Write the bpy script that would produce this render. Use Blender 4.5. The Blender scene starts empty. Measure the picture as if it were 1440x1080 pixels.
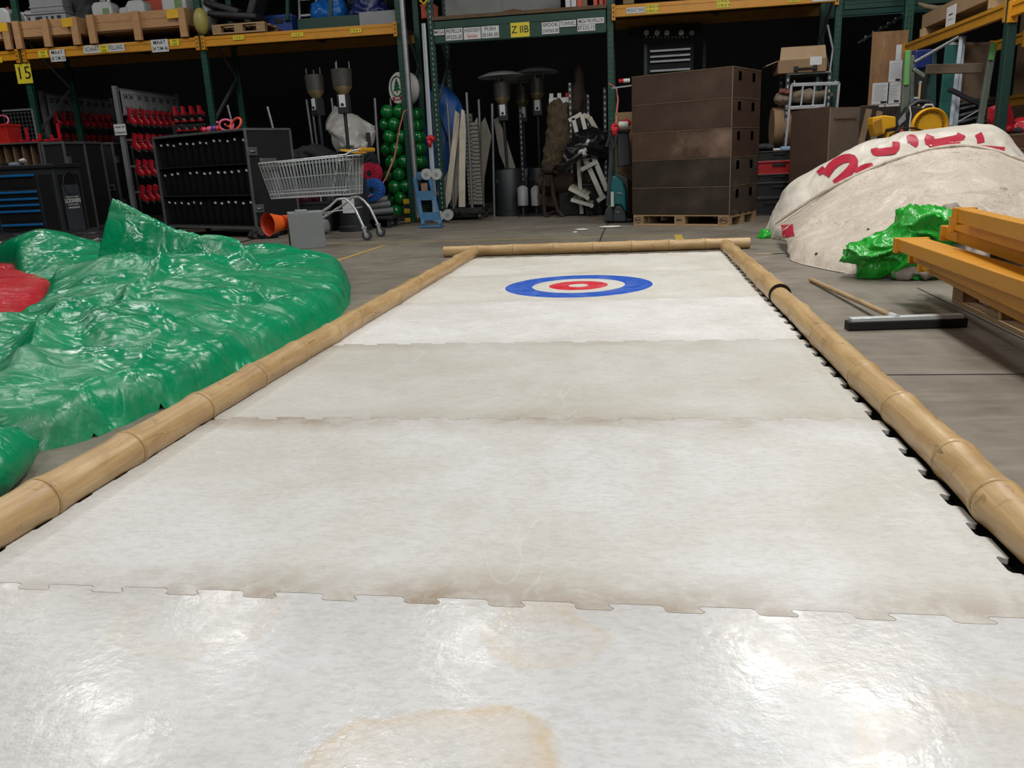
import bpy, bmesh, math, random
import numpy as np
from mathutils import Vector, Matrix, noise
from mathutils.bvhtree import BVHTree
R = math.radians
random.seed(7)
SC = bpy.context.scene
COL = SC.collection

# ---------------------------------------------------------------- camera
F_PX, PITCH, ROLL, YAW, CAM_Z = 1148.37, .26661, -.045724, -.154267, .9
_cy, _sy, _cp, _sp = math.cos(YAW), math.sin(YAW), math.cos(PITCH), math.sin(PITCH)
FW = Vector((_sy*_cp, _cy*_cp, -_sp))
_r0 = Vector((_cy, -_sy, 0)); _u0 = _r0.cross(FW)
RT = math.cos(ROLL)*_r0 + math.sin(ROLL)*_u0
UP = -math.sin(ROLL)*_r0 + math.cos(ROLL)*_u0
CAM = Vector((0, 0, CAM_Z))
cam_data = bpy.data.cameras.new('camera'); cam = bpy.data.objects.new('camera', cam_data); COL.objects.link(cam)
cam_data.sensor_width = 36; cam_data.sensor_fit = 'HORIZONTAL'; cam_data.lens = 36*F_PX/1440
cam_data.clip_start = .05; cam_data.clip_end = 100
mw = Matrix((RT, UP, -FW)).transposed().to_4x4(); mw.translation = CAM
cam.matrix_world = mw
SC.camera = cam

# surveying helpers: where a sight line from the camera position meets the floor / a vertical plane
def sight(px, py): return RT*((px-720)/F_PX) - UP*((py-540)/F_PX) + FW
def G(px, py, z=0.):
    d = sight(px, py); return CAM + d*((z-CAM_Z)/d.z)
def A(px, py, Y):
    d = sight(px, py); return CAM + d*(Y/d.y)
def AX(px, py, X):
    d = sight(px, py); return CAM + d*(X/d.x)

# ---------------------------------------------------------------- materials
def lin(c):
    if isinstance(c, str):
        c = [int(c[i:i+2], 16)/255 for i in (0, 2, 4)]
    return tuple(((v/12.92) if v <= .04045 else ((v+.055)/1.055)**2.4) for v in c[:3])
class NT:
    def __init__(s, m): s.m = m; s.t = m.node_tree; s.n = s.t.nodes
    def add(s, typ, ins=None, **kw):
        nd = s.n.new(typ)
        for k, v in kw.items(): setattr(nd, k, v)
        if ins:
            for k, v in ins.items():
                if isinstance(v, tuple) and len(v) == 2 and hasattr(v[0], 'outputs'):
                    s.t.links.new(v[0].outputs[v[1]], nd.inputs[k])
                elif hasattr(v, 'outputs'): s.t.links.new(v.outputs[0], nd.inputs[k])
                else: nd.inputs[k].default_value = v
        return nd
    def math(s, op, a, b=0., c=None, clamp=False):
        ins = {0: a, 1: b}
        if c is not None: ins[2] = c
        return s.add('ShaderNodeMath', ins, operation=op, use_clamp=clamp)
    def ramp(s, fac, stops, interp='LINEAR'):
        nd = s.add('ShaderNodeValToRGB', {0: fac}); cr = nd.color_ramp; cr.interpolation = interp
        while len(cr.elements) < len(stops): cr.elements.new(.5)
        for e, (p, c) in zip(cr.elements, stops):
            e.position = p; e.color = (c, c, c, 1) if isinstance(c, (int, float)) else (*c[:3], 1)
        return nd
    def mix(s, fac, a, b):
        nd = s.add('ShaderNodeMix', data_type='RGBA')
        for k, v in ((0, fac), (6, a), (7, b)):
            if hasattr(v, 'outputs'):
                o = v.outputs[2] if v.bl_idname == 'ShaderNodeMix' else v.outputs[0]
                s.t.links.new(o, nd.inputs[k])
            else: nd.inputs[k].default_value = (*v[:3], 1) if isinstance(v, (tuple, list)) else v
        return nd
    def noise(s, vec, scale, detail=4, rough=.55, dist=0.):
        return s.add('ShaderNodeTexNoise', {'Vector': vec, 'Scale': scale, 'Detail': detail, 'Roughness': rough, 'Distortion': dist})
def out(nd): return nd.outputs[2] if nd.bl_idname == 'ShaderNodeMix' else nd.outputs[0]
MATS = {}
def newmat(name):
    m = bpy.data.materials.new(name); m.use_nodes = True; MATS[name] = m
    k = NT(m); b = k.n['Principled BSDF']
    return m, k, b
def mat(name, col, rough=.5, metal=0., var=.12, scale=6., bump=0., bscale=30., coat=0., spec=.5, dirt=None, dirt_amt=.4, dscale=3., stretch=None):
    if name in MATS: return MATS[name]
    m, k, b = newmat(name)
    tc = k.add('ShaderNodeTexCoord')
    vec = (tc, 3)
    if stretch:
        mp = k.add('ShaderNodeMapping', {'Vector': (tc, 3), 'Scale': stretch}); vec = (mp, 0)
    c = lin(col)
    n = k.noise(vec, scale, 5)
    lo = tuple(v*(1-var) for v in c); hi = tuple(min(1, v*(1+var)) for v in c)
    cr = k.ramp(n, [(.3, lo), (.7, hi)])
    last = cr
    if dirt:
        n2 = k.noise(vec, dscale, 6, .65)
        msk = k.ramp(n2, [(.5, 0.), (.72, dirt_amt)])
        last = k.mix(msk, cr, lin(dirt))
    k.t.links.new(out(last), b.inputs['Base Color'])
    b.inputs['Roughness'].default_value = rough; b.inputs['Metallic'].default_value = metal
    b.inputs['Specular IOR Level'].default_value = spec
    if coat: b.inputs['Coat Weight'].default_value = coat; b.inputs['Coat Roughness'].default_value = .1
    if bump:
        n3 = k.noise(vec, bscale, 4)
        bp = k.add('ShaderNodeBump', {'Height': n3, 'Strength': bump, 'Distance': .02})
        k.t.links.new(bp.outputs[0], b.inputs['Normal'])
    return m

def tarp_mat(name, col, dirt, amt=.4, rough=.25, cs=3., strength=.5, line=None, line_amt=.0, lscale=9., stretch=(1,1,1)):
    m, k, b = newmat(name); tc = k.add('ShaderNodeTexCoord'); mp = k.add('ShaderNodeMapping', {'Vector': (tc, 3), 'Scale': stretch})
    n0 = k.noise(mp, 2.2, 5, .6, .4); c = lin(col)
    cc = k.ramp(n0, [(.3, tuple(v*.86 for v in c)), (.7, tuple(min(1, v*1.12) for v in c))])
    n1 = k.noise(mp, 1.7, 7, .68, .8); cc = k.mix(k.ramp(n1, [(.5, 0.), (.72, amt)]), cc, lin(dirt))
    # creases: sharp valleys where a warped noise crosses its middle
    hs = []
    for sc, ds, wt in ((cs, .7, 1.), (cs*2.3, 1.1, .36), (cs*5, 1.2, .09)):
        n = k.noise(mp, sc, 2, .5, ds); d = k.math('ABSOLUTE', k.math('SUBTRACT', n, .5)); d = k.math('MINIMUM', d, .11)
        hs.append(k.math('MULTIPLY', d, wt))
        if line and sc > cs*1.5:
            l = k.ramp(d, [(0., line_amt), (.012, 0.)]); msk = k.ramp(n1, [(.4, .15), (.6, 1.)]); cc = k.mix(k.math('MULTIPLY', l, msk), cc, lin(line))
    h = k.math('ADD', k.math('ADD', hs[0], hs[1]), hs[2])
    bp = k.add('ShaderNodeBump', {'Height': h, 'Strength': strength, 'Distance': .12}); k.t.links.new(bp.outputs[0], b.inputs['Normal'])
    k.t.links.new(out(cc), b.inputs['Base Color'])
    rg = k.ramp(n1, [(.4, rough), (.7, min(1, rough+.2))]); k.t.links.new(rg.outputs[0], b.inputs['Roughness'])
    b.inputs['Specular IOR Level'].default_value = .5
    return m
# ---------------------------------------------------------------- mesh builder
class B:
    def __init__(s): s.v = []; s.f = []
    def add(s, vs, fs):
        o = len(s.v); s.v += [Vector(p) for p in vs]; s.f += [[i+o for i in f] for f in fs]; return s
    def box(s, c, d, rz=0., rx=0., ry=0.):
        x, y, z = d[0]/2, d[1]/2, d[2]/2
        vs = [Vector(p) for p in ((-x,-y,-z),(x,-y,-z),(x,y,-z),(-x,y,-z),(-x,-y,z),(x,-y,z),(x,y,z),(-x,y,z))]
        m = Matrix.Rotation(rz, 3, 'Z') @ Matrix.Rotation(ry, 3, 'Y') @ Matrix.Rotation(rx, 3, 'X')
        return s.add([m @ p + Vector(c) for p in vs], [(0,3,2,1),(4,5,6,7),(0,1,5,4),(1,2,6,5),(2,3,7,6),(3,0,4,7)])
    def lo(s, c, d, **k): # box by bottom centre
        return s.box((c[0], c[1], c[2]+d[2]/2), d, **k)
    def hexa(s, low, high):
        return s.add(list(low)+list(high), [(0,3,2,1),(4,5,6,7),(0,1,5,4),(1,2,6,5),(2,3,7,6),(3,0,4,7)])
    def bar(s, p, q, w, h, up=(0,0,1)):
        p, q = Vector(p), Vector(q); d = (q-p).normalized(); u = Vector(up)
        sd = d.cross(u)
        if sd.length < 1e-4: sd = d.cross(Vector((0,1,0)))
        sd.normalize(); u = sd.cross(d)
        a, b = sd*(w/2), u*(h/2)
        return s.add([p-a-b,p+a-b,p+a+b,p-a+b,q-a-b,q+a-b,q+a+b,q-a+b], [(0,3,2,1),(4,5,6,7),(0,1,5,4),(1,2,6,5),(2,3,7,6),(3,0,4,7)])
    def tube(s, pts, r, n=10, cap=True, closed=False):
        pts = [Vector(p) for p in pts]; N = len(pts)
        rs = r if isinstance(r, (list, tuple)) else [r]*N
        vs = []; ref = None
        for i, p in enumerate(pts):
            if closed: t = pts[(i+1) % N]-pts[i-1]
            else: t = pts[min(i+1, N-1)]-pts[max(i-1, 0)]
            t.normalize()
            if ref is None:
                ref = Vector((0,0,1)) if abs(t.z) < .9 else Vector((1,0,0))
            a = (ref - t*ref.dot(t)).normalized(); b_ = t.cross(a); ref = a
            for j in range(n):
                an = 2*math.pi*j/n; vs.append(p + (a*math.cos(an)+b_*math.sin(an))*rs[i])
        fs = []
        for i in range(N if closed else N-1):
            i2 = (i+1) % N
            for j in range(n):
                j2 = (j+1) % n
                fs.append((i*n+j, i*n+j2, i2*n+j2, i2*n+j))
        if cap and not closed:
            fs.append(tuple(range(n-1, -1, -1))); fs.append(tuple((N-1)*n+j for j in range(n)))
        return s.add(vs, fs)
    def lathe(s, prof, c=(0,0,0), n=24, axis='Z', m=None, capb=True, capt=True):
        vs = []; c = Vector(c)
        for (r, z) in prof:
            for j in range(n):
                an = 2*math.pi*j/n; x, y = r*math.cos(an), r*math.sin(an)
                p = Vector((x, y, z)) if axis == 'Z' else (Vector((z, x, y)) if axis == 'X' else Vector((y, z, x)))
                if m is not None: p = m @ p
                vs.append(p + c)
        fs = []; N = len(prof)
        for i in range(N-1):
            for j in range(n):
                j2 = (j+1) % n; fs.append((i*n+j, i*n+j2, (i+1)*n+j2, (i+1)*n+j))
        if capb: fs.append(tuple(range(n-1, -1, -1)))
        if capt: fs.append(tuple((N-1)*n+j for j in range(n)))
        return s.add(vs, fs)
    def ball(s, c, r, n=16, k=10, sq=None):
        rr = r if isinstance(r, (tuple, list)) else (r, r, r)
        vs = []; fs = []; c = Vector(c)
        for i in range(k+1):
            th = math.pi*i/k
            for j in range(n):
                an = 2*math.pi*j/n
                vs.append(c+Vector((rr[0]*math.sin(th)*math.cos(an), rr[1]*math.sin(th)*math.sin(an), rr[2]*math.cos(th))))
        for i in range(k):
            for j in range(n):
                j2 = (j+1) % n; fs.append((i*n+j, (i+1)*n+j, (i+1)*n+j2, i*n+j2))
        return s.add(vs, fs)
    def prism(s, poly, z0, z1, m=None):
        n = len(poly); vs = [Vector((p[0], p[1], z0)) for p in poly]+[Vector((p[0], p[1], z1)) for p in poly]
        if m is not None: vs = [m @ v for v in vs]
        return s.add(vs, [tuple(range(n-1, -1, -1)), tuple(range(n, 2*n))]+[(i, (i+1) % n, n+(i+1) % n, n+i) for i in range(n)])
    def quad(s, a, b, c, d): return s.add([a, b, c, d], [(0,1,2,3)])
    def grid(s, rows, closed_u=False):
        nr, nc = len(rows), len(rows[0]); vs = [p for r in rows for p in r]; fs = []
        for i in range(nr-1):
            for j in range(nc if closed_u else nc-1):
                j2 = (j+1) % nc
                fs.append((i*nc+j, i*nc+j2, (i+1)*nc+j2, (i+1)*nc+j))
        return s.add(vs, fs)
    def xform(s, m): s.v = [m @ v for v in s.v]; return s
    def build(s, name, m, parent=None, smooth=None, bevel=0., world=False, weld=False):
        me = bpy.data.meshes.new(name)
        vs = s.v
        o = bpy.data.objects.new(name, me); COL.objects.link(o)
        if parent is not None:
            o.parent = parent
            if world:
                inv = wmat(parent).inverted(); vs = [inv @ v for v in vs]
        else:
            xs = [v.x for v in vs]; ys = [v.y for v in vs]; zs = [v.z for v in vs]
            c = Vector(((min(xs)+max(xs))/2, (min(ys)+max(ys))/2, min(zs)))
            vs = [v-c for v in vs]; o.location = c
        me.from_pydata([tuple(v) for v in vs], [], [tuple(f) for f in s.f])
        if weld:
            bm = bmesh.new(); bm.from_mesh(me); bmesh.ops.remove_doubles(bm, verts=bm.verts, dist=1e-5); bm.to_mesh(me); bm.free()
        me.validate(); me.update()
        me.materials.append(m)
        if smooth is not None:
            try: me.shade_smooth()
            except Exception: pass
            if smooth < 180:
                try: me.set_sharp_from_angle(angle=R(smooth))
                except Exception: pass
        if bevel:
            md = o.modifiers.new('bevel', 'BEVEL'); md.width = bevel; md.segments = 2; md.limit_method = 'ANGLE'; md.angle_limit = R(40)
        return o
def wmat(o):
    m = Matrix.LocRotScale(o.location, o.rotation_euler, o.scale)
    return (wmat(o.parent) @ m) if o.parent else m
def tag(o, label=None, cat=None, group=None, kind=None):
    if label: o['label'] = label
    if cat: o['category'] = cat
    if group: o['group'] = group
    if kind: o['kind'] = kind
    return o
def T(name, label, cat, loc=(0,0,0), rz=0., group=None, rot=None):
    o = bpy.data.objects.new(name, None); COL.objects.link(o); o.empty_display_size = .1
    o.location = loc; o.rotation_euler = rot if rot else (0, 0, rz)
    return tag(o, label, cat, group)
KIDS = {}
def dup(src, loc, rz=None, label=None, group=None, rot=None):
    def cp(o, par):
        c = o.copy(); COL.objects.link(c)
        if par is not None: c.parent = par
        for ch in [x for x in COL.objects if x.parent == o]: cp(ch, c)
        return c
    c = cp(src, None); c.location = loc
    if rot: c.rotation_euler = rot
    elif rz is not None: c.rotation_euler = (0, 0, rz)
    if label: c['label'] = label
    if group: c['group'] = group
    return c
FONT = bpy.data.fonts[0] if bpy.data.fonts else None
def text(body, size, m, parent, loc, rot=(R(90),0,0), name='lettering', bold=0., align='CENTER', sx=1., extrude=.0006):
    cu = bpy.data.curves.new('lettering', 'FONT'); cu.body = body; cu.size = size; cu.align_x = align; cu.align_y = 'CENTER'
    cu.offset = bold; cu.extrude = extrude; cu.resolution_u = 3
    tmp = bpy.data.objects.new('lettering_tmp', cu); COL.objects.link(tmp)
    dg = bpy.context.evaluated_depsgraph_get()
    me = bpy.data.meshes.new_from_object(tmp.evaluated_get(dg))
    bpy.data.objects.remove(tmp); bpy.data.curves.remove(cu)
    me.materials.clear(); me.materials.append(m)
    o = bpy.data.objects.new(name, me); COL.objects.link(o); o.parent = parent
    o.location = loc; o.rotation_euler = rot; o.scale = (sx, 1, 1)
    return o
def apply_remesh(b, voxel, disp=None, smooth_it=0, decimate=None):
    """fuse overlapping volumes into one skin; returns a new builder"""
    me = bpy.data.meshes.new('tmp'); me.from_pydata([tuple(v) for v in b.v], [], [tuple(f) for f in b.f]); me.update()
    o = bpy.data.objects.new('tmp', me); COL.objects.link(o)
    md = o.modifiers.new('r', 'REMESH'); md.mode = 'VOXEL'; md.voxel_size = voxel
    if smooth_it:
        ms = o.modifiers.new('s', 'SMOOTH'); ms.iterations = smooth_it; ms.factor = .5
    dg = bpy.context.evaluated_depsgraph_get(); ev = o.evaluated_get(dg)
    m2 = bpy.data.meshes.new_from_object(ev)
    nb = B(); nb.v = [v.co.copy() for v in m2.vertices]; nrm = [v.normal.copy() for v in m2.vertices]
    nb.f = [list(p.vertices) for p in m2.polygons]
    bpy.data.objects.remove(o); bpy.data.meshes.remove(me); bpy.data.meshes.remove(m2)
    if disp: nb.v = [v + n*disp(v) for v, n in zip(nb.v, nrm)]
    return nb
def ridged(p, s, warp=.5):
    q = p*s; w = Vector((noise.noise(q*.6+Vector((3.1,0,0))), noise.noise(q*.6+Vector((0,7.7,0))), noise.noise(q*.6+Vector((0,0,1.3)))))
    return 1-abs(noise.noise(q+w*warp))*2
def crumple(amp=.02, s=4., fine=.3):
    return lambda v: amp*(ridged(v, s)-.5) + amp*fine*(ridged(v+Vector((9,4,2)), s*2.7)-.5)
def catmull(P, t):
    n = len(P); x = t*(n-1); i = min(int(x), n-2); f = x-i
    p0, p1, p2, p3 = P[max(i-1,0)], P[i], P[i+1], P[min(i+2,n-1)]
    return .5*((2*p1)+(p2-p0)*f+(2*p0-5*p1+4*p2-p3)*f*f+(3*p1-p0-3*p2+p3)*f**3)
def patch(ctrl, nu, nv, disp=None):
    """dense sheet through a grid of points"""
    rows = []
    for i in range(nv+1):
        col = [catmull([r[j] for r in ctrl], i/nv) for j in range(len(ctrl[0]))]
        rows.append([catmull(col, j/nu) for j in range(nu+1)])
    if disp:
        out_ = []
        for i in range(nv+1):
            rr = []
            for j in range(nu+1):
                du = rows[i][min(j+1,nu)]-rows[i][max(j-1,0)]; dv = rows[min(i+1,nv)][j]-rows[max(i-1,0)][j]
                n = du.cross(dv)
                n = n.normalized() if n.length > 1e-9 else Vector((0,0,1))
                if n.z < 0: n = -n
                rr.append(rows[i][j]+n*disp(rows[i][j], j/nu, i/nv))
            out_.append(rr)
        rows = out_
    b = B(); b.grid(rows); return b
def rbf(pts):
    """smooth height function through (x,y,z) points"""
    P = np.array([(p[0], p[1]) for p in pts]); z = np.array([p[2] for p in pts])
    D = np.sqrt(((P[:,None]-P[None])**2).sum(-1)+.01)
    n = len(P); M = np.zeros((n+1, n+1)); M[:n,:n] = D; M[n,:n] = 1; M[:n,n] = 1
    w = np.linalg.solve(M, np.append(z, 0))
    def f(X, Y):
        d = np.sqrt((X[...,None]-P[:,0])**2+(Y[...,None]-P[:,1])**2+.01)
        return d@w[:n]+w[n]
    return f
def poly_sd(X, Y, poly):
    """signed distance to polygon, positive inside"""
    P = np.array(poly); n = len(P); d = np.full(X.shape, 1e9); ins = np.zeros(X.shape, bool)
    for i in range(n):
        a, b = P[i], P[(i+1) % n]; e = b-a; L = (e**2).sum()
        t = np.clip(((X-a[0])*e[0]+(Y-a[1])*e[1])/L, 0, 1)
        d = np.minimum(d, np.hypot(X-a[0]-t*e[0], Y-a[1]-t*e[1]))
        c = ((a[1] > Y) != (b[1] > Y)) & (X < (b[0]-a[0])*(Y-a[1])/(b[1]-a[1]+1e-12)+a[0])
        ins ^= c
    return np.where(ins, d, -d)
def smooth_poly(pts, k=6):
    n = len(pts); o = []
    for i in range(n):
        p0, p1, p2, p3 = [Vector(pts[(i+j) % n][:2]) for j in (-1, 0, 1, 2)]
        for q in range(k):
            f = q/k; o.append(tuple(.5*((2*p1)+(p2-p0)*f+(2*p0-5*p1+4*p2-p3)*f*f+(3*p1-p0-3*p2+p3)*f**3)))
    return o
def sheet_field(poly, hfun, res, edge=.12, floor=-.004, cap=None, post=None):
    P = np.array(poly); x0, y0 = P.min(0)-res*2; x1, y1 = P.max(0)+res*2
    nx, ny = int((x1-x0)/res)+1, int((y1-y0)/res)+1
    X, Y = np.meshgrid(x0+np.arange(nx)*res, y0+np.arange(ny)*res)
    sd = poly_sd(X, Y, poly)
    H = hfun(X, Y)
    if cap: H = np.minimum(H, cap[0]+cap[1]*np.maximum(sd, 0)+.5*np.maximum(H-cap[0]-cap[1]*np.maximum(sd, 0), 0)*cap[2])
    if post: H = post(X, Y, H)
    t = np.clip(sd/edge, 0, 1); prof = np.sqrt(np.clip(1-(1-t)**2, 0, 1))
    Z = np.where(sd > 0, .004+np.maximum(H, .01)*prof, floor)
    keep = sd > -res*1.2
    idx = -np.ones(X.shape, int); b = B(); vs = []
    for i, j in zip(*np.nonzero(keep)):
        idx[i, j] = len(vs); vs.append(Vector((X[i, j], Y[i, j], Z[i, j])))
    fs = []
    for i in range(ny-1):
        for j in range(nx-1):
            q = (idx[i,j], idx[i,j+1], idx[i+1,j+1], idx[i+1,j])
            if min(q) >= 0: fs.append(q)
    b.add(vs, fs); return b
def vnoise(X, Y, s, off=0.):
    o = np.empty(X.shape)
    xf, yf, of = X.ravel()*s+off, Y.ravel()*s+off*1.7, o.ravel()
    for i in range(xf.size): of[i] = noise.noise(Vector((xf[i], yf[i], off)))
    return of.reshape(X.shape)
# ================================================================ SETTING
def concrete():
    m, k, b = newmat('concrete'); tc = k.add('ShaderNodeTexCoord')
    n1 = k.noise((tc, 3), 1.1, 6, .62, .6); n2 = k.noise((tc, 3), 7, 6, .65)
    mp = k.add('ShaderNodeMapping', {'Vector': (tc, 3), 'Scale': (.8, 5., 1.)}); n3 = k.noise(mp, 2.2, 5, .6, .8)
    c1 = k.ramp(n1, [(.3, lin('665f55')), (.7, lin('827b6f'))])
    c2 = k.mix(k.ramp(n2, [(.45, 0.), (.75, .5)]), c1, lin('534c43'))
    c3 = k.mix(k.ramp(n3, [(.52, 0.), (.72, .45)]), c2, lin('968f82'))
    k.t.links.new(out(c3), b.inputs['Base Color'])
    rg = k.ramp(n1, [(.3, .38), (.7, .62)]); k.t.links.new(rg.outputs[0], b.inputs['Roughness'])
    b.inputs['Specular IOR Level'].default_value = .35
    bp = k.add('ShaderNodeBump', {'Height': n2, 'Strength': .08, 'Distance': .02}); k.t.links.new(bp.outputs[0], b.inputs['Normal'])
    return m
M_floor = concrete()
tag(B().quad((-22,-8,0),(14,-8,0),(14,20,0),(-22,20,0)).build('floor', M_floor), kind='structure')
M_wall = mat('wall grey', '5a5a5c', .8, var=.1, scale=1); M_wallb = mat('wall unlit dark', '101012', .9, var=.1, scale=1)  # back wall: the lack of light there is put into its near-black colour
M_ceil = mat('ceiling', '77777a', .8, var=.1, scale=1)
tag(B().box((-4,19,3.7),(36,.2,7.4)).build('wall_back', M_wallb), kind='structure')
tag(B().box((-4,-8,3.7),(36,.2,7.4)).build('wall_front', M_wall), kind='structure')
tag(B().box((-22,5.5,3.7),(.2,27,7.4)).build('wall_left', M_wall), kind='structure')
tag(B().box((14,5.5,3.7),(.2,27,7.4)).build('wall_right', M_wall), kind='structure')
tag(B().box((-4,5.5,7.5),(36,27,.2)).build('ceiling', M_ceil), kind='structure')
M_crack = mat('crack', '2c2823', .9)
M_yline = mat('floor paint', 'b59a3c', .6, var=.25, scale=25, dirt='7a7266', dirt_amt=.8, dscale=14)
def floor_strip(name, pts, w, m, z=.0015):
    b = B()
    for p, q in zip(pts[:-1], pts[1:]):
        p, q = Vector(p), Vector(q); d = (q-p).normalized(); s = Vector((-d.y, d.x, 0))*(w/2)
        p.z = q.z = z
        b.quad(p-s, q-s, q+s, p+s)
    return tag(b.build(name, m), kind='structure')
floor_strip('trim_1', [(-7., 9.95, 0), (.52, 9.62, 0)], .035, M_yline)
floor_strip('trim_2', [G(953,330), G(958.5,343)], .085, M_yline, .002)
floor_strip('trim_3', [G(541,345), G(430,381)], .05, M_yline, .002)
floor_strip('trim_4', [(1.0,3.365,0), (6.,3.35,0)], .012, M_crack)
floor_strip('trim_5', [G(1290,405), G(1440,478), G(1500,508)], .012, M_crack)
floor_strip('trim_6', [G(842,343), G(849,325), G(857,312)], .02, M_crack)

# lights: square high-bay panels under the roof, plus added lamps that brighten the racks
def lamp(x, y, sx, sy, w, z=5.5, col=(1,.985,.955)):
    ld = bpy.data.lights.new('ceiling_and_fill_lamp', 'AREA'); ld.shape = 'RECTANGLE'; ld.size = sx; ld.size_y = sy; ld.energy = w; ld.color = col
    o = bpy.data.objects.new('ceiling_and_fill_lamp', ld); COL.objects.link(o); o.location = (x, y, z)
    return o
for x, y, e in ((-6.2,7.5,55),(-6.1,10.1,55),(1.75,9.8,75),(2.6,8.2,90),(1.2,5.,165),(1.2,1.5,85),(1.,-3.5,330),(-6.5,3.,70),(-2.2,9.6,45),(-2.6,6.2,50),(-11,8.,60),(-10.5,11.3,50),(6.2,6.5,70),(6.2,2,60),(-4.5,1.,40)):
    lamp(x, y, .75, 1.0, e)
w = bpy.data.worlds.new('world'); SC.world = w; w.use_nodes = True
w.node_tree.nodes['Background'].inputs[0].default_value = (.8,.85,.95,1); w.node_tree.nodes['Background'].inputs[1].default_value = .15
SC.view_settings.view_transform = 'Standard'; SC.view_settings.look = 'None'; SC.view_settings.exposure = 0.

# ================================================================ ICE LANE
XL, XR, PIT, Y0 = -1.566, .782, 1.2447, 1.492
TP = PIT/7
def edge_profile(L, n, d=.026):
    p = L/n; pts = []
    for i in range(n):
        x = i*p
        pts += [(x+.06*p, 0), (x+.40*p, 0), (x+.43*p, .25*d), (x+.36*p, .8*d), (x+.39*p, d), (x+.93*p, d), (x+.98*p, .8*d), (x+1.0*p, .2*d)]
    return pts
def ice_mat(name, base, worn, gloss, stain=False, target=False, whitecentre=False, seam=.5):
    m, k, b = newmat(name); tc = k.add('ShaderNodeTexCoord'); O = (tc, 3)
    sep = k.add('ShaderNodeSeparateXYZ', {0: O})
    n1 = k.noise(O, 1.6, 6, .6, .7); n2 = k.noise(O, 9, 6, .7, .3)
    col = k.mix(k.ramp(n1, [(.38, 0.), (.66, 1.)]), lin(base), lin(worn))
    mp = k.add('ShaderNodeMapping', {'Vector': O, 'Scale': (1.2, 9, 1)}); n3 = k.noise(mp, 3, 5, .6, .5)
    col = k.mix(k.ramp(n3, [(.48, 0.), (.7, .35)]), col, lin(worn))
    # grime gathering along the seams
    ay = k.math('ABSOLUTE', (sep, 1)); g = k.math('MULTIPLY_ADD', ay, 1/.17, -(.622-.17)/.17, clamp=True)
    g2 = k.math('MULTIPLY', g, k.ramp(n2, [(.3, .15), (.55, 1.)])); g3 = k.math('MULTIPLY', g2, k.ramp(n1, [(.35, .2), (.65, 1.)]))
    g4 = k.math('MULTIPLY', g3, seam)
    col = k.mix(g4, col, lin('8f7c66'))
    # hairline scratches
    for i, (rz, st) in enumerate(((.3, (1, 7, 1)), (-.5, (6, 1.2, 1)), (1.2, (1.5, 8, 1)))):
        mpp = k.add('ShaderNodeMapping', {'Vector': O, 'Scale': st, 'Rotation': (0, 0, rz), 'Location': (i*3.3, i, 0)})
        ns = k.noise(mpp, 1.1, 1, .5, .5)
        dd = k.math('ABSOLUTE', k.math('SUBTRACT', ns, .5)); s = k.ramp(dd, [(0, .16), (.003, 0.)])
        col = k.mix(k.math('MULTIPLY', s, k.ramp(n1, [(.4, 0.), (.6, 1.)])), col, lin('f2f1ee'))
    mg = k.add('ShaderNodeMapping', {'Vector': O, 'Scale': (1, 2.2, 1)}); gn = k.noise(mg, 38, 5, .7, .4); col = k.mix(k.ramp(gn, [(.38, .28), (.55, 0.)]), col, lin('a19c92'))
    v = k.add('ShaderNodeTexVoronoi', {'Vector': O, 'Scale': 22., 'Randomness': 1.}); vs = k.ramp(v, [(.0, .8), (.06, 0.)])
    vm = k.noise(O, 1.1, 3); col = k.mix(k.math('MULTIPLY', vs, k.ramp(vm, [(.52, 0.), (.6, .7)])), col, lin('8d8a82'))
    if stain:
        for cx, cy, r, ss in ((.07, .12, .16, 1.), (.21, .53, .12, .5), (-.55, .52, .17, .3), (.93, .2, .2, .4), (.72, .5, .14, .25)):
            d = k.add('ShaderNodeVectorMath', {0: O, 1: (cx, cy, 0)}, operation='DISTANCE')
            dn = k.math('ADD', d.outputs[1].node, 0) if False else k.add('ShaderNodeMath', operation='ADD')
            k.t.links.new(d.outputs['Value'], dn.inputs[0]); k.t.links.new(k.math('MULTIPLY', k.math('SUBTRACT', n1, .5), .5).outputs[0], dn.inputs[1])
            msk = k.ramp(dn, [(r*.25, .1*ss), (r*.8, .35*ss), (r*.93, .55*ss), (r*1.05, 0.)])
            col = k.mix(k.math('MULTIPLY', msk, k.ramp(n2, [(.35, .4), (.6, 1.)])), col, lin('c4a468'))
    if target:
        d = k.add('ShaderNodeVectorMath', {0: O, 1: (-.003, .002, 0)}, operation='DISTANCE')
        sx = k.add('ShaderNodeCombineXYZ', {0: (sep, 0), 1: (sep, 1)})
        k.t.links.new(sx.outputs[0], d.inputs[0])
        rr = k.math('MULTIPLY', d, 1.); k.t.links.new(d.outputs['Value'], rr.inputs[0])
        red, blue, wh = lin('c8142c'), lin('0a4fb4'), lin('dddbd2')
        rc = k.ramp(rr, [(0, wh), (.07, red), (.21, wh), (.332, blue), (.525, wh)], 'CONSTANT')
        on = k.ramp(rr, [(0, 1.), (.531, 0.)], 'CONSTANT')
        ring = k.mix(k.ramp(n2, [(.45, 0.), (.8, .16)]), rc, lin('d8d6cf'))
        solid = k.ramp(rr, [(0, 0.), (.07, 1.), (.21, 0.), (.332, 1.), (.525, .8), (.533, 0.)], 'CONSTANT')
        col = k.mix(solid, col, ring)
    k.t.links.new(out(col), b.inputs['Base Color'])
    rg = k.ramp(n2, [(.3, gloss), (.75, min(1, gloss+.25))]); k.t.links.new(rg.outputs[0], b.inputs['Roughness'])
    b.inputs['Specular IOR Level'].default_value = .45
    nb = k.noise(O, 45, 3, .6); nb2 = k.noise(O, 5, 3, .6)
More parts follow.
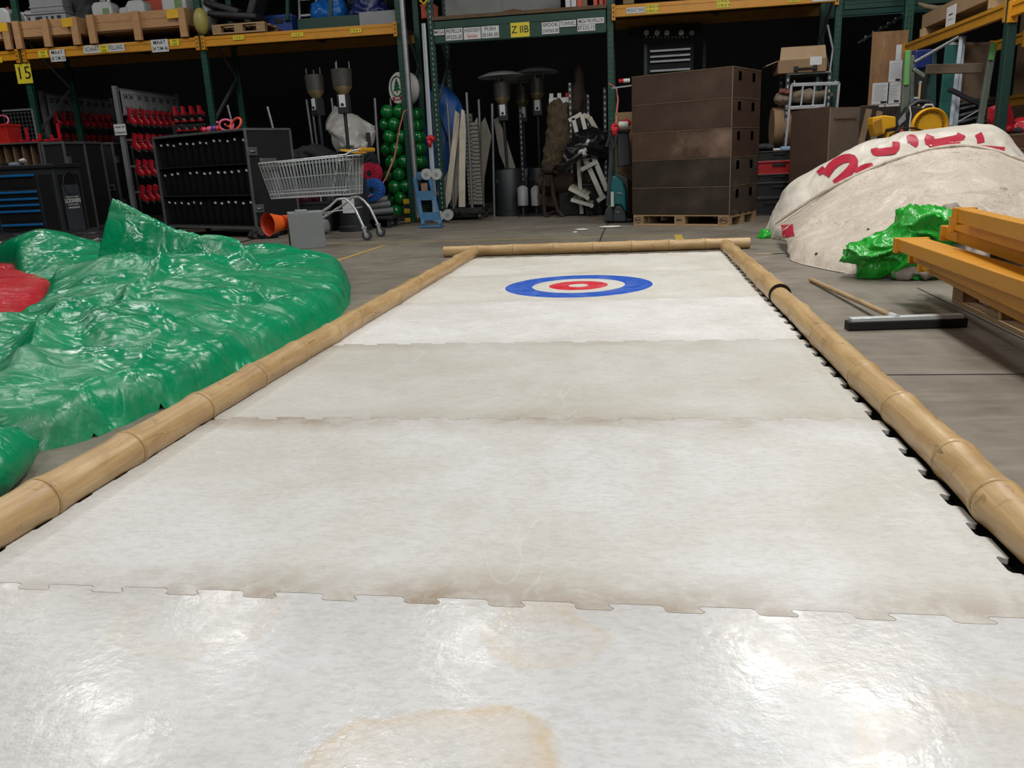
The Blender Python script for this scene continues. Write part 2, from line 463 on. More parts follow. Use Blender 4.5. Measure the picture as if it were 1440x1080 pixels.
    hh = k.math('ADD', k.math('MULTIPLY', nb, .30), k.math('MULTIPLY', nb2, .5))
    bp = k.add('ShaderNodeBump', {'Height': hh, 'Strength': .16 if gloss < .3 else .15, 'Distance': .02}); k.t.links.new(bp.outputs[0], b.inputs['Normal'])
    return m
panels = [
 (-1, 'ded9d0', 'd0cdc4', .25, {}, None),
 (0, 'd0d1d2', 'c9c8c6', .12, dict(stain=True, seam=.25), 'glossy white ice panel nearest the camera with brown ring stains and lamp glare'),
 (1, 'd3d3d2', 'c4c1b9', .36, dict(seam=1.), 'pitted white ice panel beyond the glossy one, grimy along its seam'),
 (2, 'c6c4be', 'b9b6ac', .42, dict(seam=.5), 'greyish beige scratched ice panel in the middle of the lane'),
 (3, 'dedddb', 'cfcdc8', .40, dict(seam=.25), 'brightest white ice panel just before the curling target'),
 (4, 'd3d1c9', 'c8c4ba', .42, dict(target=True, seam=.2), 'ice panel with the painted blue and red curling target'),
 (5, 'd8d6cf', 'c9c4b8', .42, dict(seam=.3), 'farthest white ice panel against the far bamboo pole'),
]
W = XR-XL
fprof = edge_profile(W, 13)
for i, base, worn, gl, kw, lab in panels:
    y = Y0 + (i-1)*PIT
    poly = []
    fr = [(XL+x, y+d-.013) for x, d in fprof]
    sprof = edge_profile(PIT-.03, 7)
    poly += [(x+.0, yy+.0009) for x, yy in fr]
    poly += [(XR+d, y+.02+x) for x, d in sprof]
    bk = [(XL+x, y+PIT+d-.013-.0009) for x, d in fprof]
    poly += bk[::-1]
    poly += [(XL-d, y+PIT-.02-x) for x, d in sprof]
    o = B().prism(poly, .0025, .0155).build('ice_mat', ice_mat('ice %d' % i, base, worn, gl, **kw))
    # recentre so the material is laid out from the panel's middle
    c = Vector((( XL+XR)/2, y+PIT/2, .0)); dlt = c-o.location
    for v in o.data.vertices: v.co -= dlt
    o.location = c
    tag(o, lab or 'white plastic ice panel under the camera', 'ice panel', 'ice panels of the curling lane')

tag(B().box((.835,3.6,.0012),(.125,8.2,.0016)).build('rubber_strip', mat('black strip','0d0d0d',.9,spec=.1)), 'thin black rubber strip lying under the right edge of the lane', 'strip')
# ---------------------------------------------------------------- bamboo
def bamboo_mat(name, axis, spot=None):
    m, k, b = newmat(name); tc = k.add('ShaderNodeTexCoord')
    st = (22, 1.3, 22) if axis == 'Y' else (1.3, 22, 22)
    mp = k.add('ShaderNodeMapping', {'Vector': (tc, 3), 'Scale': st}); n = k.noise(mp, 1.6, 6, .65, .4); n2 = k.noise((tc, 3), 3.5, 5, .6, .8)
    c = k.ramp(n, [(.3, lin('a3845c')), (.55, lin('bb9c6e')), (.75, lin('cbb288'))])
    c = k.mix(k.ramp(n2, [(.5, 0.), (.72, .55)]), c, lin('96744a'))
    n3 = k.noise((tc, 3), 13, 5, .7, 1.5); c = k.mix(k.ramp(n3, [(.60, 0.), (.68, .45)]), c, lin('7a5a36'))
    nk = k.noise(mp, .55, 2, .5, .3); dk = k.math('ABSOLUTE', k.math('SUBTRACT', nk, .52)); c = k.mix(k.math('MULTIPLY', k.ramp(dk, [(0, .8), (.004, 0.)]), k.ramp(n2, [(.45, 0.), (.55, 1.)])), c, lin('3f2c18'))
    if spot:
        d = k.add('ShaderNodeVectorMath', {0: (tc, 3), 1: spot}, operation='DISTANCE'); md = k.math('MULTIPLY', d, 1.); k.t.links.new(d.outputs['Value'], md.inputs[0])
        n4 = k.noise((tc, 3), 90, 4, .7, 1.); c = k.mix(k.math('MULTIPLY', k.ramp(md, [(.01, 1.), (.032, 0.)]), k.ramp(n4, [(.42, 0.), (.55, .9)])), c, lin('2a241e'))
    k.t.links.new(out(c), b.inputs['Base Color']); b.inputs['Roughness'].default_value = .38; b.inputs['Specular IOR Level'].default_value = .4
    bp = k.add('ShaderNodeBump', {'Height': n, 'Strength': .12, 'Distance': .01}); k.t.links.new(bp.outputs[0], b.inputs['Normal'])
    return m
M_bY, M_bX = bamboo_mat('bamboo along lane', 'Y'), bamboo_mat('bamboo across lane', 'X')
M_node = mat('bamboo node', 'a68a5c', .6, var=.3, scale=30)
M_cut = mat('bamboo cut end', 'b3935f', .7, var=.2, scale=30); M_hole = mat('dark hollow', '1a130c', .9)
def bamboo(p, q, r0, r1, nodes, m, label, sleeve=None, hollow=(True, True)):
    p, q = Vector(p), Vector(q); L = (q-p).length; ax = (q-p).normalized()
    root = T('bamboo_pole', label, 'bamboo pole', (p.x, p.y, 0), group='bamboo poles around the lane')
    sv = ax.cross(Vector((0,0,1))); rng = random.Random(label)
    offs = [(rng.uniform(-.006,.006), rng.uniform(-.003,.003)) for _ in nodes]
    ts = set(np.linspace(0, 1, int(L/.045)+2))
    for n_ in nodes:
        for d in (-.03,-.016,-.008,-.003,.003,.008,.016,.03): ts.add(min(1, max(0, n_+d/L)))
    ts = sorted(ts); pts = []; rad = []
    for t in ts:
        r = r0+(r1-r0)*t; bul = 0; off = 0
        for (n_, o_) in zip(nodes, offs):
            d = abs(t-n_)*L; bul += .006*math.exp(-(d/.035)**2) - (.005 if d < .005 else 0); off += o_[0]*math.exp(-(d/.15)**2)
        pts.append(p+ax*(t*L)+sv*off); rad.append(r*(1-.0)+bul - .003*(1 if not nodes else 0))
    B().tube(pts, rad, 28).build('culm', m, root, smooth=50, world=True)
    for n_ in nodes:
        c = p+ax*(n_*L); r = r0+(r1-r0)*n_+.0028; ring = []
        o_ = offs[nodes.index(n_)]; c = c+sv*o_[0]
        u = Vector((0,0,1)); pts2 = [c+(sv*math.cos(a)+u*math.sin(a))*r for a in np.linspace(0, 2*math.pi, 33)[:-1]]
        B().tube(pts2, .0032, 6, closed=True).build('node_ring', M_node, root, smooth=60, world=True)
    for t, hh in ((0, hollow[0]), (1, hollow[1])):
        if hh:
            c = p+ax*(t*L); r = r0+(r1-r0)*t; s = -1 if t == 0 else 1
            B().tube([c+ax*s*.0005, c+ax*s*.002], r*.98, 24).build('cut_face', M_cut, root, smooth=40, world=True)
            B().tube([c+ax*s*.002, c+ax*s*.003], r*.72, 24).build('hollow', M_hole, root, smooth=40, world=True)
    return root
pl, ql = G(70,695,.060), G(646,366,.053)
dl = (ql-pl); s0 = pl - dl*((pl.y-.9)/dl.y); s0.z = .060
e0 = pl + dl*((7.90-pl.y)/dl.y); e0.z = .053
LN = [1.25, 1.87, 2.27, 2.72, 3.17, 3.6, 4.05, 4.42, 5.2, 5.72, 6.2, 6.72, 7.22, 7.7]
bamboo(s0, e0, .059, .052, [(y-s0.y)/(e0.y-s0.y) for y in LN], M_bY, 'long bamboo pole along the edge of the lane beside the green tarpaulin')
pr, qr = G(1405,707,.060), G(1033,357,.053)
dr = qr-pr
def rp(y, z): v = pr+dr*((y-pr.y)/dr.y); v.z = z; return v
a, b_ = rp(.3, .060), rp(5.05, .056)
RN = [.75, 1.15, 1.55, 1.95, 2.23, 2.7, 3.12, 3.82, 4.4]
bamboo(a, b_, .059, .055, [(y-a.y)/(b_.y-a.y) for y in RN], bamboo_mat('bamboo smudged', 'Y', tuple(G(1400,718,.115)-Vector((a.x,a.y,0)))), 'bamboo pole nearest the squeegee with a dark smudge on it')
a, b_ = rp(4.97, .066), rp(7.90, .054)
RN2 = [5.5, 5.95, 6.4, 6.85, 7.25, 7.6, 7.82]
fb = bamboo(a, b_, .064, .052, [(y-a.y)/(b_.y-a.y) for y in RN2], M_bY, 'darker bamboo pole whose end slips over the pole by the squeegee')
B().tube([a+Vector((0,-.003,0)), a+Vector((0,.004,0))], .0655, 28).build('dark_rim', M_hole, fb, smooth=40, world=True)
a, b_ = G(611,361,.054), G(1063,348,.054); a.y = b_.y = 8.03
bamboo(a, b_, .053, .050, [.115, .235, .37, .50, .625, .745, .86], M_bX, 'bamboo pole lying across the far end of the lane')
sm = G(1400,718,.13)

# ---------------------------------------------------------------- squeegee
M_wood = mat('ash handle', 'a58a66', .5, var=.2, scale=3, stretch=(20,2,20))
M_rub = mat('black rubber', '141414', .6, var=.2); M_zinc = mat('zinc', 'd5dde0', .35, .4, var=.06)
hl, hr = G(1193,466), G(1361,461); dh = (hr-hl).normalized(); nh = Vector((-dh.y, dh.x, 0))
sq = T('floor_squeegee', 'wide black rubber floor squeegee with wooden handle lying on concrete', 'squeegee', ((hl+hr)/2).to_tuple())
B().bar(hl+nh*.035+Vector((0,0,.024)), hr+nh*.035+Vector((0,0,.024)), .07, .046).build('rubber_blade', M_rub, sq, bevel=.006, world=True)
B().bar(hl+dh*.015+nh*.03+Vector((0,0,.053)), hr-dh*.02+nh*.03+Vector((0,0,.056)), .05, .02).build('metal_holder', M_zinc, sq, bevel=.002, world=True)
j = G(1262,448,.055); e = G(1140,393,.016)
B().tube([j+(e-j).normalized()*.02, e], .0145, 12).build('handle', M_wood, sq, smooth=50, world=True)
B().tube([j, j+(e-j).normalized()*.09], .018, 12).tube([j+dh*-.03-Vector((0,0,.004)), j, j+dh*.05-Vector((0,0,.004))], .008, 8).build('clamp', M_zinc, sq, smooth=50, world=True)
# ================================================================ TARPAULINS
def plastic(name, col, rough=.25, dirt=None, amt=.4, var=.08, bump=.25, bs=14):
    return mat(name, col, rough, var=var, scale=3, bump=bump, bscale=bs, dirt=dirt, dirt_amt=amt, dscale=2.5, spec=.55)
M_green = tarp_mat('green tarpaulin', '008a5a', '5c8a6c', .5, .2, 1.6, .5, stretch=(1,1.5,1))
M_red = tarp_mat('red tarpaulin', 'c01f2e', 'a8323a', .3, .22, 2.5, .6)
M_blackp = plastic('black sheeting', '1b1c1f', .3)
# --- green
cp = [G(*p) for p in ((60,600,.13),(150,570,.14),(240,540,.14),(330,510,.13),(420,470,.12),(470,425,.10),
      (0,560,.20),(60,540,.20),(140,510,.22),(250,480,.20),(350,450,.19),(440,408,.15),
      (0,500,.16),(60,470,.22),(100,450,.26),(200,432,.30),(300,412,.24),(400,388,.22),(455,372,.12),
      (40,410,.10),(90,405,.14))]
cp += [A(*p) for p in ((144,379,5.9),(190,376,5.95),(231,374,6.1),(290,378,6.3),(340,366,6.7),(400,352,7.7),(361,347,8.1),(314,349,7.9),(433,360,7.8),
      (61,337,7.7),(32,361,7.3),(119,352,7.9),(87,343,7.8),(30,390,6.9),(110,385,6.7),(90,370,7.1),(130,395,6.4))]
cp += [Vector((-5.4,4.2,.2)), Vector((-5,6,.14)), Vector((-4.,3.2,.2)), Vector((-3.2,2.6,.15))]
hb = rbf(cp)
spine = [A(157,280,6.5), A(181,289,6.45), A(206,303,6.42), A(245,322,6.35), A(290,341,6.3), A(340,356,6.3)]
folds = [  # sharp creases: pixel polyline on the sheet, height, width
 ([(30,520),(70,470),(110,440),(150,432),(230,430),(330,418)], .05, .10),
 ([(60,560),(140,520),(240,498),(380,470),(440,440)], .045, .09),
 ([(0,585),(120,560),(250,540),(350,500)], .04, .08),
 ([(80,440),(170,470),(260,455),(360,430),(460,395)], .045, .09),
 ([(230,380),(200,415),(180,440)], .03, .05),
 ([(370,400),(330,440),(310,465)], .03, .04),
 ([(240,455),(190,500),(165,525)], .03, .04),
 ([(300,350),(370,385),(460,380)], .04, .08),
 ([(0,620),(70,600),(150,585),(230,560)], .04, .06),
 ([(250,520),(330,480),(420,455)], .04, .06)]
fl = [([G(x, y, .2) for x, y in pl_], h, w_) for pl_, h, w_ in folds]
def seg_d(X, Y, pts):
    D = np.full(X.shape, 1e9); Z = np.zeros(X.shape); SD = np.zeros(X.shape)
    for p, q in zip(pts[:-1], pts[1:]):
        ex, ey = q.x-p.x, q.y-p.y; L = ex*ex+ey*ey
        t = np.clip(((X-p.x)*ex+(Y-p.y)*ey)/L, 0, 1); dx, dy = X-p.x-t*ex, Y-p.y-t*ey; d = np.hypot(dx, dy)
        c = d < D; D = np.where(c, d, D); Z = np.where(c, p.z+t*(q.z-p.z), Z); SD = np.where(c, ex*dy-ey*dx, SD)
    return D, Z, SD
def green_h(X, Y):
    H = hb(X, Y)
    for pts, h, w_ in fl:
        D, _, SD = seg_d(X, Y, pts)
        H = H + 1.35*h*np.exp(-D/(w_*.65))*np.where(SD > 0, 1, .8) - h*.7*np.exp(-((D-w_*1.6)/w_)**2)
    wx, wy = vnoise(X, Y, 1.1, 2.), vnoise(X, Y, 1.1, 8.)
    # long folds running obliquely, then small crumples
    U, V = (X*.8+Y*.35)+wx*.5, (Y-X*.35)+wy*.5
    H = H - .02 + .034*(1-2.6*np.abs(vnoise(U*.5, V*1.8, 1.5, 4.)))
    H = H + .013*(1-2.6*np.abs(vnoise(U*.7, V*1.6, 3.6, 1.)))
    H = H + .004*(1-2*np.abs(vnoise(X+wx*.2, Y+wy*.2, 10., 5.)))
    return H
def green_tent(X, Y, H):
    D, Z, SD = seg_d(X, Y, spine)
    slope = np.where(SD > 0, 1.2, 2.0)
    p0, p1 = spine[0], spine[1]; ux, uy = p1.x-p0.x, p1.y-p0.y; ul = math.hypot(ux, uy); sl_ = np.minimum(((X-p0.x)*ux+(Y-p0.y)*uy)/ul, 0)
    tent = Z - D*slope + sl_*4.
    k_ = .06; d_ = H-tent
    H = np.where(d_ > k_, H, np.where(d_ < -k_, tent, np.maximum(H, tent)))
    hx, hy = A(70,345,7.7).x, A(70,345,7.7).y
    H = H + .2*np.exp(-((X-hx)**2+(Y-hy)**2)/.4)
    D2, _, _ = seg_d(X, Y, [A(100,385,5.9), A(170,378,5.8), A(240,376,5.9), A(320,372,6.2)]); H = H + .10*np.exp(-(D2/.28)**2)
    D3, _, _ = seg_d(X, Y, [A(380,352,7.6), A(430,362,7.1), A(462,395,5.9)]); H = H + .05*np.exp(-(D3/.25)**2)
    crk = vnoise(X, Y, 2.5, 3.)
    H = H + .012*(1-2.6*np.abs(vnoise(X*.9+Y*.4, Y*1.7-X*.6, 2.4, 6.)))
    return np.where(H > tent-.2, H, H+.02*(1-2.6*np.abs(crk)))
gp_ = [G(22,642), G(60,634), G(95,627), G(144,611), G(202,584)]
gp_ = [(v.x, v.y) for v in gp_] + [(-1.86,2.95),(-1.84,3.6),(-1.83,4.3),(-1.84,4.85),(-1.95,5.35),(-2.2,6.1),(-2.6,7.1),(-3.05,7.9),(-3.7,8.3),(-4.6,8.2),(-5.3,7.9),(-6.1,8.1),(-6.7,7.7)]
for p in ((20,386,.02),(36,409,.03),(72,412,.03),(47,445,.05),(8,470,.05)):
    v = G(*p); gp_.append((v.x, v.y))
gp_ += [(-4.7,4.0),(-4.2,3.0),(-3.3,2.45),(-2.7,2.2)]
gb = sheet_field(gp_, green_h, .02, edge=.10, cap=(.10, .24, .7), post=green_tent)
tag(gb.build('green_tarpaulin', M_green, smooth=180), 'big crumpled green plastic tarpaulin heaped beside the bamboo pole', 'tarpaulin')
v = G(30,636); sl = B()
P0, P1 = G(-60,700,.10), G(26,622,.09)
rows = []
sl.tube([G(-70,690,.07), G(-30,668,.08), G(5,640,.075), G(28,622,.09), G(40,610,.11)], [.10,.10,.085,.07,.04], 14)
sl.v = [p + Vector((0,0,1))*crumple(.02, 5)(p) for p in sl.v]
tag(sl.build('green_tube_sleeve', M_green, smooth=180), 'green plastic sleeve poking out under the big green tarpaulin at its near corner', 'sleeve')
M_strap = mat('strap olive', '5f7a58', .6); 
tag(B().tube([A(79,391,6.62), A(100,386,6.6), A(120,377,6.6), A(133,374,6.6)], .013, 6).build('black_strap', M_rub, smooth=60), 'short black strap lying across the folds of the green tarpaulin', 'strap')
# --- red
def red_h(X, Y):
    wx = vnoise(X, Y, 1.3, 3.)
    H = .10+.08*vnoise(X, Y, .9, 6.)
    return H + .06*(1-2*np.abs(vnoise(X*.6+wx*.4, Y*1.6, 1.7, 2.))) + .025*(1-2*np.abs(vnoise(X+wx*.2, Y, 5., 9.)))
rp_ = [(v.x, v.y) for v in (G(-140,470), G(-60,490), G(0,480), G(40,458), G(72,428), G(86,412), G(50,398), G(38,385), G(30,372,.1), G(-40,380), G(-140,400))]
tag(sheet_field(rp_, red_h, .03, edge=.12, cap=(.08,.15,.6)).build('red_tarpaulin', M_red, smooth=180), 'shiny red plastic tarpaulin bunched behind the green one', 'tarpaulin')
# --- black sheeting further back
def blk_h(X, Y):
    wx = vnoise(X, Y, 1.3, 5.)
    return .17 + .06*(1-2*np.abs(vnoise(X*.5+wx*.3, Y*1.5, 2.2, 7.))) + .03*(1-2*np.abs(vnoise(X, Y, 6., 1.)))
bp_ = [(-10.2,9.0),(-8,8.9),(-7,8.9),(-5.9,9.0),(-5.7,9.8),(-6.6,10.5),(-8.2,10.7),(-10.2,10.6)]
tag(sheet_field(bp_, blk_h, .05, edge=.16).build('black_sheeting', M_blackp, smooth=180), 'crinkled black plastic sheeting behind the green tarpaulin in front of the tool chest', 'tarpaulin')

# --- white banner heap on the right
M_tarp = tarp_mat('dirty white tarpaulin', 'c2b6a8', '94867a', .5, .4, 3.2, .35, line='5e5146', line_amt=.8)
M_ban = tarp_mat('white banner', 'cbc4b8', 'a0968a', .35, .38, 2.4, .35)
M_letr = mat('banner red', 'a81f36', .45, var=.1)
def AA(r): return [A(*p) for p in r]
ban = [AA(((1072,338,9.15),(1105,345,8.6),(1150,340,8.2),(1200,335,8.0),(1265,300,7.8),(1340,290,7.6),(1405,290,7.4),(1460,300,7.2))),
       AA(((1076,326,9.2),(1100,312,8.75),(1150,287,8.5),(1200,262,8.35),(1265,236,8.25),(1340,219,8.1),(1405,223,7.9),(1455,246,7.6))),
       AA(((1083,306,9.3),(1108,272,9.1),(1145,252,8.95),(1198,227,8.8),(1265,205,8.65),(1340,194,8.5),(1402,201,8.3),(1446,232,8.0))),
       AA(((1086,298,9.45),(1112,262,9.4),(1147,240,9.3),(1200,214,9.15),(1265,197,9.0),(1340,185,8.85),(1400,189,8.7),(1440,226,8.4))),
       [Vector((p_.x+.02, p_.y+.13, .02)) for p_ in AA(((1086,298,9.45),(1112,262,9.4),(1147,240,9.3),(1200,214,9.15),(1265,197,9.0),(1340,185,8.85),(1400,189,8.7),(1440,226,8.4)))]]
def wr(amp, s):
    def f(p, u, v): return amp*(ridged(p, s)-.55) + amp*.4*(ridged(p, s*3)-.5)
    return f
bb = patch(ban, 130, 60, wr(.03, 1.8))
for p in bb.v: p.z = max(p.z, .004)
ob = bb.build('white_banner', M_ban, smooth=180)
tag(ob, 'crumpled white banner with red lettering at the back of the tarpaulin heap', 'banner')
tree = BVHTree.FromPolygons(bb.v, bb.f)
def ribbon(pxpts, wpx, lift=.02, n=14):
    P = [Vector((x, y, 0)) for x, y in pxpts]; rows = []
    for i in range(n+1):
        t = i/n; c = catmull(P, t); d = catmull(P, min(1, t+.02))-catmull(P, max(0, t-.02))
        s = Vector((-d.y, d.x, 0)).normalized()*(wpx*.75); row = []
        for kx in (-1, -.33, .33, 1):
            q = c+s*kx; dd = sight(q.x, q.y).normalized(); hit, nn, ix, ds = tree.ray_cast(CAM, dd)
            if hit is None: break
            row.append(hit - dd*lift)
        if len(row) == 4: rows.append(row)
    return rows
def zz(x, y): return (1140+x/4.8, 150+y/4.8)
let = B()
for pts, w_ in (([zz(50,450),zz(70,432),zz(92,412)],5),([zz(100,462),zz(150,392),zz(220,352),(zz(282,350)),zz(288,395),zz(235,460),zz(165,520)],8),
      ([zz(300,440),zz(360,406),zz(420,396)],5),([zz(430,280),zz(440,306),zz(515,300),zz(570,288),zz(577,236)],7),([zz(690,262),zz(703,240),zz(690,212),zz(650,218)],7),
      ([zz(808,192),zz(795,232),zz(840,246),zz(920,232),zz(1000,214),zz(1018,184)],8),([zz(1000,222),zz(985,262),zz(1100,272),zz(1310,290)],5),([zz(1130,182),zz(1145,212),zz(1150,244)],7)):
    rws = ribbon(pts, w_)
    if len(rws) > 1: let.grid(rws)
let.build('red_lettering', M_letr, ob, world=True)
sh = [AA(((1090,316,8.45),(1150,277,8.25),(1200,250,8.15),(1265,224,8.1),(1340,207,7.95),(1400,214,7.75),(1470,240,7.5))),
      AA(((1096,322,8.2),(1142,300,7.85),(1195,280,7.7),(1265,255,7.6),(1343,240,7.5),(1408,244,7.35),(1480,265,7.2))),
      AA(((1100,330,7.95),(1130,325,7.4),(1185,325,7.1),(1262,300,7.0),(1347,275,6.95),(1420,280,6.9),(1490,290,6.8))),
      AA(((1104,338,7.75),(1120,348,7.15),(1178,356,6.55),(1257,330,6.5),(1347,295,6.55),(1430,305,6.5),(1500,315,6.4))),
      AA(((1112,347,7.6),(1117,369,6.95),(1203,386,6.15),(1262,349,6.15),(1345,301,6.3),(1440,330,6.3),(1510,340,6.2)))]
bs = patch(sh, 150, 90, wr(.026, 1.5))
for p in bs.v: p.z = max(p.z, .006)
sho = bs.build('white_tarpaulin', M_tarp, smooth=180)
hem = [catmull(sh[0], i/40) for i in range(41)]
B().tube([p+Vector((0,0,.012)) for p in hem], .016, 8).build('upper_hem', M_tarp, sho, smooth=60, world=True)
hem2 = [catmull(sh[-1], .28+.52*i/40) for i in range(41)]
B().tube([p+Vector((0,-.004,.0)) for p in hem2], .012, 8).build('lower_hem', M_tarp, sho, smooth=60, world=True)
tag(sho, 'dirty off-white tarpaulin draped over the heap with its hem lifted over a green bag', 'tarpaulin')
tree = BVHTree.FromPolygons(bs.v, bs.f)
let2 = B()
for pts, w_ in (([(1106,306),(1107,320),(1109,333)],11), ([(1090,325),(1095,318),(1100,313)],6)):
    rws = ribbon(pts, w_)
    if len(rws) > 1: let2.grid(rws)
if let2.v: let2.build('red_lettering', M_letr, sho, world=True)
M_eye = mat('eyelet dark', '2a2624', .6)
ey = B()
for x, y in ((1221,323),(1148,357),(1425,220)):
    d = sight(x, y).normalized(); hit, nn, _, _ = tree.ray_cast(CAM, d)
    if hit: B().ball(hit-d*.006, .012, 8, 6).build('eyelet', M_eye, sho, smooth=180, world=True)
# lime green bag spilling from under it
M_lime = tarp_mat('lime green plastic', '1c9a28', '2f8a34', .3, .22, 4., .5)
lb = B()
for (x, y, Y, r) in ((1300,322,6.05,(.26,.2,.13)),(1325,315,6.1,(.14,.18,.12)),(1270,335,6.05,(.18,.2,.12)),(1250,352,6.0,(.26,.2,.15)),(1225,366,6.0,(.17,.17,.12)),(1280,368,5.98,(.22,.18,.12)),(1330,372,6.0,(.14,.14,.07)),(1300,345,6.1,(.24,.2,.16))):
    c = A(x, y, Y); lb.ball(c, tuple(q*.95 for q in r), 20, 12)
def lcr(v): 
    a = ridged(Vector((v.x*.9+v.z*.8, v.y*.8, v.z*2.-v.x*.7)), 3.0, 1.3); b = ridged(Vector((v.x*1.2-v.z, v.y, v.z*1.6+v.x*.5))+Vector((5,1,2)), 5.5, .8)
    return .085*(max(a,0)**2-.4)+.035*(max(b,0)**2-.4)
nb = apply_remesh(lb, .014, lcr)
for p in nb.v: p.z = max(p.z, .003)
tag(nb.build('green_bag', M_lime, smooth=180), 'bright lime green plastic bag bulging from under the white tarpaulin', 'bag')
gb2 = B()
for (x, y, Y, r) in ((1290,380,5.9,(.14,.12,.05)),(1315,368,5.92,(.12,.12,.07)),(1345,360,6.05,(.2,.15,.09)),(1275,384,5.9,(.1,.1,.04)),(1335,310,6.3,(.1,.15,.1))):
    gb2.ball(A(x, y, Y), r, 16, 10)
nb = apply_remesh(gb2, .02, crumple(.05, 6, .5))
for p in nb.v: p.z = max(p.z, .003)
tag(nb.build('grey_cloth', mat('grey cloth', '8d8378', .6, var=.15), smooth=180), 'crumpled grey cloth at the foot of the lime green bag', 'cloth')
gb3 = B(); gb3.ball(A(1076,330,9.0), (.06,.1,.05), 12, 8).ball(A(1073,334,8.95), (.06,.08,.03), 12, 8)
tag(apply_remesh(gb3, .015, crumple(.03, 9)).build('green_scrap', M_lime, smooth=180), 'small green plastic scrap sticking out at the far edge of the banner heap', 'scrap')

# ---------------------------------------------------------------- yellow rack beams on a pallet
M_beam = mat('beam yellow', 'c98a1b', .42, var=.1, scale=5, dirt='8a5f1c', dirt_amt=.4, dscale=5)
def loose_beam(pa, pb, label, L=2.7, w=.05, h=.068):
    """left end seen at pa, runs toward pb"""
    d = (pb-pa); d.z *= 1; d.normalize(); root = T('rack_beam', label, 'rack beam', pa.to_tuple(), group='loose yellow rack beams on the pallet')
    s = d.cross(Vector((0,0,1))).normalized()   # towards the lane side is -s
    up = s.cross(d).normalized()
    q = pa+d*L
    b = B().bar(pa+d*.01-up*(h/2)+s*w*.5, q-d*.01-up*(h/2)+s*w*.5, w, h)
    b.build('box_section', M_beam, root, bevel=.004, world=True)
    B().bar(pa+d*.01-up*(h*.32)-s*.003, q-d*.01-up*(h*.32)-s*.003, .008, h*.42).build('web', M_beam, root, world=True)
    for e, f in ((pa, 1), (q, -1)):
        B().bar(e-up*(h*.56)+s*w*.5, e+d*f*.045-up*(h*.56)+s*w*.5, w+.035, h*1.22).build('end_plate', M_beam, root, bevel=.003, world=True)
    return root
BM = [((1300,334,.375),(1440,376,.375),'front yellow rack beam with a broad top, uppermost of the near three',.15),
      ((1308,349.5,.30),(1440,401,.30),'yellow rack beam just under the broad front beam',.10),
      ((1320,362,.225),(1440,415,.225),'lowest yellow rack beam resting on the wooden pallet',.10),
      ((1346,317,.44),(1440,343,.44),'yellow rack beam third from the top of the pile',.07),
      ((1360,304,.51),(1440,324,.51),'yellow rack beam second from the top of the pile',.07),
      ((1366,292,.575),(1440,308,.575),'topmost and rearmost yellow rack beam of the pile',.07)]
for a, b_, lab, w_ in BM: loose_beam(G(*a), G(*b_), lab, w=w_)
M_pal = mat('pallet wood', '9c7f5d', .75, var=.22, scale=4, stretch=(3,18,18), bump=.2, bscale=20, dirt='5c4934', dirt_amt=.5)
M_palx = mat('pallet wood lengthwise', 'a78a66', .75, var=.22, scale=4, stretch=(18,3,18), bump=.2, bscale=20, dirt='5c4934', dirt_amt=.5)
def pallet(name, label, loc, rz, L=1.2, D=.8, group=None, mark=None, h=.144):
    r = T(name, label, 'pallet', loc, rz, group)
    for y in np.linspace(.05, D-.05, 5):
        B().lo((L/2, y, h-.022), (L, .1 if abs(y-D/2) > .3 or abs(y-D/2) < .05 else .12, .022)).build('deck_board', M_palx, r, bevel=.003)
    for x in (.0725, L/2, L-.0725):
        B().lo((x, D/2, h-.044), (.145, D, .022)).build('cross_board', M_pal, r, bevel=.003)
        for y in (.05, D/2, D-.05):
            B().lo((x, y, .022), (.145 if abs(x-L/2) > .1 else .145, .1, h-.066)).build('block', M_pal, r, bevel=.004)
    for y in (.05, D/2, D-.05):
        B().lo((L/2, y, 0), (L, .1, .022)).build('bottom_board', M_palx, r, bevel=.003)
    return r
pp = G(1338,424); pd = G(1440,431,.144)-G(1338,389,.144); pd.z = 0
ang = math.atan2(pd.y, pd.x)
pallet('wooden_pallet', 'worn wooden pallet under the pile of yellow rack beams', pp.to_tuple(), ang, group=None)
# ================================================================ PALLET RACKING
RY = 13.2; DEP = 1.1; BT = 3.02
def post_mat(name, col, hole='0a0c0b', pitch=.075, off=.022, hw=.0075):
    m, k, b = newmat(name); tc = k.add('ShaderNodeTexCoord'); sep = k.add('ShaderNodeSeparateXYZ', {0: (tc, 3)})
    z = k.math('FRACT', k.math('MULTIPLY', (sep, 2), 1/pitch)); hz = k.math('LESS_THAN', z, .42)
    ax = k.math('ABSOLUTE', k.math('SUBTRACT', k.math('ABSOLUTE', (sep, 0)), off)); hx = k.math('LESS_THAN', ax, hw)
    ay = k.math('ABSOLUTE', (sep, 1)); hy = k.math('LESS_THAN', ay, .01); f = k.math('MAXIMUM', hx, hy)
    n = k.noise((tc, 3), 6, 4); c = k.ramp(n, [(.3, tuple(v*.85 for v in lin(col))), (.7, tuple(v*1.15 for v in lin(col)))])
    c = k.mix(k.math('MULTIPLY', hz, f), c, lin(hole)); k.t.links.new(out(c), b.inputs['Base Color']); b.inputs['Roughness'].default_value = .45
    return m
M_post = post_mat('post green', '0e4536'); M_postd = post_mat('post dark green', '0c3a2f', '8f9a96', .075, 0., .009)
M_gbeam = mat('beam green', '0b3b2f', .45, var=.12); M_steel = mat('galvanised steel', '8d9294', .4, .8, var=.1)
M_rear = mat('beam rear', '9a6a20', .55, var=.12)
M_yel = mat('label yellow', 'd8c62c', .5, var=.04); M_white = mat('label white', 'c9cacb', .5, var=.03); M_ink = mat('ink', '151515', .6); M_inkr = mat('ink red', 'b8283c', .6)
M_deck = mat('deck boards', '4a3a28', .8, var=.2)
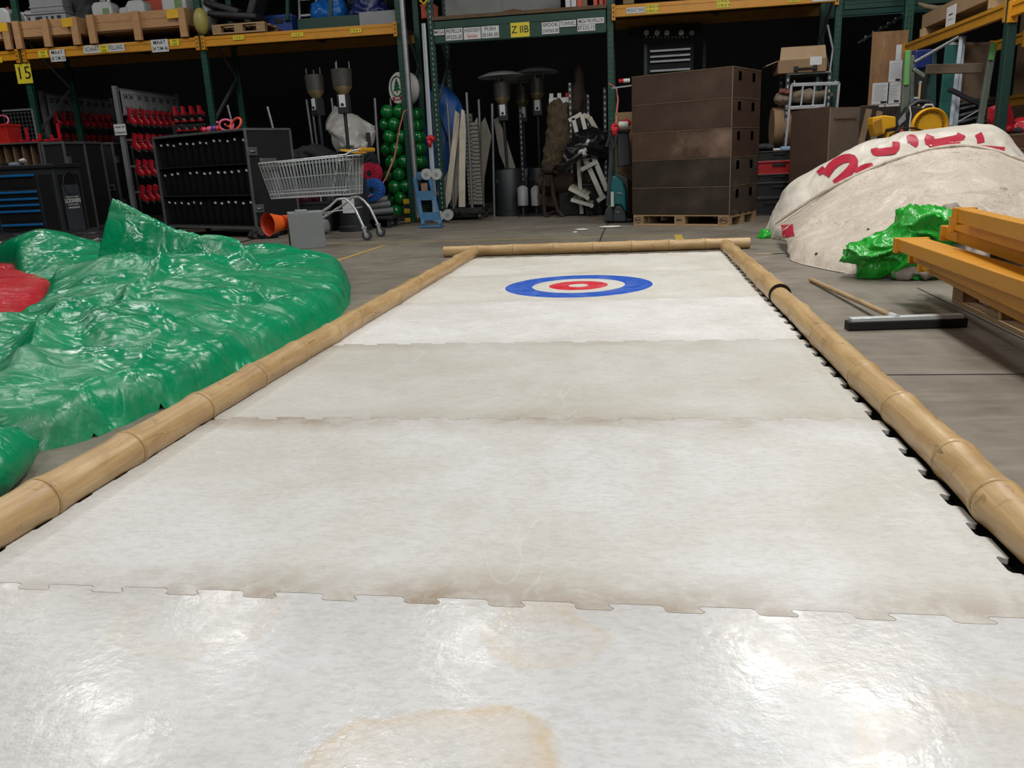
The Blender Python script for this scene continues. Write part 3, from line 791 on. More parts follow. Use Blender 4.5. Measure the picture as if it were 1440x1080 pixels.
def upright(x, label, top=5.2, pm=None, y=RY, dep=DEP, group=None):
    r = T('rack_upright', label, 'rack upright', (x, y+.045, 0), group='rack uprights')
    for yy in (0, dep):
        o = B().box((0,0,0), (.095,.08,top)).build('post', pm or M_post, r, bevel=.008); o.location = (0, yy, top/2+.006)
        # build() keeps parented meshes where they are; the post's own centre is its origin
        B().lo((0, yy, 0), (.14,.14,.006)).build('foot_plate', M_gbeam, r)
    n = int(top/.75)
    for i in range(n):
        z0, z1 = .25+i*.75, .25+(i+1)*.75
        a, b = ((0,.04,z0),(0,dep-.04,z1)) if i % 2 == 0 else ((0,dep-.04,z0),(0,.04,z1))
        B().bar(a, b, .03, .04).build('brace', M_steel, r)
    return r
upright(-10.0, 'green rack post carrying the yellow 15 plate')
upright(-6.82, 'green rack post behind the open black flight case, beside the red skates')
upright(-3.56, 'green rack post rising behind the green balloon column', pm=M_post)
upright(-3.06, 'dark perforated rack post beside the blue hand truck', pm=M_postd)
upright(-.33, 'green rack post behind the teal sweeper')
upright(2.92, 'green rack post behind the cardboard box on its trolley')
def beam(x0, x1, m, label, h=.155, top=BT, name='shelf_beam', y=RY, ends=True):
    r = T(name, label, 'rack beam', ((x0+x1)/2, y, top-h), group='front beams of the racking')
    L = x1-x0
    B().box((0, 0, h/2), (L-.02, .05, h)).build('beam_body', m, r, bevel=.006)
    B().box((0, -.027, h*.82), (L-.04, .012, h*.3)).box((0, -.027, h*.16), (L-.04, .012, h*.26)).build('flange', m, r, bevel=.003)
    if ends:
        for s in (-1, 1):
            e = B().box((s*(L/2-.0), -.012, h/2-.015), (.055, .09, h*1.35)); e.build('end_connector', m, r, bevel=.004)
            hk = B()
            for q in (-.35, 0, .35): hk.box((s*(L/2+.0), -.0585, h/2-.015+q*h*1.1), (.016, .006, .026))
            hk.build('hook_slots', M_ink, r)
    return r
bA = beam(-13.1, -10.06, M_beam, 'yellow shelf beam running out past the 15 plate')
bB = beam(-9.94, -6.87, M_beam, 'yellow shelf beam with the SCHAATS STELLING labels')
bC = beam(-6.77, -3.61, M_beam, 'yellow shelf beam above the shopping cart')
bZ = beam(-3.01, -.38, M_gbeam, 'dark green shelf beam with the Z IIB plate', h=.325, top=3.0, ends=False)
bD = beam(-.28, 2.87, M_beam, 'yellow shelf beam above the stack of brown crates', top=3.04, h=.165)
bE = beam(2.97, 6.2, M_gbeam, 'dark green shelf beam in the corner right of the brown crates', top=2.86, h=.10, ends=False)
for x0, x1, m in ((-13.1,-10.06,M_rear),(-9.94,-6.87,M_rear),(-6.77,-3.61,M_rear),(-3.01,-.38,M_gbeam),(-.28,2.87,M_rear)):
    tag(B().box(((x0+x1)/2, RY+DEP+.04, BT-.08), (x1-x0, .05, .155)).box(((x0+x1)/2, RY+DEP+.015, BT-.03), (x1-x0-.05, .012, .05)).build('rear_beam', m, bevel=.005),
        {-13.1:'dull rear rack beam at the far left end',-9.94:'dull rear rack beam above the skate racks',-6.77:'dull rear rack beam above the flight case and cart',-3.01:'green rear rack beam behind the Z IIB shelf',-.28:'dull rear rack beam above the brown crates'}[x0], 'rack beam')
    tag(B().box(((x0+x1)/2, RY+.6, BT-.0+(.0)), (x1-x0, DEP-.06, .02)).box(((x0+x1)/2, RY+.6, BT-.03), (.06, DEP-.06, .04)).build('shelf_deck', M_deck),
        {-13.1:'dark shelf deck at the far left end',-9.94:'dark shelf deck above the skate racks',-6.77:'dark shelf deck above the flight case and cart',-3.01:'brown wooden deck on the Z IIB shelf',-.28:'dark shelf deck above the brown crates'}[x0], 'shelf')
tag(B().box((-1.7, RY+.45, 3.035), (2.64, 1.0, .05)).build('deck_board', mat('deck brown', '5e4a35', .8, var=.2)), 'brown board lying on top of the Z IIB shelf', 'board')
def plate(par, x0, y0, x1, y1, m, lines=(), Y=RY-.04, tm=None, name='label_plate', size=None, bold=.004, thick=.003, sx=1., skew=True):
    a, b = A(x0, y0, Y), A(x1, y1, Y)
    # flatten the tilt of the picture: width from x, height from y at the middle
    xm = (x0+x1)/2; zt, zb = A(xm, y0, Y).z, A(xm, y1, Y).z
    cx = (a.x+b.x)/2; w, h = b.x-a.x, zt-zb; cz = (zt+zb)/2
    o = B().box((cx, Y, cz), (w, thick, h)).build(name, m, par, world=True)
    inv = wmat(par).inverted() if par else Matrix()
    n = len(lines)
    for i, ln in enumerate(lines):
        sz = (size or .78)*h/n; zc = cz+h/2-(i+.5)*h/n
        t = text(ln, sz*1.12, tm[i] if isinstance(tm, (list, tuple)) else (tm or M_ink), o, inv @ Vector((cx, Y-thick/2-.0012, zc)), bold=bold*h*.8, sx=sx)
        wd = t.dimensions.x if False else max((v.co.x for v in t.data.vertices), default=0)-min((v.co.x for v in t.data.vertices), default=0)
        if wd > w*.92: t.scale = (w*.92/wd, 1, 1)
    return o
plate(bA, -1, 80, 3.5, 88, M_yel)
plate(bB, 53, 71.5, 68, 81, M_yel, ('1501','1501'))
plate(bB, 69, 69.5, 93, 86.5, M_white, ('MAAT','28 T/M 33'), Y=RY-.045)
plate(bB, 116, 63, 176, 73.5, M_white, ('SCHAATS     STELLING',))
plate(bB, 138.5, 63.5, 153.5, 74, M_yel, ('1501','1502'), Y=RY-.046)
plate(bB, 211.5, 55.5, 238, 73, M_white, ('MAAT','34 T/M 46'), Y=RY-.045)
plate(bB, 238.3, 55, 252.5, 64.5, M_yel, ('1501','1502'))
for x0, y0, x1, y1 in ((327,50,343.5,56),(409.6,46,427,51.5),(492,40,508.5,46)): plate(bC, x0, y0, x1, y1, M_yel, ('1 0 0 1',))
plate(bZ, 610, 41.5, 625, 49.5, M_white, ('MEGA',)); plate(bZ, 626, 39.8, 651, 56.5, M_white, ('PROPELLOR','EF225.20'))
plate(bZ, 651.7, 38.5, 676.4, 55, M_white, ('HOCKEY','Smile'), tm=(M_ink, M_inkr)); plate(bZ, 676.7, 36.5, 702, 53.2, M_white, ('PUSH','SE185.00'))
plate(bZ, 717.7, 31.5, 745, 52, M_yel, ('Z IIB',), size=.62, bold=.008)
plate(bZ, 761.7, 31, 786.4, 47.5, M_white, ('SPOOK','OW565.00')); plate(bZ, 786.6, 28.5, 810, 37.5, M_white, ('TUNNEL',))
plate(bZ, 812, 25.3, 849.6, 33.5, M_white, ('MEGA PROPELLOR',)); plate(bZ, 812, 34.5, 837, 43.5, M_white, ('EF225.15',))
plate(bD, 880.6, 10.4, 906.7, 18.6, M_white, ('PRODUCT INFO',)); plate(bD, 907.7, 6.3, 925.8, 18.6, M_yel, ('15 00 02 A','15 00 01 A'))
plate(bD, 1007.7, -1.5, 1027, 10.5, M_yel, ('15 00 02 B','15 00 01 B')); plate(bD, 1108.7, -7, 1127.5, 3, M_yel, ('15 00 02 C','15 00 01 C')); plate(bD, 1143,-6,1177,1.5, M_white)
s15 = T('bay_number_sign', 'yellow plate reading 15 hanging on the leftmost green rack post', 'sign', A(33.6,103,RY-.05).to_tuple())
plate(s15, 20.3, 89.5, 47, 117.5, M_yel, ('15',), Y=RY-.02, size=.82, name='sign_plate')
# leaning scaffold tube and white pole at the junction
tag(B().tube([A(588,306,12.9)+Vector((0,0,-.0)), A(564,-12,13.0)], .045, 16).build('scaffold_tube', M_steel, smooth=60), 'thick grey steel tube standing before the green balloon column', 'tube')
tag(B().bar(Vector((A(607,240,13.05).x+.02,13.05,.005)), A(596,33,13.1), .05, .03).bar(Vector((A(603.5,240,13.02).x+.02,13.02,.005)), A(593.8,33,13.07), .014, .02).build('white_profile', mat('white metal', 'b9bfc4', .35, .3, var=.05)), 'white metal profile leaning on the dark perforated rack post', 'profile')

# ================================================================ GOODS ON THE UPPER SHELVES
M_crate = mat('crate wood', 'b58b60', .75, var=.16, scale=5, stretch=(2,18,18), bump=.15, bscale=20, dirt='7b5a3c', dirt_amt=.35)
def px_box(x0, x1, y, Y): return A(x0, y, Y).x, A(x1, y, Y).x
def wood_bin(x0, x1, label, z=BT+.01, h=.42, dep=.9, y=RY-.04, legs=3, sticker=None):
    L = x1-x0; r = T('wooden_bin', label, 'wooden bin', (x0, y, z), group='wooden bins on the yellow shelf')
    for i in range(legs):
        x = .06+(L-.12)*i/(legs-1)
        for yy in (-.012, dep+.012): B().lo((x, yy, 0), (.12, .06, h)).build('leg', M_crate, r, bevel=.004)
    for yy, nm in ((.03, 'front_board'), (dep-.03, 'rear_board')):
        for q in (0, 1): B().lo((L/2, yy, h*.42+q*h*.295), (L-.006, .022, h*.285)).build(nm, M_crate, r, bevel=.003)
    for xx in (.011, L-.011): B().lo((xx, dep/2, h*.42), (.022, dep-.02, h*.58)).build('side_board', M_crate, r, bevel=.003)
    B().lo((L/2, dep/2, h*.38), (L-.05, dep-.1, .03)).build('floor_board', M_crate, r)
    if sticker:
        s = B().lo((sticker*L, -.045, h*.66), (.2, .003, .13)).build('sticker', mat('sticker', 'd9a81e', .5), r)
    return r
wood_bin(px_box(-40,19,60,13.2)[0], A(20,60,13.2).x, 'wooden bin at the left edge holding a white container', sticker=.86, legs=3)
wood_bin(A(26,60,13.2).x, A(116,55,13.2).x, 'wooden bin holding the grey crate and clear tub', sticker=.86)
wood_bin(A(129,50,13.2).x, A(266,40,13.2).x, 'widest wooden bin holding the translucent jerrycans', h=.43, sticker=.88)
M_can = mat('translucent plastic', 'b7bab8', .35, var=.05); M_capb = mat('cap blue', '3f6fb0', .4); M_capr = mat('cap red', 'b03328', .4); M_greyp = mat('grey plastic', '8a8c90', .45, var=.06)
M_dkg = mat('dark grey fabric', '2d2e31', .85, var=.2)
def can(x, y, z, w, h, d, label, cap=M_capr, lab=None, rz=0, cat='jerrycan'):
    r = T('jerrycan', label, cat, (x, y, z), rz)
    prof = [(-w/2,0),(w/2,0),(w/2,h*.78),(w*.36,h*.9),(-w*.36,h*.9),(-w/2,h*.78)]
    b = B().prism([(p[0], p[1]) for p in prof], -d/2, d/2, Matrix.Rotation(R(90), 4, 'X'))
    b.build('body', M_can, r, bevel=.03, smooth=40)
    B().lathe([(.03,h*.88),(.03,h*.97),(.027,h)], (w*.2,0,0), 12).build('cap', cap, r, smooth=40)
    B().tube([(-w*.25,0,h*.88),(-w*.2,0,h*.97),(w*.02,0,h*.97),(w*.06,0,h*.88)], .012, 6).build('handle', M_can, r, smooth=60)
    if lab: B().box((w*.2,-d/2-.003,h*.45), (w*.3,.004,h*.45)).build('paper_label', lab, r)
    return r
zb = BT+.206
M_labg = mat('label green', '6f8f5a', .6)
can(A(4,35,13.4).x-.05, 13.5, zb, .62, .52, .5, 'white plastic container in the bin at the left edge')
can(A(34,34,13.55).x, 13.75, zb, .4, .5, .3, 'white plastic can behind the green post, beside the clear tub')
c = A(72,18,13.5); r = T('storage_crate', 'grey plastic lidded crate on top of the clear tub', 'crate', (c.x, 13.6, zb+.38))
B().lo((0,0,0), (.6,.4,.42)).build('crate_body', M_greyp, r, bevel=.015); B().lo((0,0,.07), (.62,.42,.03)).lo((0,0,.36), (.62,.42,.03)).build('rim', M_greyp, r, bevel=.006)
B().lo((.08,-.206,.30), (.13,.006,.12)).build('paper_label', M_white, r); B().lo((-.1,-.203,.22), (.26,.006,.012)).build('slot', M_dkg, r)
r = T('clear_tub', 'clear plastic tub of small parts under the grey crate', 'tub', (c.x-.02, 13.6, zb))
M_clear = mat('clear tub', '9ea1a4', .3, var=.25, scale=18)
B().lo((0,0,0), (.72,.46,.36)).build('tub_body', M_clear, r, bevel=.02); B().lo((0,0,.34), (.76,.5,.03)).build('rim', M_greyp, r, bevel=.01)
for i, x in enumerate((-.3,-.16,-.1,.02,.12,.24)): B().lo((x,-.232,.19), (.03+.02*(i%3),.006,.12)).build('stored_part', M_dkg, r)
nb = B().ball((c.x+.62,13.7,zb+.25), (.26,.3,.3)).ball((c.x+.55,13.75,zb+.5), (.22,.3,.25))
tag(apply_remesh(nb, .03, crumple(.05,5)).build('grey_bundle', M_dkg, smooth=180), 'dark grey padded bundle standing beside the grey crate', 'bundle')
x = lambda p, q=20, Y=13.5: A(p, q, Y).x
can(x(150), 13.5, zb+.05, .36, .46, .25, 'translucent jerrycan nearest the grey bundle in the wide bin', M_can, M_labg)
can(x(178), 13.6, zb, .26, .42, .25, 'small jerrycan left of the red-capped one in the wide bin', M_can)
can(x(197), 13.5, zb, .32, .50, .25, 'translucent jerrycan with a red cap in the wide bin', M_capr)
can(x(252), 13.5, zb, .42, .64, .28, 'tall translucent jerrycan at the right end of the wide bin', M_can, M_labg)
can(x(224), 13.45, zb, .3, .27, .22, 'low translucent can between the red-capped and the tall jerrycan', M_capb)
r = T('orange_carton', 'orange and black carton behind the jerrycans', 'carton', (x(222,8,14), 13.95, zb)); B().lo((0,0,0),(.36,.25,.52)).build('carton_body', mat('orange card','b4452a',.6), r, bevel=.006); B().lo((0,-.128,.2),(.3,.004,.12)).build('carton_print', M_ink, r)
M_lemon = mat('lemon vinyl', '9c934e', .45)
b = B().ball(A(283,30,13.15), (.12,.12,.2), 18, 12); b.xform(Matrix()); nb = tag(b.build('yellow_buoy', M_lemon, smooth=180), 'pale yellow oval buoy beside the green post above the skates', 'buoy')
tag(B().ball(A(292,18,13.5), (.16,.16,.28), 18, 12).build('grey_buoy', M_greyp, smooth=180), 'grey oval buoy behind the pale yellow one', 'buoy')
# bay above the cart
x0, x1 = A(298,40,13.15).x, A(372,35,13.15).x
pallet('euro_pallet', 'small wooden pallet on the yellow shelf under black padded seats', (x0, 13.15, BT+.012), 0, L=x1-x0, D=1.0)
M_blk = mat('black leatherette', '26272a', .5, var=.2)
zp = BT+.16
for (cx, cy, dims, ry, lab) in ((335,24,(.82,.5,.09),.12,'flat black padded seat lying on the small wooden pallet'),(318,12,(.6,.4,.1),.32,'tilted black padded seat on the pile above the pallet'),(362,8,(.12,.42,.62),.42,'black padded backrest slanting off the right of the pallet')):
    p = A(cx, cy, 13.5); m_ = Matrix.Rotation(ry, 4, 'Y')
    o = B().box((0,0,0), dims).xform(Matrix.Translation(p) @ m_).build('padded_seat', M_blk, bevel=.03, smooth=60); tag(o, lab, 'seat cushion')
M_alu = mat('aluminium', 'aeb3b5', .4, .25, var=.06)
def ladder(pa, pb, w, n, label, side=(1,0,0)):
    pa, pb, s = Vector(pa), Vector(pb), Vector(side)*(w/2); r = T('aluminium_ladder', label, 'ladder', pa.to_tuple())
    for k in (-1, 1): B().bar(pa+s*k, pb+s*k, .03, .07).build('stile', M_alu, r, world=True)
    for i in range(n):
        c = pa.lerp(pb, (i+.3)/n); B().bar(c-s, c+s, .035, .03).build('rung', M_alu, r, world=True)
ladder(A(434,28,14.0), A(430,-60,14.6), .30, 4, 'aluminium ladder standing on the shelf above the cart')
M_blue = mat('blue plastic', '1f3f86', .4, var=.1); M_btarp = plastic('blue tarpaulin', '1c68b8', .3); M_navy = plastic('navy tarpaulin', '1d2a63', .35)
def tote(c, d, m, label, name='plastic_crate', grp=None, rz=0):
    r = T(name, label, 'crate', c, rz, grp); w, l, h = d
    B().lo((0,0,0), (w*.94, l*.94, h)).build('crate_body', m, r, bevel=.012)
    B().lo((0,0,h*.86), (w, l, h*.14)).lo((0,0,h*.0), (w*.97, l*.97, h*.06)).build('rim', m, r, bevel=.006)
    B().lo((0,-l*.5+.004,h*.62), (w*.3,.02,h*.18)).build('grip', M_ink, r)
    return r
tote((A(398,24,14).x, 14.0, BT+.012), (.46,.4,.34), M_blue, 'blue crate on the shelf left of the aluminium ladder')
def lump(name, mat_, label, cat, balls, vox=.03, amp=.05, fr=5., zmin=None):
    b = B()
    for c, r_ in balls: b.ball(c, r_, 18, 12)
    nb = apply_remesh(b, vox, crumple(amp, fr, .4))
    if zmin is not None:
        for p in nb.v: p.z = max(p.z, zmin)
    return tag(nb.build(name, mat_, smooth=180), label, cat)
lump('blue_tarpaulin', M_btarp, 'bright blue tarpaulin bundled on the shelf right of the ladder', 'tarpaulin', [(A(452,20,14.),(.16,.2,.24)),(A(474,19,14.),(.18,.2,.24)),(A(472,0,14.),(.15,.2,.3))], zmin=BT+.012)
lump('navy_tarpaulin', M_navy, 'navy folded tarpaulin on the shelf beside the grey steel tube', 'tarpaulin', [(A(512,22,14.),(.22,.25,.17)),(A(533,21,14.),(.2,.25,.16)),(A(520,4,14.),(.25,.25,.2))], zmin=BT+.012)
lump('grey_blanket', M_dkg, 'grey cloth bundle on top of the navy tarpaulin', 'blanket', [(A(505,-4,14.1),(.2,.25,.22)),(A(540,-6,14.1),(.16,.2,.2))])
tag(B().box((A(470,35,13.7).x,13.62,BT+.13), (1.15,.03,.2)).box((A(470,35,13.7).x,13.65,BT+.04), (1.1,.06,.04)).build('green_panel_sheet', M_gbeam), 'dark green steel panel lying behind the beam above the cart', 'panel')
tag(B().box((A(535,32,13.5).x,13.4,BT+.12), (.6,.03,.2)).box((A(535,32,13.5).x,13.44,BT+.04), (.56,.06,.04)).build('grey_panel_sheet', M_greyp), 'grey steel panel behind the beam next to the grey tube', 'panel')
for p, lab in ((405,'dark green post standing on the shelf left of the ladder'),(466,'dark green post standing between the two halves of the blue tarpaulin')):
    tag(B().bar(A(p,27,13.8), A(p,-80,13.8), .07, .05).lo(tuple(A(p,27,13.8)-Vector((0,0,.02))), (.11,.09,.01)).build('shelf_post', M_gbeam), lab, 'post')
# Z IIB shelf goods
tag(B().box((A(706,5,14).x,14.05,3.6), (1.86,.05,1.1)).box((A(706,5,14).x,14.02,3.6), (.012,.012,1.1)).build('grey_board', mat('pale grey board','8b8d8b',.7,var=.05)), 'pale grey board standing along the Z IIB shelf', 'board')
r = lump('brown_bag', mat('kraft paper','6b4a31',.8,var=.15), 'flat brown paper bag lying on the Z IIB shelf', 'bag', [(A(700,25,13.6),(.42,.2,.06)),(A(720,22,13.6),(.24,.2,.08))], amp=.02)
M_or = mat('orange plastic','c2492a',.4)
tote((A(602,26,13.5).x+.03,13.5,BT+.06), (.22,.3,.2), M_or, 'orange crate squeezed between the two rack posts')
tag(B().tube([A(596,2,13.1)+Vector((-.06,0,.02)), A(596,6,13.1), A(601,0,13.1)+Vector((.05,0,.05))], .02, 8).build('yellow_strap', mat('strap yellow','c9a21e',.5), smooth=60), 'yellow strap wound on the dark perforated rack post', 'strap')
for i, (p, m_) in enumerate(((800,M_white),(808,M_white),(816,M_or),(823,mat('brown card','7d6550',.7)))):
    rr = T('folder', ('white upright folder left in the row on the Z IIB shelf','white upright folder right beside the orange one','orange upright folder on the Z IIB shelf','brown upright folder at the end of the row')[i], 'folder', (A(p,10,13.5).x, 13.45, 3.07)); B().lo((0,0,0),(.075,.28,.42)).build('cover', m_, rr, bevel=.004); B().lo((0,-.141,.22),(.05,.003,.1)).build('spine_label', M_white, rr)
for i, p in enumerate((838,846,853)):
    rr = T('orange_folder', ('orange folder nearest the brown one','orange folder in the middle of the last trio','orange folder against the green rack post')[i], 'folder', (A(p,5,13.5).x, 13.45, 3.07)); B().lo((0,0,0),(.06,.28,.5)).build('cover', M_or, rr, bevel=.004); B().lo((0,-.141,.25),(.035,.003,.12)).build('spine_label', M_white, rr)
r = T('small_carton', 'small brown carton on the yellow shelf above the crates', 'carton', (A(884,5,13.3).x, 13.32, BT+.034)); B().lo((0,0,0),(.16,.2,.2)).build('carton_body', mat('carton','7a6446',.8), r, bevel=.004); B().lo((0,0,.2),(.16,.05,.002)).build('tape', M_dkg, r)
# ================================================================ LEFT: TOOL CHEST, SKATE RACKS, CASES, CART
M_case = mat('case black', '121214', .7, var=.2, bump=.2, bscale=60); M_edge = mat('case edge', '7d8083', .4, .7, var=.1)
M_caster = mat('caster grey', '3b3d40', .5); M_darkst = mat('dark steel', '2b2d30', .45, .3)
def caster(par, x, y, r=.05, m=None):
    o = B().lathe([(r,-.014),(r,.014)], (x,y,r), 14, 'X').build('caster', m or M_caster, par, smooth=40)
    B().box((x-.02,y,r*1.6),(.006,r,.07)).box((x+.02,y,r*1.6),(.006,r,.07)).box((x,y,r*2.2),(.05,r*1.2,.012)).build('caster_fork', M_edge, o)
    return o
# --- open flight case full of black sleeves
c0, c1 = G(234,318,.14), G(361,321,.14)
fd = c1-c0; fd.z = 0; FWd = fd.length; frz = math.atan2(fd.y, fd.x)
FH = A(338,182,c1.y).z-.14; FD = .75
fc = T('flight_case', 'open black flight case packed with rows of black sleeves', 'flight case', (c0.x, c0.y, 0), frz)
t = .012; z0 = .14
B().lo((FWd/2, FD-t/2, z0), (FWd, t, FH)).build('back_panel', M_case, fc)
B().lo((t/2, FD/2, z0), (t, FD, FH)).lo((t/2,FD/2,z0),(t*.5,FD,FH)).build('left_panel', M_case, fc)
B().lo((FWd-t/2, FD/2, z0), (t, FD, FH)).build('right_panel', M_case, fc)
B().lo((FWd/2, FD/2, z0), (FWd, FD, .03)).build('floor_panel', M_case, fc); B().lo((FWd/2, FD/2, z0+FH-t), (FWd, FD, t)).build('top_panel', M_case, fc)
rowz = [z0+.03, z0+FH*.345, z0+FH*.665]
for z in rowz[1:]: B().lo((FWd/2, FD/2, z-.012), (FWd-.03, FD-.03, .012)).build('shelf', M_edge if False else M_darkst, fc)
ee = B(); e_ = .032
for x in (0, FWd):
    for y in (0, FD): B().lo((x, y, z0), (e_, e_, FH)).build('corner_trim', M_edge, fc, bevel=.004)
for z in (z0, z0+FH):
    for y in (0, FD): B().box((FWd/2, y, z), (FWd, e_, e_)).build('edge_trim', M_edge, fc, bevel=.004)
    for x in (0, FWd): B().box((x, FD/2, z), (e_, FD, e_)).build('edge_trim', M_edge, fc, bevel=.004)
for z in (z0+FH*.78, z0+FH*.2):
    l = B().box((FWd+.012, .07, z), (.03,.16,.11)).build('latch', M_edge, fc, bevel=.006); B().tube([(FWd+.03,.03,z),(FWd+.045,.07,z),(FWd+.03,.12,z)], .014, 8).build('latch_lever', M_steel, l, smooth=60)
    B().box((-.01, .02, z), (.03,.06,.10)).build('hinge', M_edge, fc, bevel=.004)
for x in (.12, FWd-.12):
    for y in (.12, FD-.1): caster(fc, x, y, .055)
M_sleeve = mat('black sleeve', '050506', .9, var=.3, scale=10, spec=.2); M_tab = mat('white tab', 'c8c8c4', .5)
fm = wmat(fc)
n = 13; sw = (FWd-.08)/n; first = None
rng = random.Random(3)
skip = {(1,3), (2,6)}
for ri, z in enumerate(rowz):
    hh = FH*.295
    for i in range(n):
        p = fm @ Vector((.04+sw*(i+.5), .13, z+.002)); tab = (2-ri, i) not in skip
        lb_ = 'black sleeve with a white tab standing in the open flight case' 
        if first is None:
            first = T('black_sleeve', lb_, 'sleeve', p, frz, 'black sleeves packed in the flight case')
            B().lathe([(sw*.44,0),(sw*.47,.03),(sw*.47,hh*.9),(sw*.40,hh*.97),(sw*.25,hh*.985)], (0,0,0), 14).build('sleeve_body', M_sleeve, first, smooth=50)
            B().box((0,-sw*.50,hh*.84), (.045,.014,.028), ry=.3).build('tab', M_tab, first, bevel=.004)
        else: 
            q = dup(first, p, frz); q.rotation_euler = (0,0,frz+rng.uniform(-.25,.25)); s = rng.uniform(.93,1.0); q.scale = (1,1,s)
            if not tab:
                for ch in [o for o in COL.objects if o.parent == q and o.name.startswith('tab')]: bpy.data.objects.remove(ch)
                q['label'] = {(1,3):'black sleeve without its white tab in the middle row of the flight case',(2,6):'black sleeve without its white tab in the lower row of the flight case'}.get((2-ri,i), lb_)
# pink goggles on top
M_pink = mat('pink plastic', 'd0567a', .35); M_coral = mat('coral plastic', 'd3503f', .35); M_viol = mat('violet plastic', '3b3f9a', .35)
def hoop(name, c, r, rot, m, label, cat, w=.012):
    r_ = T(name, label, cat, c, rot=rot); pts = [(math.cos(a)*r, math.sin(a)*r*.8, 0) for a in np.linspace(0, 2*math.pi, 25)[:-1]]
    B().tube(pts, w, 8, closed=True).build('frame', m, r_, smooth=60)
    B().tube([(-r,0,0),(-r*1.2,.0,.05),(-r*1.05,0,.1)], w*.8, 6).build('strap', m, r_, smooth=60)
ztop = z0+FH+.02
hoop('headband', fm @ Vector((FWd*.64,.3,ztop+.085)), .10, (R(75),.2,.2), M_pink, 'pink plastic headband lying on the open flight case', 'headband', .018)
hoop('headband', fm @ Vector((FWd*.74,.3,ztop+.085)), .11, (R(65),-.3,-.3), M_coral, 'coral plastic headband with raised arms on the open flight case', 'headband', .018)
for i, (x, m_, l_) in enumerate(((.40,M_red,'red glossy ball at the left of the small things on the flight case'),(.46,M_pink,'pink ball beside the red one on the flight case'),(.51,M_viol,'violet ball on the flight case'),(.55,M_red,'red ball right beside the violet one on the flight case'))):
    o = B().ball((0,0,.05), (.055,.05,.05), 14, 8).build('toy_ball', m_, smooth=180); o.location = fm @ Vector((FWd*x,.3,ztop-.0)); tag(o, l_, 'ball')
# --- skate racks: grey posts with rows of red skates
M_gpost = mat('rack grey paint', '6a6d70', .5, var=.08); M_skate = mat('skate red', 'b01c2a', .28, var=.12); M_blade = mat('blade', '9a9da0', .3, .8); M_num = mat('number sheet', '9b9da0', .6, var=.08)
def skate_proto():
    r = T('ice_skate', 'x', 'ice skate', (0,0,0)); s = .30
    rows = []
    for i, (z, y0, y1, w) in enumerate(((0,-.15,.13,.045),(.05,-.155,.135,.05),(.09,-.14,.14,.05),(.12,-.06,.14,.05),(.18,-.005,.15,.048),(.26,.01,.165,.05),(.30,.02,.17,.05))):
        ring = []
        for a in np.linspace(0, 2*math.pi, 17)[:-1]:
            ring.append(Vector((math.cos(a)*w, (y0+y1)/2+math.sin(a)*(y1-y0)/2, z)))
        rows.append(ring)
    b = B(); b.grid(rows, closed_u=True); nn = len(b.v); b.f.append(list(range(15,-1,-1))); b.f.append(list(range(nn-16, nn)))
    b.build('boot', M_skate, r, smooth=60)
    B().box((0,-.01,-.035), (.012,.30,.03)).box((0,-.08,-.012),(.03,.05,.03)).box((0,.09,-.012),(.03,.05,.03)).build('blade', M_blade, r)
    B().tube([(-.05,.0,.14),(0,-.045,.155),(.05,.0,.14)], .012, 6).tube([(-.05,.0,.21),(0,-.035,.225),(.05,.0,.21)], .012, 6).build('buckle', M_darkst, r, smooth=60)
    return r
SK = skate_proto(); SK.scale = (.72,.72,.72); used = [False]
def skate(p, rot, label, group):
    if not used[0]:
        used[0] = True; SK.location = p; SK.rotation_euler = rot; SK['label'] = label; SK['group'] = group; return SK
    return dup(SK, p, rot=rot, label=label, group=group)
def skate_rack(px, ptop, Y, rows, nums, label, ncol, grp, first_lab, step=.2):
    """rack seen end-on: front post at px, rails running straight back, skates hung on its right face"""
    p = A(px, ptop, Y); r = T('skate_rack', label, 'skate rack', (p.x, p.y, 0)); H = p.z
    L = .3+step*ncol
    for y_, nm in ((0, 'front_post'), (L, 'rear_post')): B().lo((0,y_,0), (.075,.075,H)).build(nm, M_gpost, r, bevel=.006); B().lo((0,y_,0), (.5,.08,.06)).build('foot', M_gpost, r, bevel=.006)
    for z_ in (.12, H-.05): B().bar((0,-.02,z_), (0,L+.02,z_), .05, .05).build('frame_rail', M_gpost, r)
    for z in rows: B().bar((.06,.1,z+.02), (.06,L,z+.02), .025, .03).build('hanging_rail', M_gpost, r); B().box((.03,.1,z+.02),(.06,.03,.03)).build('bracket', M_gpost, r)
    y_ = .06
    for i, tx in enumerate(nums):
        w_ = .40 if i == 0 else .23
        s = B().box((.045, y_+w_/2, H-.26), (.006, w_-.02, .40)).build('number_sheet', M_num, r)
        for j, ln in enumerate(tx): text(ln, .12, M_ink, s, (.05, y_+w_/2, H-.16-.19*j), rot=(R(90),0,R(90)), bold=.002)
        y_ += w_
    for ri, z in enumerate(rows):
        for i in range(ncol):
            q = Vector((p.x+.10, p.y+.16+step*i, z-.11))
            skate(q, (R(24)+rng.uniform(-.06,.06), rng.uniform(-.05,.05), R(78)+rng.uniform(-.1,.1)), first_lab[ri], grp+' row %d' % (ri+1))
    return r
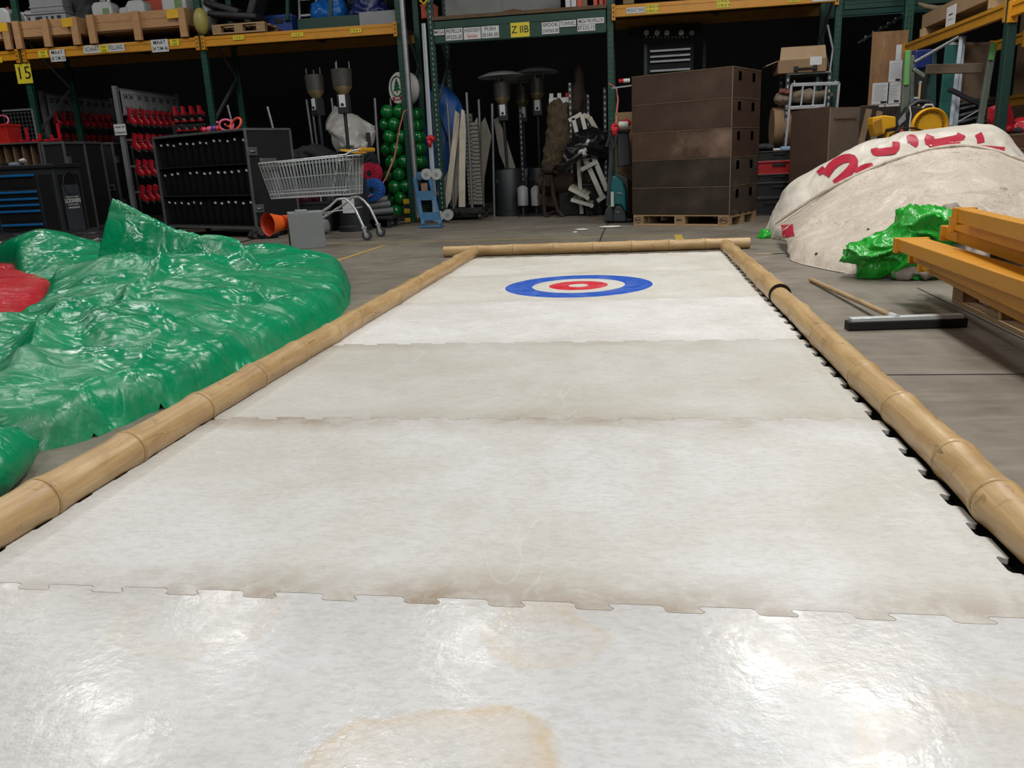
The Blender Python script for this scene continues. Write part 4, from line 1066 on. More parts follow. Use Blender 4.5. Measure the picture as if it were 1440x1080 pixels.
# rack with sizes 28, rack with sizes 34
skate_rack(57, 128, 14.45, [A(75,166,14.7).z, A(75,198,14.7).z], [('28 28','L   L'),('28','R'),('28','R'),('29','L'),('29','R'),('30','L'),('30','R'),('31','L')], 'grey metal skate rack half hidden behind the black flight cases', 9, 'skates on the 28 rack',
    ['red skate hanging in the upper row of the 28 rack','red skate hanging in the lower row of the 28 rack'])
R34 = skate_rack(161, 121, 13.3, [A(182,y_,13.5).z for y_ in (163,199,236,272)], [('34 34','L   L'),('34','R'),('35','L'),('35','R'),('36','L'),('36','R'),('37','L')], 'grey metal skate rack with a small white notice on its front post', 8, 'skates on the 34 rack',
    ['red skate in the top row of the 34 rack','red skate in the second row of the 34 rack','red skate in the third row of the 34 rack','red skate in the bottom row of the 34 rack'])
plate(R34, 159.5, 174.5, 178.5, 190, M_white, ('maat 34','schaatsen'), Y=13.24, size=.55, name='notice')
# dark shiny skates in front of post B
M_dsk = mat('skate dark', '231416', .2)
zhi0 = A(268,163,13.9).z
for i in range(4):
    q = A(248+i*11.5, 156, 13.9); q.z = zhi0+.02
    r = skate(q, (R(10),0,R(160)), 'red and black skate perched on the dark stand beside the green post', 'red and black skates beside the green post'); r.scale = (.6,.6,.42)
zlo, zhi = A(270,188,13.62).z, A(268,175,13.85).z
q = A(268,190,13.75); r = T('dark_stand', 'dark two-step stand behind the open flight case', 'stand', (q.x, 13.75, 0))
B().lo((0,-.13,0),(.62,.2,zlo)).build('lower_step', M_case, r, bevel=.01); B().lo((0,.1,0),(.62,.24,zhi)).build('upper_step', M_case, r, bevel=.01)
for row in range(2):
    for i in range(4):
        c_ = A(250+i*11.3+row*2, 180, (13.85,13.62)[row]); o = T('glossy_cup', ('dark glossy cup with a red band on the upper step of the dark stand','dark glossy cup with a red band on the lower step of the dark stand')[row], 'cup', (c_.x, (13.85,13.62)[row], (zhi,zlo)[row]+.002), 0, 'dark cups row %d' % (row+1))
        B().lathe([(.02,0),(.05,.02),(.055,.06),(.05,.10),(.03,.12)], (0,0,0), 12).build('cup_body', M_dsk, o, smooth=50); B().lathe([(.057,.045),(.058,.07)], (0,0,0), 12).build('band', M_skate, o, smooth=50)
# --- two closed flight cases behind the tool chest
def closed_case(p, w, d, h, rz, label, casters=True, notice=False, z0=.13):
    r = T('flight_case', label, 'flight case', (p.x, p.y, 0), rz)
    B().lo((w/2,d/2,z0), (w-.01,d-.01,h)).build('case_body', M_case, r)
    for x in (0,w):
        for y in (0,d): B().lo((x,y,z0),(.035,.035,h)).build('corner_trim', M_edge, r, bevel=.004)
    for z in (z0, z0+h):
        for y in (0,d): B().box((w/2,y,z),(w,.035,.035)).build('edge_trim', M_edge, r, bevel=.004)
        for x in (0,w): B().box((x,d/2,z),(.035,d,.035)).build('edge_trim', M_edge, r, bevel=.004)
    o = B().box((w*.72,-.008,z0+h*.45),(.14,.012,.11)).build('recessed_handle', M_edge, r, bevel=.004); B().box((w*.72,-.016,z0+h*.45),(.09,.008,.05)).build('grip', M_darkst, o)
    for z in (.25,.8): B().box((w+.015,.05,z0+h*z),(.03,.09,.12)).build('latch', M_edge, r, bevel=.005)
    for x in (.1,w-.1):
        for y in (.1,d-.1): caster(r, x, y, .05)
    if notice: o = B().box((w*.36,-.01,z0+h*.8),(.21,.004,.30)).build('paper_notice', M_white, r); B().box((w*.36,-.013,z0+h*.84),(.12,.002,.006)).box((w*.36,-.013,z0+h*.78),(.10,.002,.006)).build('printed_lines', M_ink, o)
    return r
pa, pb = G(112,313,.13), G(138,315,.13)
hA = A(118,200,G(84,321,.13).y).z-.13; print('cases', G(84,321,.13), G(140,314,.13))
closed_case(G(84,321,.13), .62, .6, hA, -.03, 'tall black flight case just behind the tool chest', notice=False)
pc = G(140,314,.13); closed_case(pc, .52, .55, A(128,203,pc.y).z-.13, -.03, 'black flight case with a white paper notice', notice=True)
# case with brown dividers
Yd = G(93,341.5).y+.68; pd_ = A(0,240,Yd); xr = A(60,236,Yd).x; zt_ = A(60,199,Yd).z
dc = T('divided_case', 'black case with brown dividers standing behind the tool chest top', 'case', (xr-1.4, Yd, 0))
Hd = zt_
B().lo((.7,.58,.1),(1.4,.02,Hd-.1)).build('back_panel', M_case, dc); B().lo((.7,.3,.1),(1.4,.6,.75)).build('lower_body', M_case, dc)
for x in (0,1.4): B().lo((x,.3,.1),(.03,.6,Hd-.1)).build('side_panel', M_edge, dc, bevel=.004)
B().box((.7,.3,Hd-.01),(1.42,.62,.02)).build('top_panel', M_edge, dc, bevel=.004)
M_div = mat('divider board', '8a6f55', .75, var=.12)
for i in range(9): B().lo((.1+i*.155,.31,.86),(.018,.5,Hd-.9), rz=.12).build('divider', M_div, dc)
for x in (.1,1.3):
    for y in (.1,.5): caster(dc, x, y, .05)
B().lo((1.415,.1,Hd-.35),(.03,.08,.14)).build('latch', M_edge, dc, bevel=.004)
p2 = closed_case(Vector((xr+.05,Yd+.02,0)), .36, .5, A(80,201,Yd).z-.13, 0, 'narrow black case right beside the brown dividers')
# red tote and wire panel on it
q = A(10,195,Yd+.25); tr = tote((q.x-.05, q.y, Hd+.002), (.42,.34,.3), mat('red crate','b5231f',.4), 'red plastic crate standing on the case with brown dividers', name='red_crate')
B().box((0,-.176,.15),(.13,.008,.05)).build('yellow_print', mat('print','b98a2a',.5), tr)
hoop('headband', Vector((q.x-.05,q.y,Hd+.35)), .13, (R(60),.1,0), M_pink, 'pink and white headband in the red crate', 'headband', .014)
wp = T('wire_panel', 'grey wire mesh panel leaning behind the red crate', 'mesh panel', (A(8,195,Yd+.5).x, Yd+.55, Hd+.002))
b = B()
for i in range(9): b.bar((i*.065,0,.0),(i*.065,0,.5),.006,.006)
for i in range(8): b.bar((0,0,.03+i*.065),(.52,0,.03+i*.065),.006,.006)
b.build('wire_mesh', M_steel, wp); B().bar((.53,0,0),(.53,0,.53),.025,.025).bar((0,0,.53),(.53,0,.53),.025,.025).build('frame', M_gpost, wp)
for i, (px, lab, hh) in enumerate(((41,'upright red skate guard right of the red crate',.2),(55,'red skate guard lying by the first green post',.1),(80,'upright red bar on the narrow black case',.24),(66,'red skate guard low beside the upright red bar',.08))):
    q = A(px, 236, Yd+.1); r = T('skate_guard', lab, 'skate guard', (q.x, Yd+.12+.05*i, Hd+.004)); B().lo((0,0,.0),(.05,.2,.04)).lo((0,.08,.03),(.045,.04,hh)).build('guard_body', M_skate, r, bevel=.01); B().lo((0,.06,.02),(.055,.02,.02)).build('clip', M_darkst, r)
# --- tool chest
ta = G(93,341.5); txr = ta.x; ty = ta.y
zt2 = A(75,230,ty).z
tc_ = T('tool_chest', 'dark grey tool chest with blue drawer handles', 'tool chest', (txr, ty, 0), 0)
Wd, Dp = 2.0, .62; M_chest = mat('chest grey','303337',.45,var=.1); M_chd = mat('chest drawer','17191c',.45,var=.12); M_hbl = mat('handle blue','1568a8',.35,var=.08)
Hc = zt2
B().lo((-Wd/2,Dp/2,.1),(Wd,Dp,Hc-.16)).build('cabinet_body', M_chest, tc_, bevel=.012)
B().lo((-Wd/2,Dp/2,Hc-.06),(Wd+.06,Dp+.06,.06)).build('worktop', M_darkst, tc_, bevel=.012)
B().lo((.001,Dp/2,.16),(.012,Dp*.8,Hc-.32)).build('side_panel', M_chd, tc_, bevel=.004)
xs1 = (-1.0,-.30); xs0 = (-1.75,-1.06)
dz = [(.70,.28),(.585,.10),(.475,.10),(.365,.10),(.20,.15)]
for (xa, xb) in (xs1, xs0):
    zs = [(Hc-o_-h_+.022,h_) for o_,h_ in (((.15,.20),(.39,.09),(.49,.085),(.58,.08),(.67,.17),(.87,.12)) if xa == xs1[0] else ((.15,.20),(.42,.16),(.61,.07),(.69,.07),(.77,.07),(.85,.12),(1.0,.06)))]
    for z, h in zs:
        if z < .12: continue
        d_ = B().lo(((xa+xb)/2,-.008,z),(xb-xa,.02,h)).build('drawer', M_chd, tc_, bevel=.003)
        B().box(((xa+xb)/2,-.03,z+h-.022),((xb-xa)*.98,.03,.032)).build('handle', M_hbl, d_, bevel=.006)
B().lo(((xs1[0]+xs1[1])/2,-.008,.13),(.70,.02,max(.05,Hc-1.14))).build('kick_panel', M_chd, tc_, bevel=.003)
M_sil = mat('silver print','c6c8c4',.4)
text('sp', .17, M_sil, tc_, (-.60,-.036,.15), rot=(R(90),0,0), bold=.004)
B().tube([(-.48,-.03,.115),(-.42,-.03,.155),(-.37,-.03,.18)], .014, 6).tube([(-.37,-.03,.215),(-.385,-.03,.18),(-.36,-.03,.16),(-.32,-.03,.165),(-.30,-.03,.20)], .013, 6).build('wrench_emblem', M_sil, tc_, smooth=60)
mt = Matrix
pnl = B().box((-.14,-.012,Hc*.52),(.22,.012,Hc*.72)).build('front_pillar', M_chd, tc_, bevel=.004)
# side face lettering
sidez = Hc
dpl = B().box((.012,Dp*.5,Hc*.42),(.006,Dp*.62,Hc*.62)).build('door', mat('door slate','3a4048',.5), tc_, bevel=.01)
for ln, z, s, bd in (('INTERACTIEF VERHUUR',Hc*.575,.028,.0004),('LOONEN',Hc*.525,.085,.003),('EVENTS & VERHUUR',Hc*.475,.026,.0004),('www.loonen.nl',Hc*.44,.042,.0015)):
    text(ln, s, M_white, dpl, (.017,Dp*.5,z), rot=(R(90),0,R(90)), bold=bd)
B().tube([(.014,Dp*.5+math.cos(a)*.15,Hc*.74+math.sin(a)*.17) for a in np.linspace(0,2*math.pi,25)[:-1]], .010, 6, closed=True).build('hose_loop', M_ink, tc_, smooth=60)
for x in (-1.8,-.1):
    for y in (.1,.5): caster(tc_, x, y, .05)
lump('white_rag', mat('white rag','c9ccd0',.7), 'white rag lying on the tool chest top', 'rag', [(A(32,226,ty+.3)+Vector((0,0,0)),(.05,.05,.03))], vox=.012, amp=.015, fr=14)
for i, (px, lab) in enumerate(((8,'small dark pouch on the tool chest top'),(20,'small blue and white packet on the tool chest top'))):
    q = A(px, 229, ty+.25); o = B().lo((0,0,0),(.12,.1,.035)).lo((0,0,.035),(.08,.07,.006)).build('packet', (M_darkst, mat('packet','8f9bb0',.5))[i], bevel=.008); o.location = (q.x,q.y,Hc+.01); tag(o, lab, 'packet')

# ================================================================ shopping cart, blower and what stands around
M_chrome = mat('chrome wire', 'c2c6c9', .3, .35, var=.05); M_yplast = mat('yellow plastic', 'd0991c', .4)
g0 = G(513,336); g1 = A(376,240,g0.y)
CL = A(503,218,g0.y).x - g1.x
ct = T('shopping_cart', 'empty metal wire shopping cart with a yellow handle', 'shopping cart', (A(505,300,g0.y).x+.02, g0.y, 0), math.pi-.06)
ztr = A(503,217,g0.y).z; ztf = A(392,229,g0.y).z; zbr = A(495,273,g0.y).z; zbf = A(385,279,g0.y).z
def cart_pt(t, s, u): # t along, s side(-1..1), u bottom->top
    w = (.27-.05*t)*(.82+.18*u); z = (zbr+(zbf-zbr)*t)*(1-u)+(ztr+(ztf-ztr)*t)*u
    x = (CL-.14)*t*(1-u)+CL*t*u + .04*(1-u); return Vector((x, s*w, z))
for s, nm in ((-1,'side_wires'),(1,'side_wires')):
    b = B()
    for i in range(27): b.tube([cart_pt(i/26,s,0), cart_pt(i/26,s,1)], .0042, 5)
    for u, r_ in ((0,.006),(.12,.005),(.2,.004),(.55,.005),(.9,.004),(1,.009)): b.tube([cart_pt(i/8,s,u) for i in range(9)], r_, 6)
    b.build(nm, M_chrome, ct, smooth=60)
b = B()
for i in range(11): b.tube([cart_pt(1,-1+i*.2,0), cart_pt(1,-1+i*.2,1)], .0035, 5)
for u in (0,.12,.55,.9,1): b.tube([cart_pt(1,-1,u), cart_pt(1,1,u)], .006, 6)
b.build('front_wires', M_chrome, ct, smooth=60)
b = B()
for i in range(11): b.tube([cart_pt(0,-1+i*.2,0), cart_pt(0,-1+i*.2,.9)], .0035, 5)
for u in (0,.5,.9): b.tube([cart_pt(0,-1,u), cart_pt(0,1,u)], .005, 6)
b.build('rear_flap', M_chrome, ct, smooth=60)
b = B()
for i in range(14): b.tube([cart_pt(i/13,-1,0), cart_pt(i/13,1,0)], .0035, 5)
for i in range(7): b.tube([cart_pt(0,-1+i/3,0), cart_pt(1,-1+i/3,0)], .0035, 5)
b.build('basket_floor', M_chrome, ct, smooth=60)
B().box((CL*.98,0,ztf*.985),(.04,.40,.16)).build('nose_cover', mat('smoke plastic','5d5f60',.35), ct, bevel=.012)
hk = B().tube([(CL+.03,.06,ztf-.02),(CL+.035,.05,ztf-.06),(CL+.035,.0,ztf-.075),(CL+.035,-.02,ztf-.04),(CL+.035,.0,ztf-.02)], .008, 6).build('brass_hook', mat('brass','b98b3a',.3,.8), ct, smooth=60)
B().bar((-.16,-.24,ztr+.05),(-.16,.24,ztr+.05),.05,.05).build('handle', M_yplast, ct, bevel=.015)
B().box((.02,0,ztr+.035),(.2,.4,.02), ry=-.25).build('child_seat_flap', M_yplast, ct, bevel=.008)
for s in (-1,1):
    y = s*.25
    B().tube([(-.16,y,ztr+.05),(-.04,y,ztr+.03),(.06,y,ztr-.02)], .013, 8).build('handle_arm', M_chrome, ct, smooth=60)
    B().tube([(.12,y*.95,ztr),(.28,y*.8,zbr+.02)], .007, 6).build('diagonal_stay', M_chrome, ct, smooth=60)
    B().tube([(-.13,y,.16),(-.04,y*.98,.38),(.03,y*.95,zbr-.10),(.10,y*.93,zbr-.045),(.20,y*.93,zbr-.05),(.32,y*.92,zbr-.14),(.66,y*.88,.26),(.86,y*.84,.15)], .016, 10).build('leg_tube', M_chrome, ct, smooth=60)
    for x, yy, rr in ((-.13,y,.065),(.86,y*.84,.065)):
        wl = B().lathe([(rr*.55,-.016),(rr,-.014),(rr,.014),(rr*.55,.016)], (x-.03,yy,rr), 18, 'Y').build('wheel', M_caster, ct, smooth=40)
        B().lathe([(rr*.5,-.02),(rr*.5,.02)], (x-.03,yy,rr), 12, 'Y').build('hub', M_greyp, wl, smooth=40)
        B().bar((x-.03,yy-.022,rr),(x,yy-.022,.165),.006,.03,(1,0,0)).bar((x-.03,yy+.022,rr),(x,yy+.022,.165),.006,.03,(1,0,0)).lo((x,yy,.155),(.05,.05,.02)).build('fork', M_chrome, wl)
b = B().tube([(.05,-.2,.40),(.05,.2,.40),(.7,.17,.33),(.7,-.17,.33)], .006, 6, closed=True)
for i in range(6): b.tube([(.05+.13*i,-.2+.006*i,.40-.014*i),(.05+.13*i,.2-.006*i,.40-.014*i)], .004, 5)
b.build('lower_rack', M_chrome, ct, smooth=60)
cm = wmat(ct)
# grey blower box with orange outlet
b0, b1, b2 = G(410,351.5), G(447.8,350.5), G(386,345.5)
brz = R(24); bw = .40; bh = A(405,300,b0.y).z; bdp = .40
bl = T('blower_box', 'grey box blower with a flared orange outlet', 'blower', b0.to_tuple(), brz)
M_bgrey = mat('box grey','7f8385',.6,var=.06,bump=.15,bscale=20); M_out = mat('outlet orange','e0601c',.35,var=.04); M_outin = mat('outlet inside','b8300f',.45)
B().lo((bw/2,bdp/2,0),(bw,bdp,bh)).build('housing', M_bgrey, bl, bevel=.006)
B().box((-.006,bdp*.5,bh*.32),(.012,bdp*.8,bh*.55)).build('side_opening', M_ink, bl); B().box((-.014,bdp*.5,bh*.27),(.006,bdp*.55,bh*.36)).build('guard_green_glow', mat('guard glow green','4f8f2a',.5), bl, bevel=.02)  # green glow inside the intake is put into the guard's colour
zo = bh*.74; prof = [(.085,0),(.085,-.10),(.10,-.16),(.125,-.27),(.135,-.29)]
o = B().lathe([(r_, z) for r_, z in prof], (.0,bdp*.42,zo), 28, 'X', capb=False, capt=False); po_ = Vector((0,bdp*.42,zo)); mo_ = Matrix.Translation(po_) @ Matrix.Rotation(R(36),4,'Z') @ Matrix.Translation(-po_); o.xform(mo_); o.build('outlet', M_out, bl, smooth=50)
B().lathe([(.122,-.27),(.092,-.14),(.08,-.02),(.02,-.02)], (.0,bdp*.42,zo), 28, 'X', capb=False).lathe([(.135,-.291),(.122,-.27)], (0,bdp*.42,zo), 28, 'X', capb=False, capt=False).xform(mo_).build('outlet_bore', M_outin, bl, smooth=50)
B().box((bw*.4,bdp*.4,bh+.012),(.14,.2,.024)).build('switch_plate', M_greyp, bl, bevel=.006)
# curling stone
cs = G(449,329); st = T('curling_stone', 'pale grey curling stone half hidden behind the grey blower box', 'curling stone', cs.to_tuple())
M_stone = mat('stone grey','8f9494',.35,var=.12,scale=30); B().lathe([(.10,0),(.15,.03),(.165,.07),(.165,.14),(.15,.19),(.09,.215)], (0,0,0), 28).build('stone_body', M_stone, st, smooth=50)
B().lathe([(.167,.08),(.168,.13)], (0,0,0), 28, capb=False, capt=False).build('striking_band', M_greyp, st, smooth=50); B().tube([(0,0,.21),(0,0,.27),(.02,-.01,.29),(.14,-.03,.285)], .018, 8).build('handle', M_greyp, st, smooth=60)
# patio heaters of the left bay
M_hgrey = mat('heater graphite','2a2d31',.45,.3,var=.1); M_cage = mat('burner cage','45423f',.45,.3,var=.25,scale=30); M_wpole = mat('pole pale','b5b8ba',.35,.5)
M_glow = mat('burner brass','8a7a58',.35,.6,var=.2)
def heater(base, H, label, reflector=False, rbase=.22, lean=0., grp='patio heaters', lab_side=0., bm=None):
    r = T('patio_heater', label, 'patio heater', base, 0, grp, rot=(0, lean, lab_side))
    B().lathe([(rbase*1.12,0),(rbase*1.12,.07),(rbase,.09),(rbase,.72),(rbase*.92,.76),(.05,.78)], (0,0,0), 28).build('tank_housing', bm or M_hgrey, r, smooth=40)
    (B().box((0,-rbase-.004,.38),(.18,.02,.22)).build('door_label', M_white, r, bevel=.002) if not reflector else None)
    for a in (.6,-.6): B().lathe([(.04,0),(.04,.012)], (math.sin(a)*rbase,-math.cos(a)*rbase,.58), 12, 'Y').build('vent_hole', M_ink, r, smooth=40)
    B().tube([(0,0,.76),(0,0,H*.72)], .026, 12).build('lower_pole', M_hgrey, r, smooth=60); B().tube([(0,0,H*.72),(0,0,H-.62)], .028, 12).build('upper_pole', M_wpole, r, smooth=60)
    bx = B().box((0,0,H-.52),(.16,.14,.26)).build('control_box', M_hgrey, r, bevel=.01); B().box((.0,-.072,H-.48),(.09,.006,.17)).build('white_plate', M_white, bx); B().lathe([(.022,-.09),(.022,-.07)], (0,0,H-.53), 12, 'Y').build('knob', M_ink, bx, smooth=40)
    B().lathe([(.06,H-.40),(.13,H-.30),(.13,H-.27)], (0,0,0), 18).build('burner_cup', M_glow, r, smooth=40)
    cg = B().lathe([(.135,H-.28),(.145,H-.05)], (0,0,0), 20, capb=False)
    cg.build('burner_cage', M_cage, r, smooth=40)
    for k in range(3):
        a = k*2.09+.4; B().bar((math.cos(a)*.12,math.sin(a)*.12,H-.05),(math.cos(a)*.12,math.sin(a)*.12,H+.05),.012,.012).build('spacer', M_steel, r)
    if reflector:
        B().lathe([(.38,H+.04),(.365,H+.06),(.22,H+.11),(.05,H+.13)], (0,0,0), 40, capb=False).build('reflector', M_alu, r, smooth=50)
    return r
hb0 = G(497,327); heater((hb0.x-.08,hb0.y+.35,0), A(480,92,hb0.y+.35).z, 'patio heater without reflector behind the cart handle, nearer of the pair', grp='patio heaters without reflectors')
h2 = A(445,100,12.9); heater((h2.x+.02,12.9,0), h2.z, 'patio heater without reflector standing further back left of the pair', grp='patio heaters without reflectors', lean=-.05, lab_side=-.6)
# silver sheet hung over poles, black cloth heap, reels, pipes
M_silv = mat('silver sheet','9c9a96',.35,var=.12,bump=.3,bscale=10)
sv = [[A(468,146,13.2),A(478,150,13.1),A(488,158,13.0),A(492,162,13.05)],[A(458,175,13.0),A(475,178,12.8),A(500,168,12.8),A(526,172,12.9)],[A(465,192,12.9),A(485,200,12.6),A(505,190,12.65),A(524,196,12.85)],[A(470,212,12.9),A(486,214,12.6),A(505,210,12.6),A(518,205,12.8)]]
tag(patch(sv, 40, 40, wr(.07, 1.6)).build('silver_sheet', M_silv, smooth=180), 'crinkled silver plastic sheet hanging behind the cart handle', 'sheet')
M_bcl = mat('black cloth','191a1c',.8,var=.2)
lump('black_cloth', M_bcl, 'black cloth heaped on a trolley behind the cart', 'cloth', [(A(414,222,12.85),(.33,.3,.11)),(A(440,218,12.85),(.36,.3,.14)),(A(462,222,12.85),(.2,.3,.10))], amp=.06)
q = A(438,232,12.85); tr_ = T('cloth_trolley', 'dark trolley carrying the black cloth behind the cart', 'trolley', (q.x,12.85,0))
B().lo((0,.0,q.z-.08),(.85,.6,.06)).build('platform', M_darkst, tr_, bevel=.006); B().lo((0,0,.14),(.85,.6,.05)).build('base', M_darkst, tr_)
for xx in (-.4,.4):
    for yy in (-.26,.26): B().lo((xx,yy,.14),(.035,.035,q.z-.2)).build('post', M_edge, tr_); caster(tr_, xx, yy, .06)
def reel(px, py, Y, R_, m, label, ry=0., w=.12):
    c = A(px, py, Y); r = T('cable_reel', label, 'reel', c, rot=(0,0,ry))
    for s in (-1,1): B().lathe([(R_*.28,s*w/2-.006),(R_,s*w/2-.006),(R_,s*w/2+.006),(R_*.28,s*w/2+.006)], (0,0,0), 32, 'Y', capb=False, capt=False).build('flange', m, r, smooth=40)
    B().lathe([(R_*.88,-w/2+.008),(R_*.88,w/2-.008)], (0,0,0), 32, 'Y', capb=False, capt=False).build('wound_cable', m, r, smooth=40)
    B().lathe([(R_*.28,-w/2-.008),(R_*.28,w/2)], (0,0,0), 20, 'Y').build('hub_hole', M_ink, r, smooth=40)
    b = B()
    for k in range(16):
        a = k*math.pi/8; b.bar((math.cos(a)*R_*.34,-w/2-.014,math.sin(a)*R_*.34),(math.cos(a)*R_*.92,-w/2-.014,math.sin(a)*R_*.92),.006,R_*.05,(0,1,0))
    b.build('flange_ribs', m, r)
    return r
M_redp = mat('reel red','a3203a',.4,var=.12); M_bluep = mat('reel blue','27569c',.4,var=.12)
reel(510,232,12.55,.25,M_hgrey,'black reel behind the cart handle, topmost of the reels',-.2); reel(522,244,12.45,.165,M_redp,'red reel below the black one',-.2); reel(525,267,12.3,.17,M_bluep,'blue reel with a ribbed flange, lowest of the reels',-.15)
q = A(521,262,12.62); tag(B().lo((q.x,12.62,0),(.5,.16,.42)).lo((q.x,12.72,.42),(.06,.05,1.0)).lo((q.x,12.62,.4),(.54,.2,.03)).build('reel_stand', M_darkst, bevel=.01), 'dark stand holding up the reels', 'stand')
M_pvc = mat('pvc grey','5f6264',.45)
for i, (px, py) in enumerate(((518,290),(522,299),(514,283))):
    c = A(px,py,12.3); r = T('plastic_pipe', ('upper grey pipe end under the blue reel','lowest grey pipe end under the blue reel','farthest grey pipe end tucked under the blue reel')[i], 'pipe', c)
    d_ = Vector((.93,.25,.05)); B().tube([Vector((0,0,0)), d_*.35], .052, 16, cap=False).tube([Vector((0,0,0)), d_*.35], .042, 16, cap=False).build('pipe_wall', M_pvc, r, smooth=60)
q = A(520,304,12.3); pdz = A(518,290,12.3).z-.055; pdz = min(A(x_,y_,12.3).z for x_,y_ in ((518,290),(522,299),(514,283)))-.056
r = T('pipe_dolly','low dark dolly carrying the grey pipes','dolly',(q.x+.13,12.36,0)); B().lo((0,0,pdz-.04),(.55,.5,.04)).build('platform',M_darkst,r,bevel=.005)
for xx in (-.2,.2):
    for yy in (-.18,.18): B().lo((xx,yy,0),(.05,.05,pdz-.04)).build('leg',M_darkst,r)
# slim grey posts of the roll cages
for i, (xa, ya, xb, yb, Y, lab) in enumerate(((376,150,393,215,12.3,'slanting grey post directly right of the open flight case'),(320,148,330,188,13.6,'perforated grey post behind the open flight case'),(431,140,441,210,13.3,'slim grey post left of the two heaters'),(439,152,447,210,13.35,'short greenish post beside the slim grey one'),(466,138,474,205,13.2,'grey post in front of the silver sheet'),(527,138,537,306,12.7,'grey post directly left of the green balloons'),(491,148,496,175,13.4,'short grey post right behind the nearer heater'))):
    a_, b_ = A(xa,ya,Y), A(xb,yb,Y); b_.z = 0; b_.x = A(xb,yb,Y).x+ (A(xb,yb,Y).x-a_.x)/(max(.2,a_.z-A(xb,yb,Y).z))*A(xb,yb,Y).z if yb < 300 else b_.x
    tag(B().tube([a_, b_], .02, 10).lathe([(.05,0),(.05,.01)], (b_.x,b_.y,0), 12).build('cage_post', M_steel, smooth=60), lab, 'post')
r = T('black_fan_box', 'dark box on the floor under the cart basket', 'box', G(462,325)+Vector((-.25,.1,0))); B().lo((0,0,0),(.7,.4,.42)).build('box_body', M_case, r, bevel=.01); B().lo((0,0,.40),(.72,.42,.03)).build('lid', M_darkst, r, bevel=.006)
lump('maroon_bag', mat('maroon','4a1a22',.5), 'maroon bag lying on the dark box under the cart', 'bag', [(G(460,318)+Vector((-.1,-.55,.47)),(.22,.2,.12))], amp=.04)
lump('red_bag', M_red, 'red bag between the flight case and the black cloth', 'bag', [(A(396,222,12.4),(.09,.12,.13))], amp=.03)
# strap slung from post to reel
tag(B().tube([A(580,152,12.98),A(568,157,12.95),A(562,180,12.95),A(555,220,12.9),A(543,250,12.7),A(530,270,12.35),A(515,278,12.1)], .012, 6).build('pink_strap', mat('pink strap','b0655c',.6), smooth=60), 'pink strap slung from the steel tube down past the balloons', 'strap')
tag(B().tube([G(300,356),G(330,343),G(372,333),G(400,330)+Vector((0,0,.0))], .012, 6).build('black_cable', M_rub, smooth=60), 'black cable lying on the floor before the open flight case', 'cable')
tag(B().tube([G(520,322),G(560,316),G(620,306.5),G(690,300.5),G(760,303),G(850,302)], .016, 6).build('black_cable', M_rub, smooth=60), 'long black cable along the floor in front of the heaters', 'cable')
lump('cable_tangle', M_rub, 'tangle of black cable beside the blower', 'cable', [(G(370,335)+Vector((0,0,.05)),(.22,.15,.08)),(G(386,332)+Vector((0,.1,.1)),(.1,.1,.14))], vox=.02, amp=.05, fr=9)
# ---------------------------------------------------------------- balloon column + round sign
M_ball = mat('balloon green','0c6b2c',.12,var=.05,coat=.4)
cen = [(107,335),(183,332),(98,412),(150,410),(120,487),(197,487),(106,563),(165,562),(132,640),(210,637),(122,716),(178,713),(150,790),(222,787),(138,862),(185,858),(160,937),(232,928),(285,350),(292,420),(300,490),(306,560),(312,640),(250,450),(255,600),(262,740),(258,860)]
bp_ = None
for i, (zx, zy) in enumerate(cen):
    px, py = 520+zx/4.32, 80+zy/4.32; back = i >= 18 or i in (2,6,10,14)
    p = A(px, py, 13.62 if back else 13.42)
    rows_ = ['topmost','second','third','fourth','fifth','sixth','seventh','eighth','lowest']
    k = min(8, max(0, int(round((zy-335)/75))))
    side = 'hidden behind the green post' if i >= 18 else ('at the back left' if i in (2,6,10,14) else ('at the right' if zx > 172+ k*6-4 else 'at the front'))
    lab = 'shiny green balloon of the column, %s tier, %s' % (rows_[k], side)
    if bp_ is None:
        bp_ = T('balloon', lab, 'balloon', p, 0, 'green balloon column')
        B().ball((0,0,0), (.112,.112,.112), 24, 16).build('balloon_skin', M_ball, bp_, smooth=180)
        B().lathe([(.003,.107),(.012,.135),(.008,.14)], (0,0,0), 8, 'Y').build('knot', M_ball, bp_, smooth=60)
    else: dup(bp_, p, rz=rng.uniform(0,.6), label=lab)
q = A(565,250,13.62); tag(B().tube([(q.x+.02,13.52,.03),(q.x-.06,13.52,1.95)], .018, 8).lathe([(.25,0),(.25,.02),(.05,.04)], (q.x+.02,13.52,0), 20).build('balloon_pole', M_steel, smooth=50), 'thin pole and round foot in the middle of the green balloon column', 'pole')
ds = A(566,124,13.35); sg = T('round_sign', 'round white illuminated sign with a green fir tree emblem', 'sign', (ds.x,13.45,ds.z), rot=(0,0,R(-38)))
rs_ = .245; M_sign = mat('sign white','c9c8c2',.4,var=.03)
B().lathe([(rs_*.9,-.14),(rs_,-.11),(rs_,.11),(rs_*.9,.14)], (0,0,0), 40, 'Y').build('sign_body', M_sign, sg, smooth=40)
M_fir = mat('emblem green','1d5a43',.5)
B().tube([(math.cos(a)*.15,-.142,.03+math.sin(a)*.15) for a in np.linspace(0,2*math.pi,33)[:-1]], .012, 6, closed=True).build('emblem_ring', M_fir, sg, smooth=60)
for z, w_ in ((.10,.05),(.055,.075),(.0,.10)): B().add([(-w_,-.143,z-.03),(w_,-.143,z-.03),(0,-.143,z+.055),(-w_,-.148,z-.03),(w_,-.148,z-.03),(0,-.148,z+.055)],[(0,1,2),(5,4,3),(0,3,4,1),(1,4,5,2),(2,5,3,0)]).build('fir_tier', M_fir, sg)
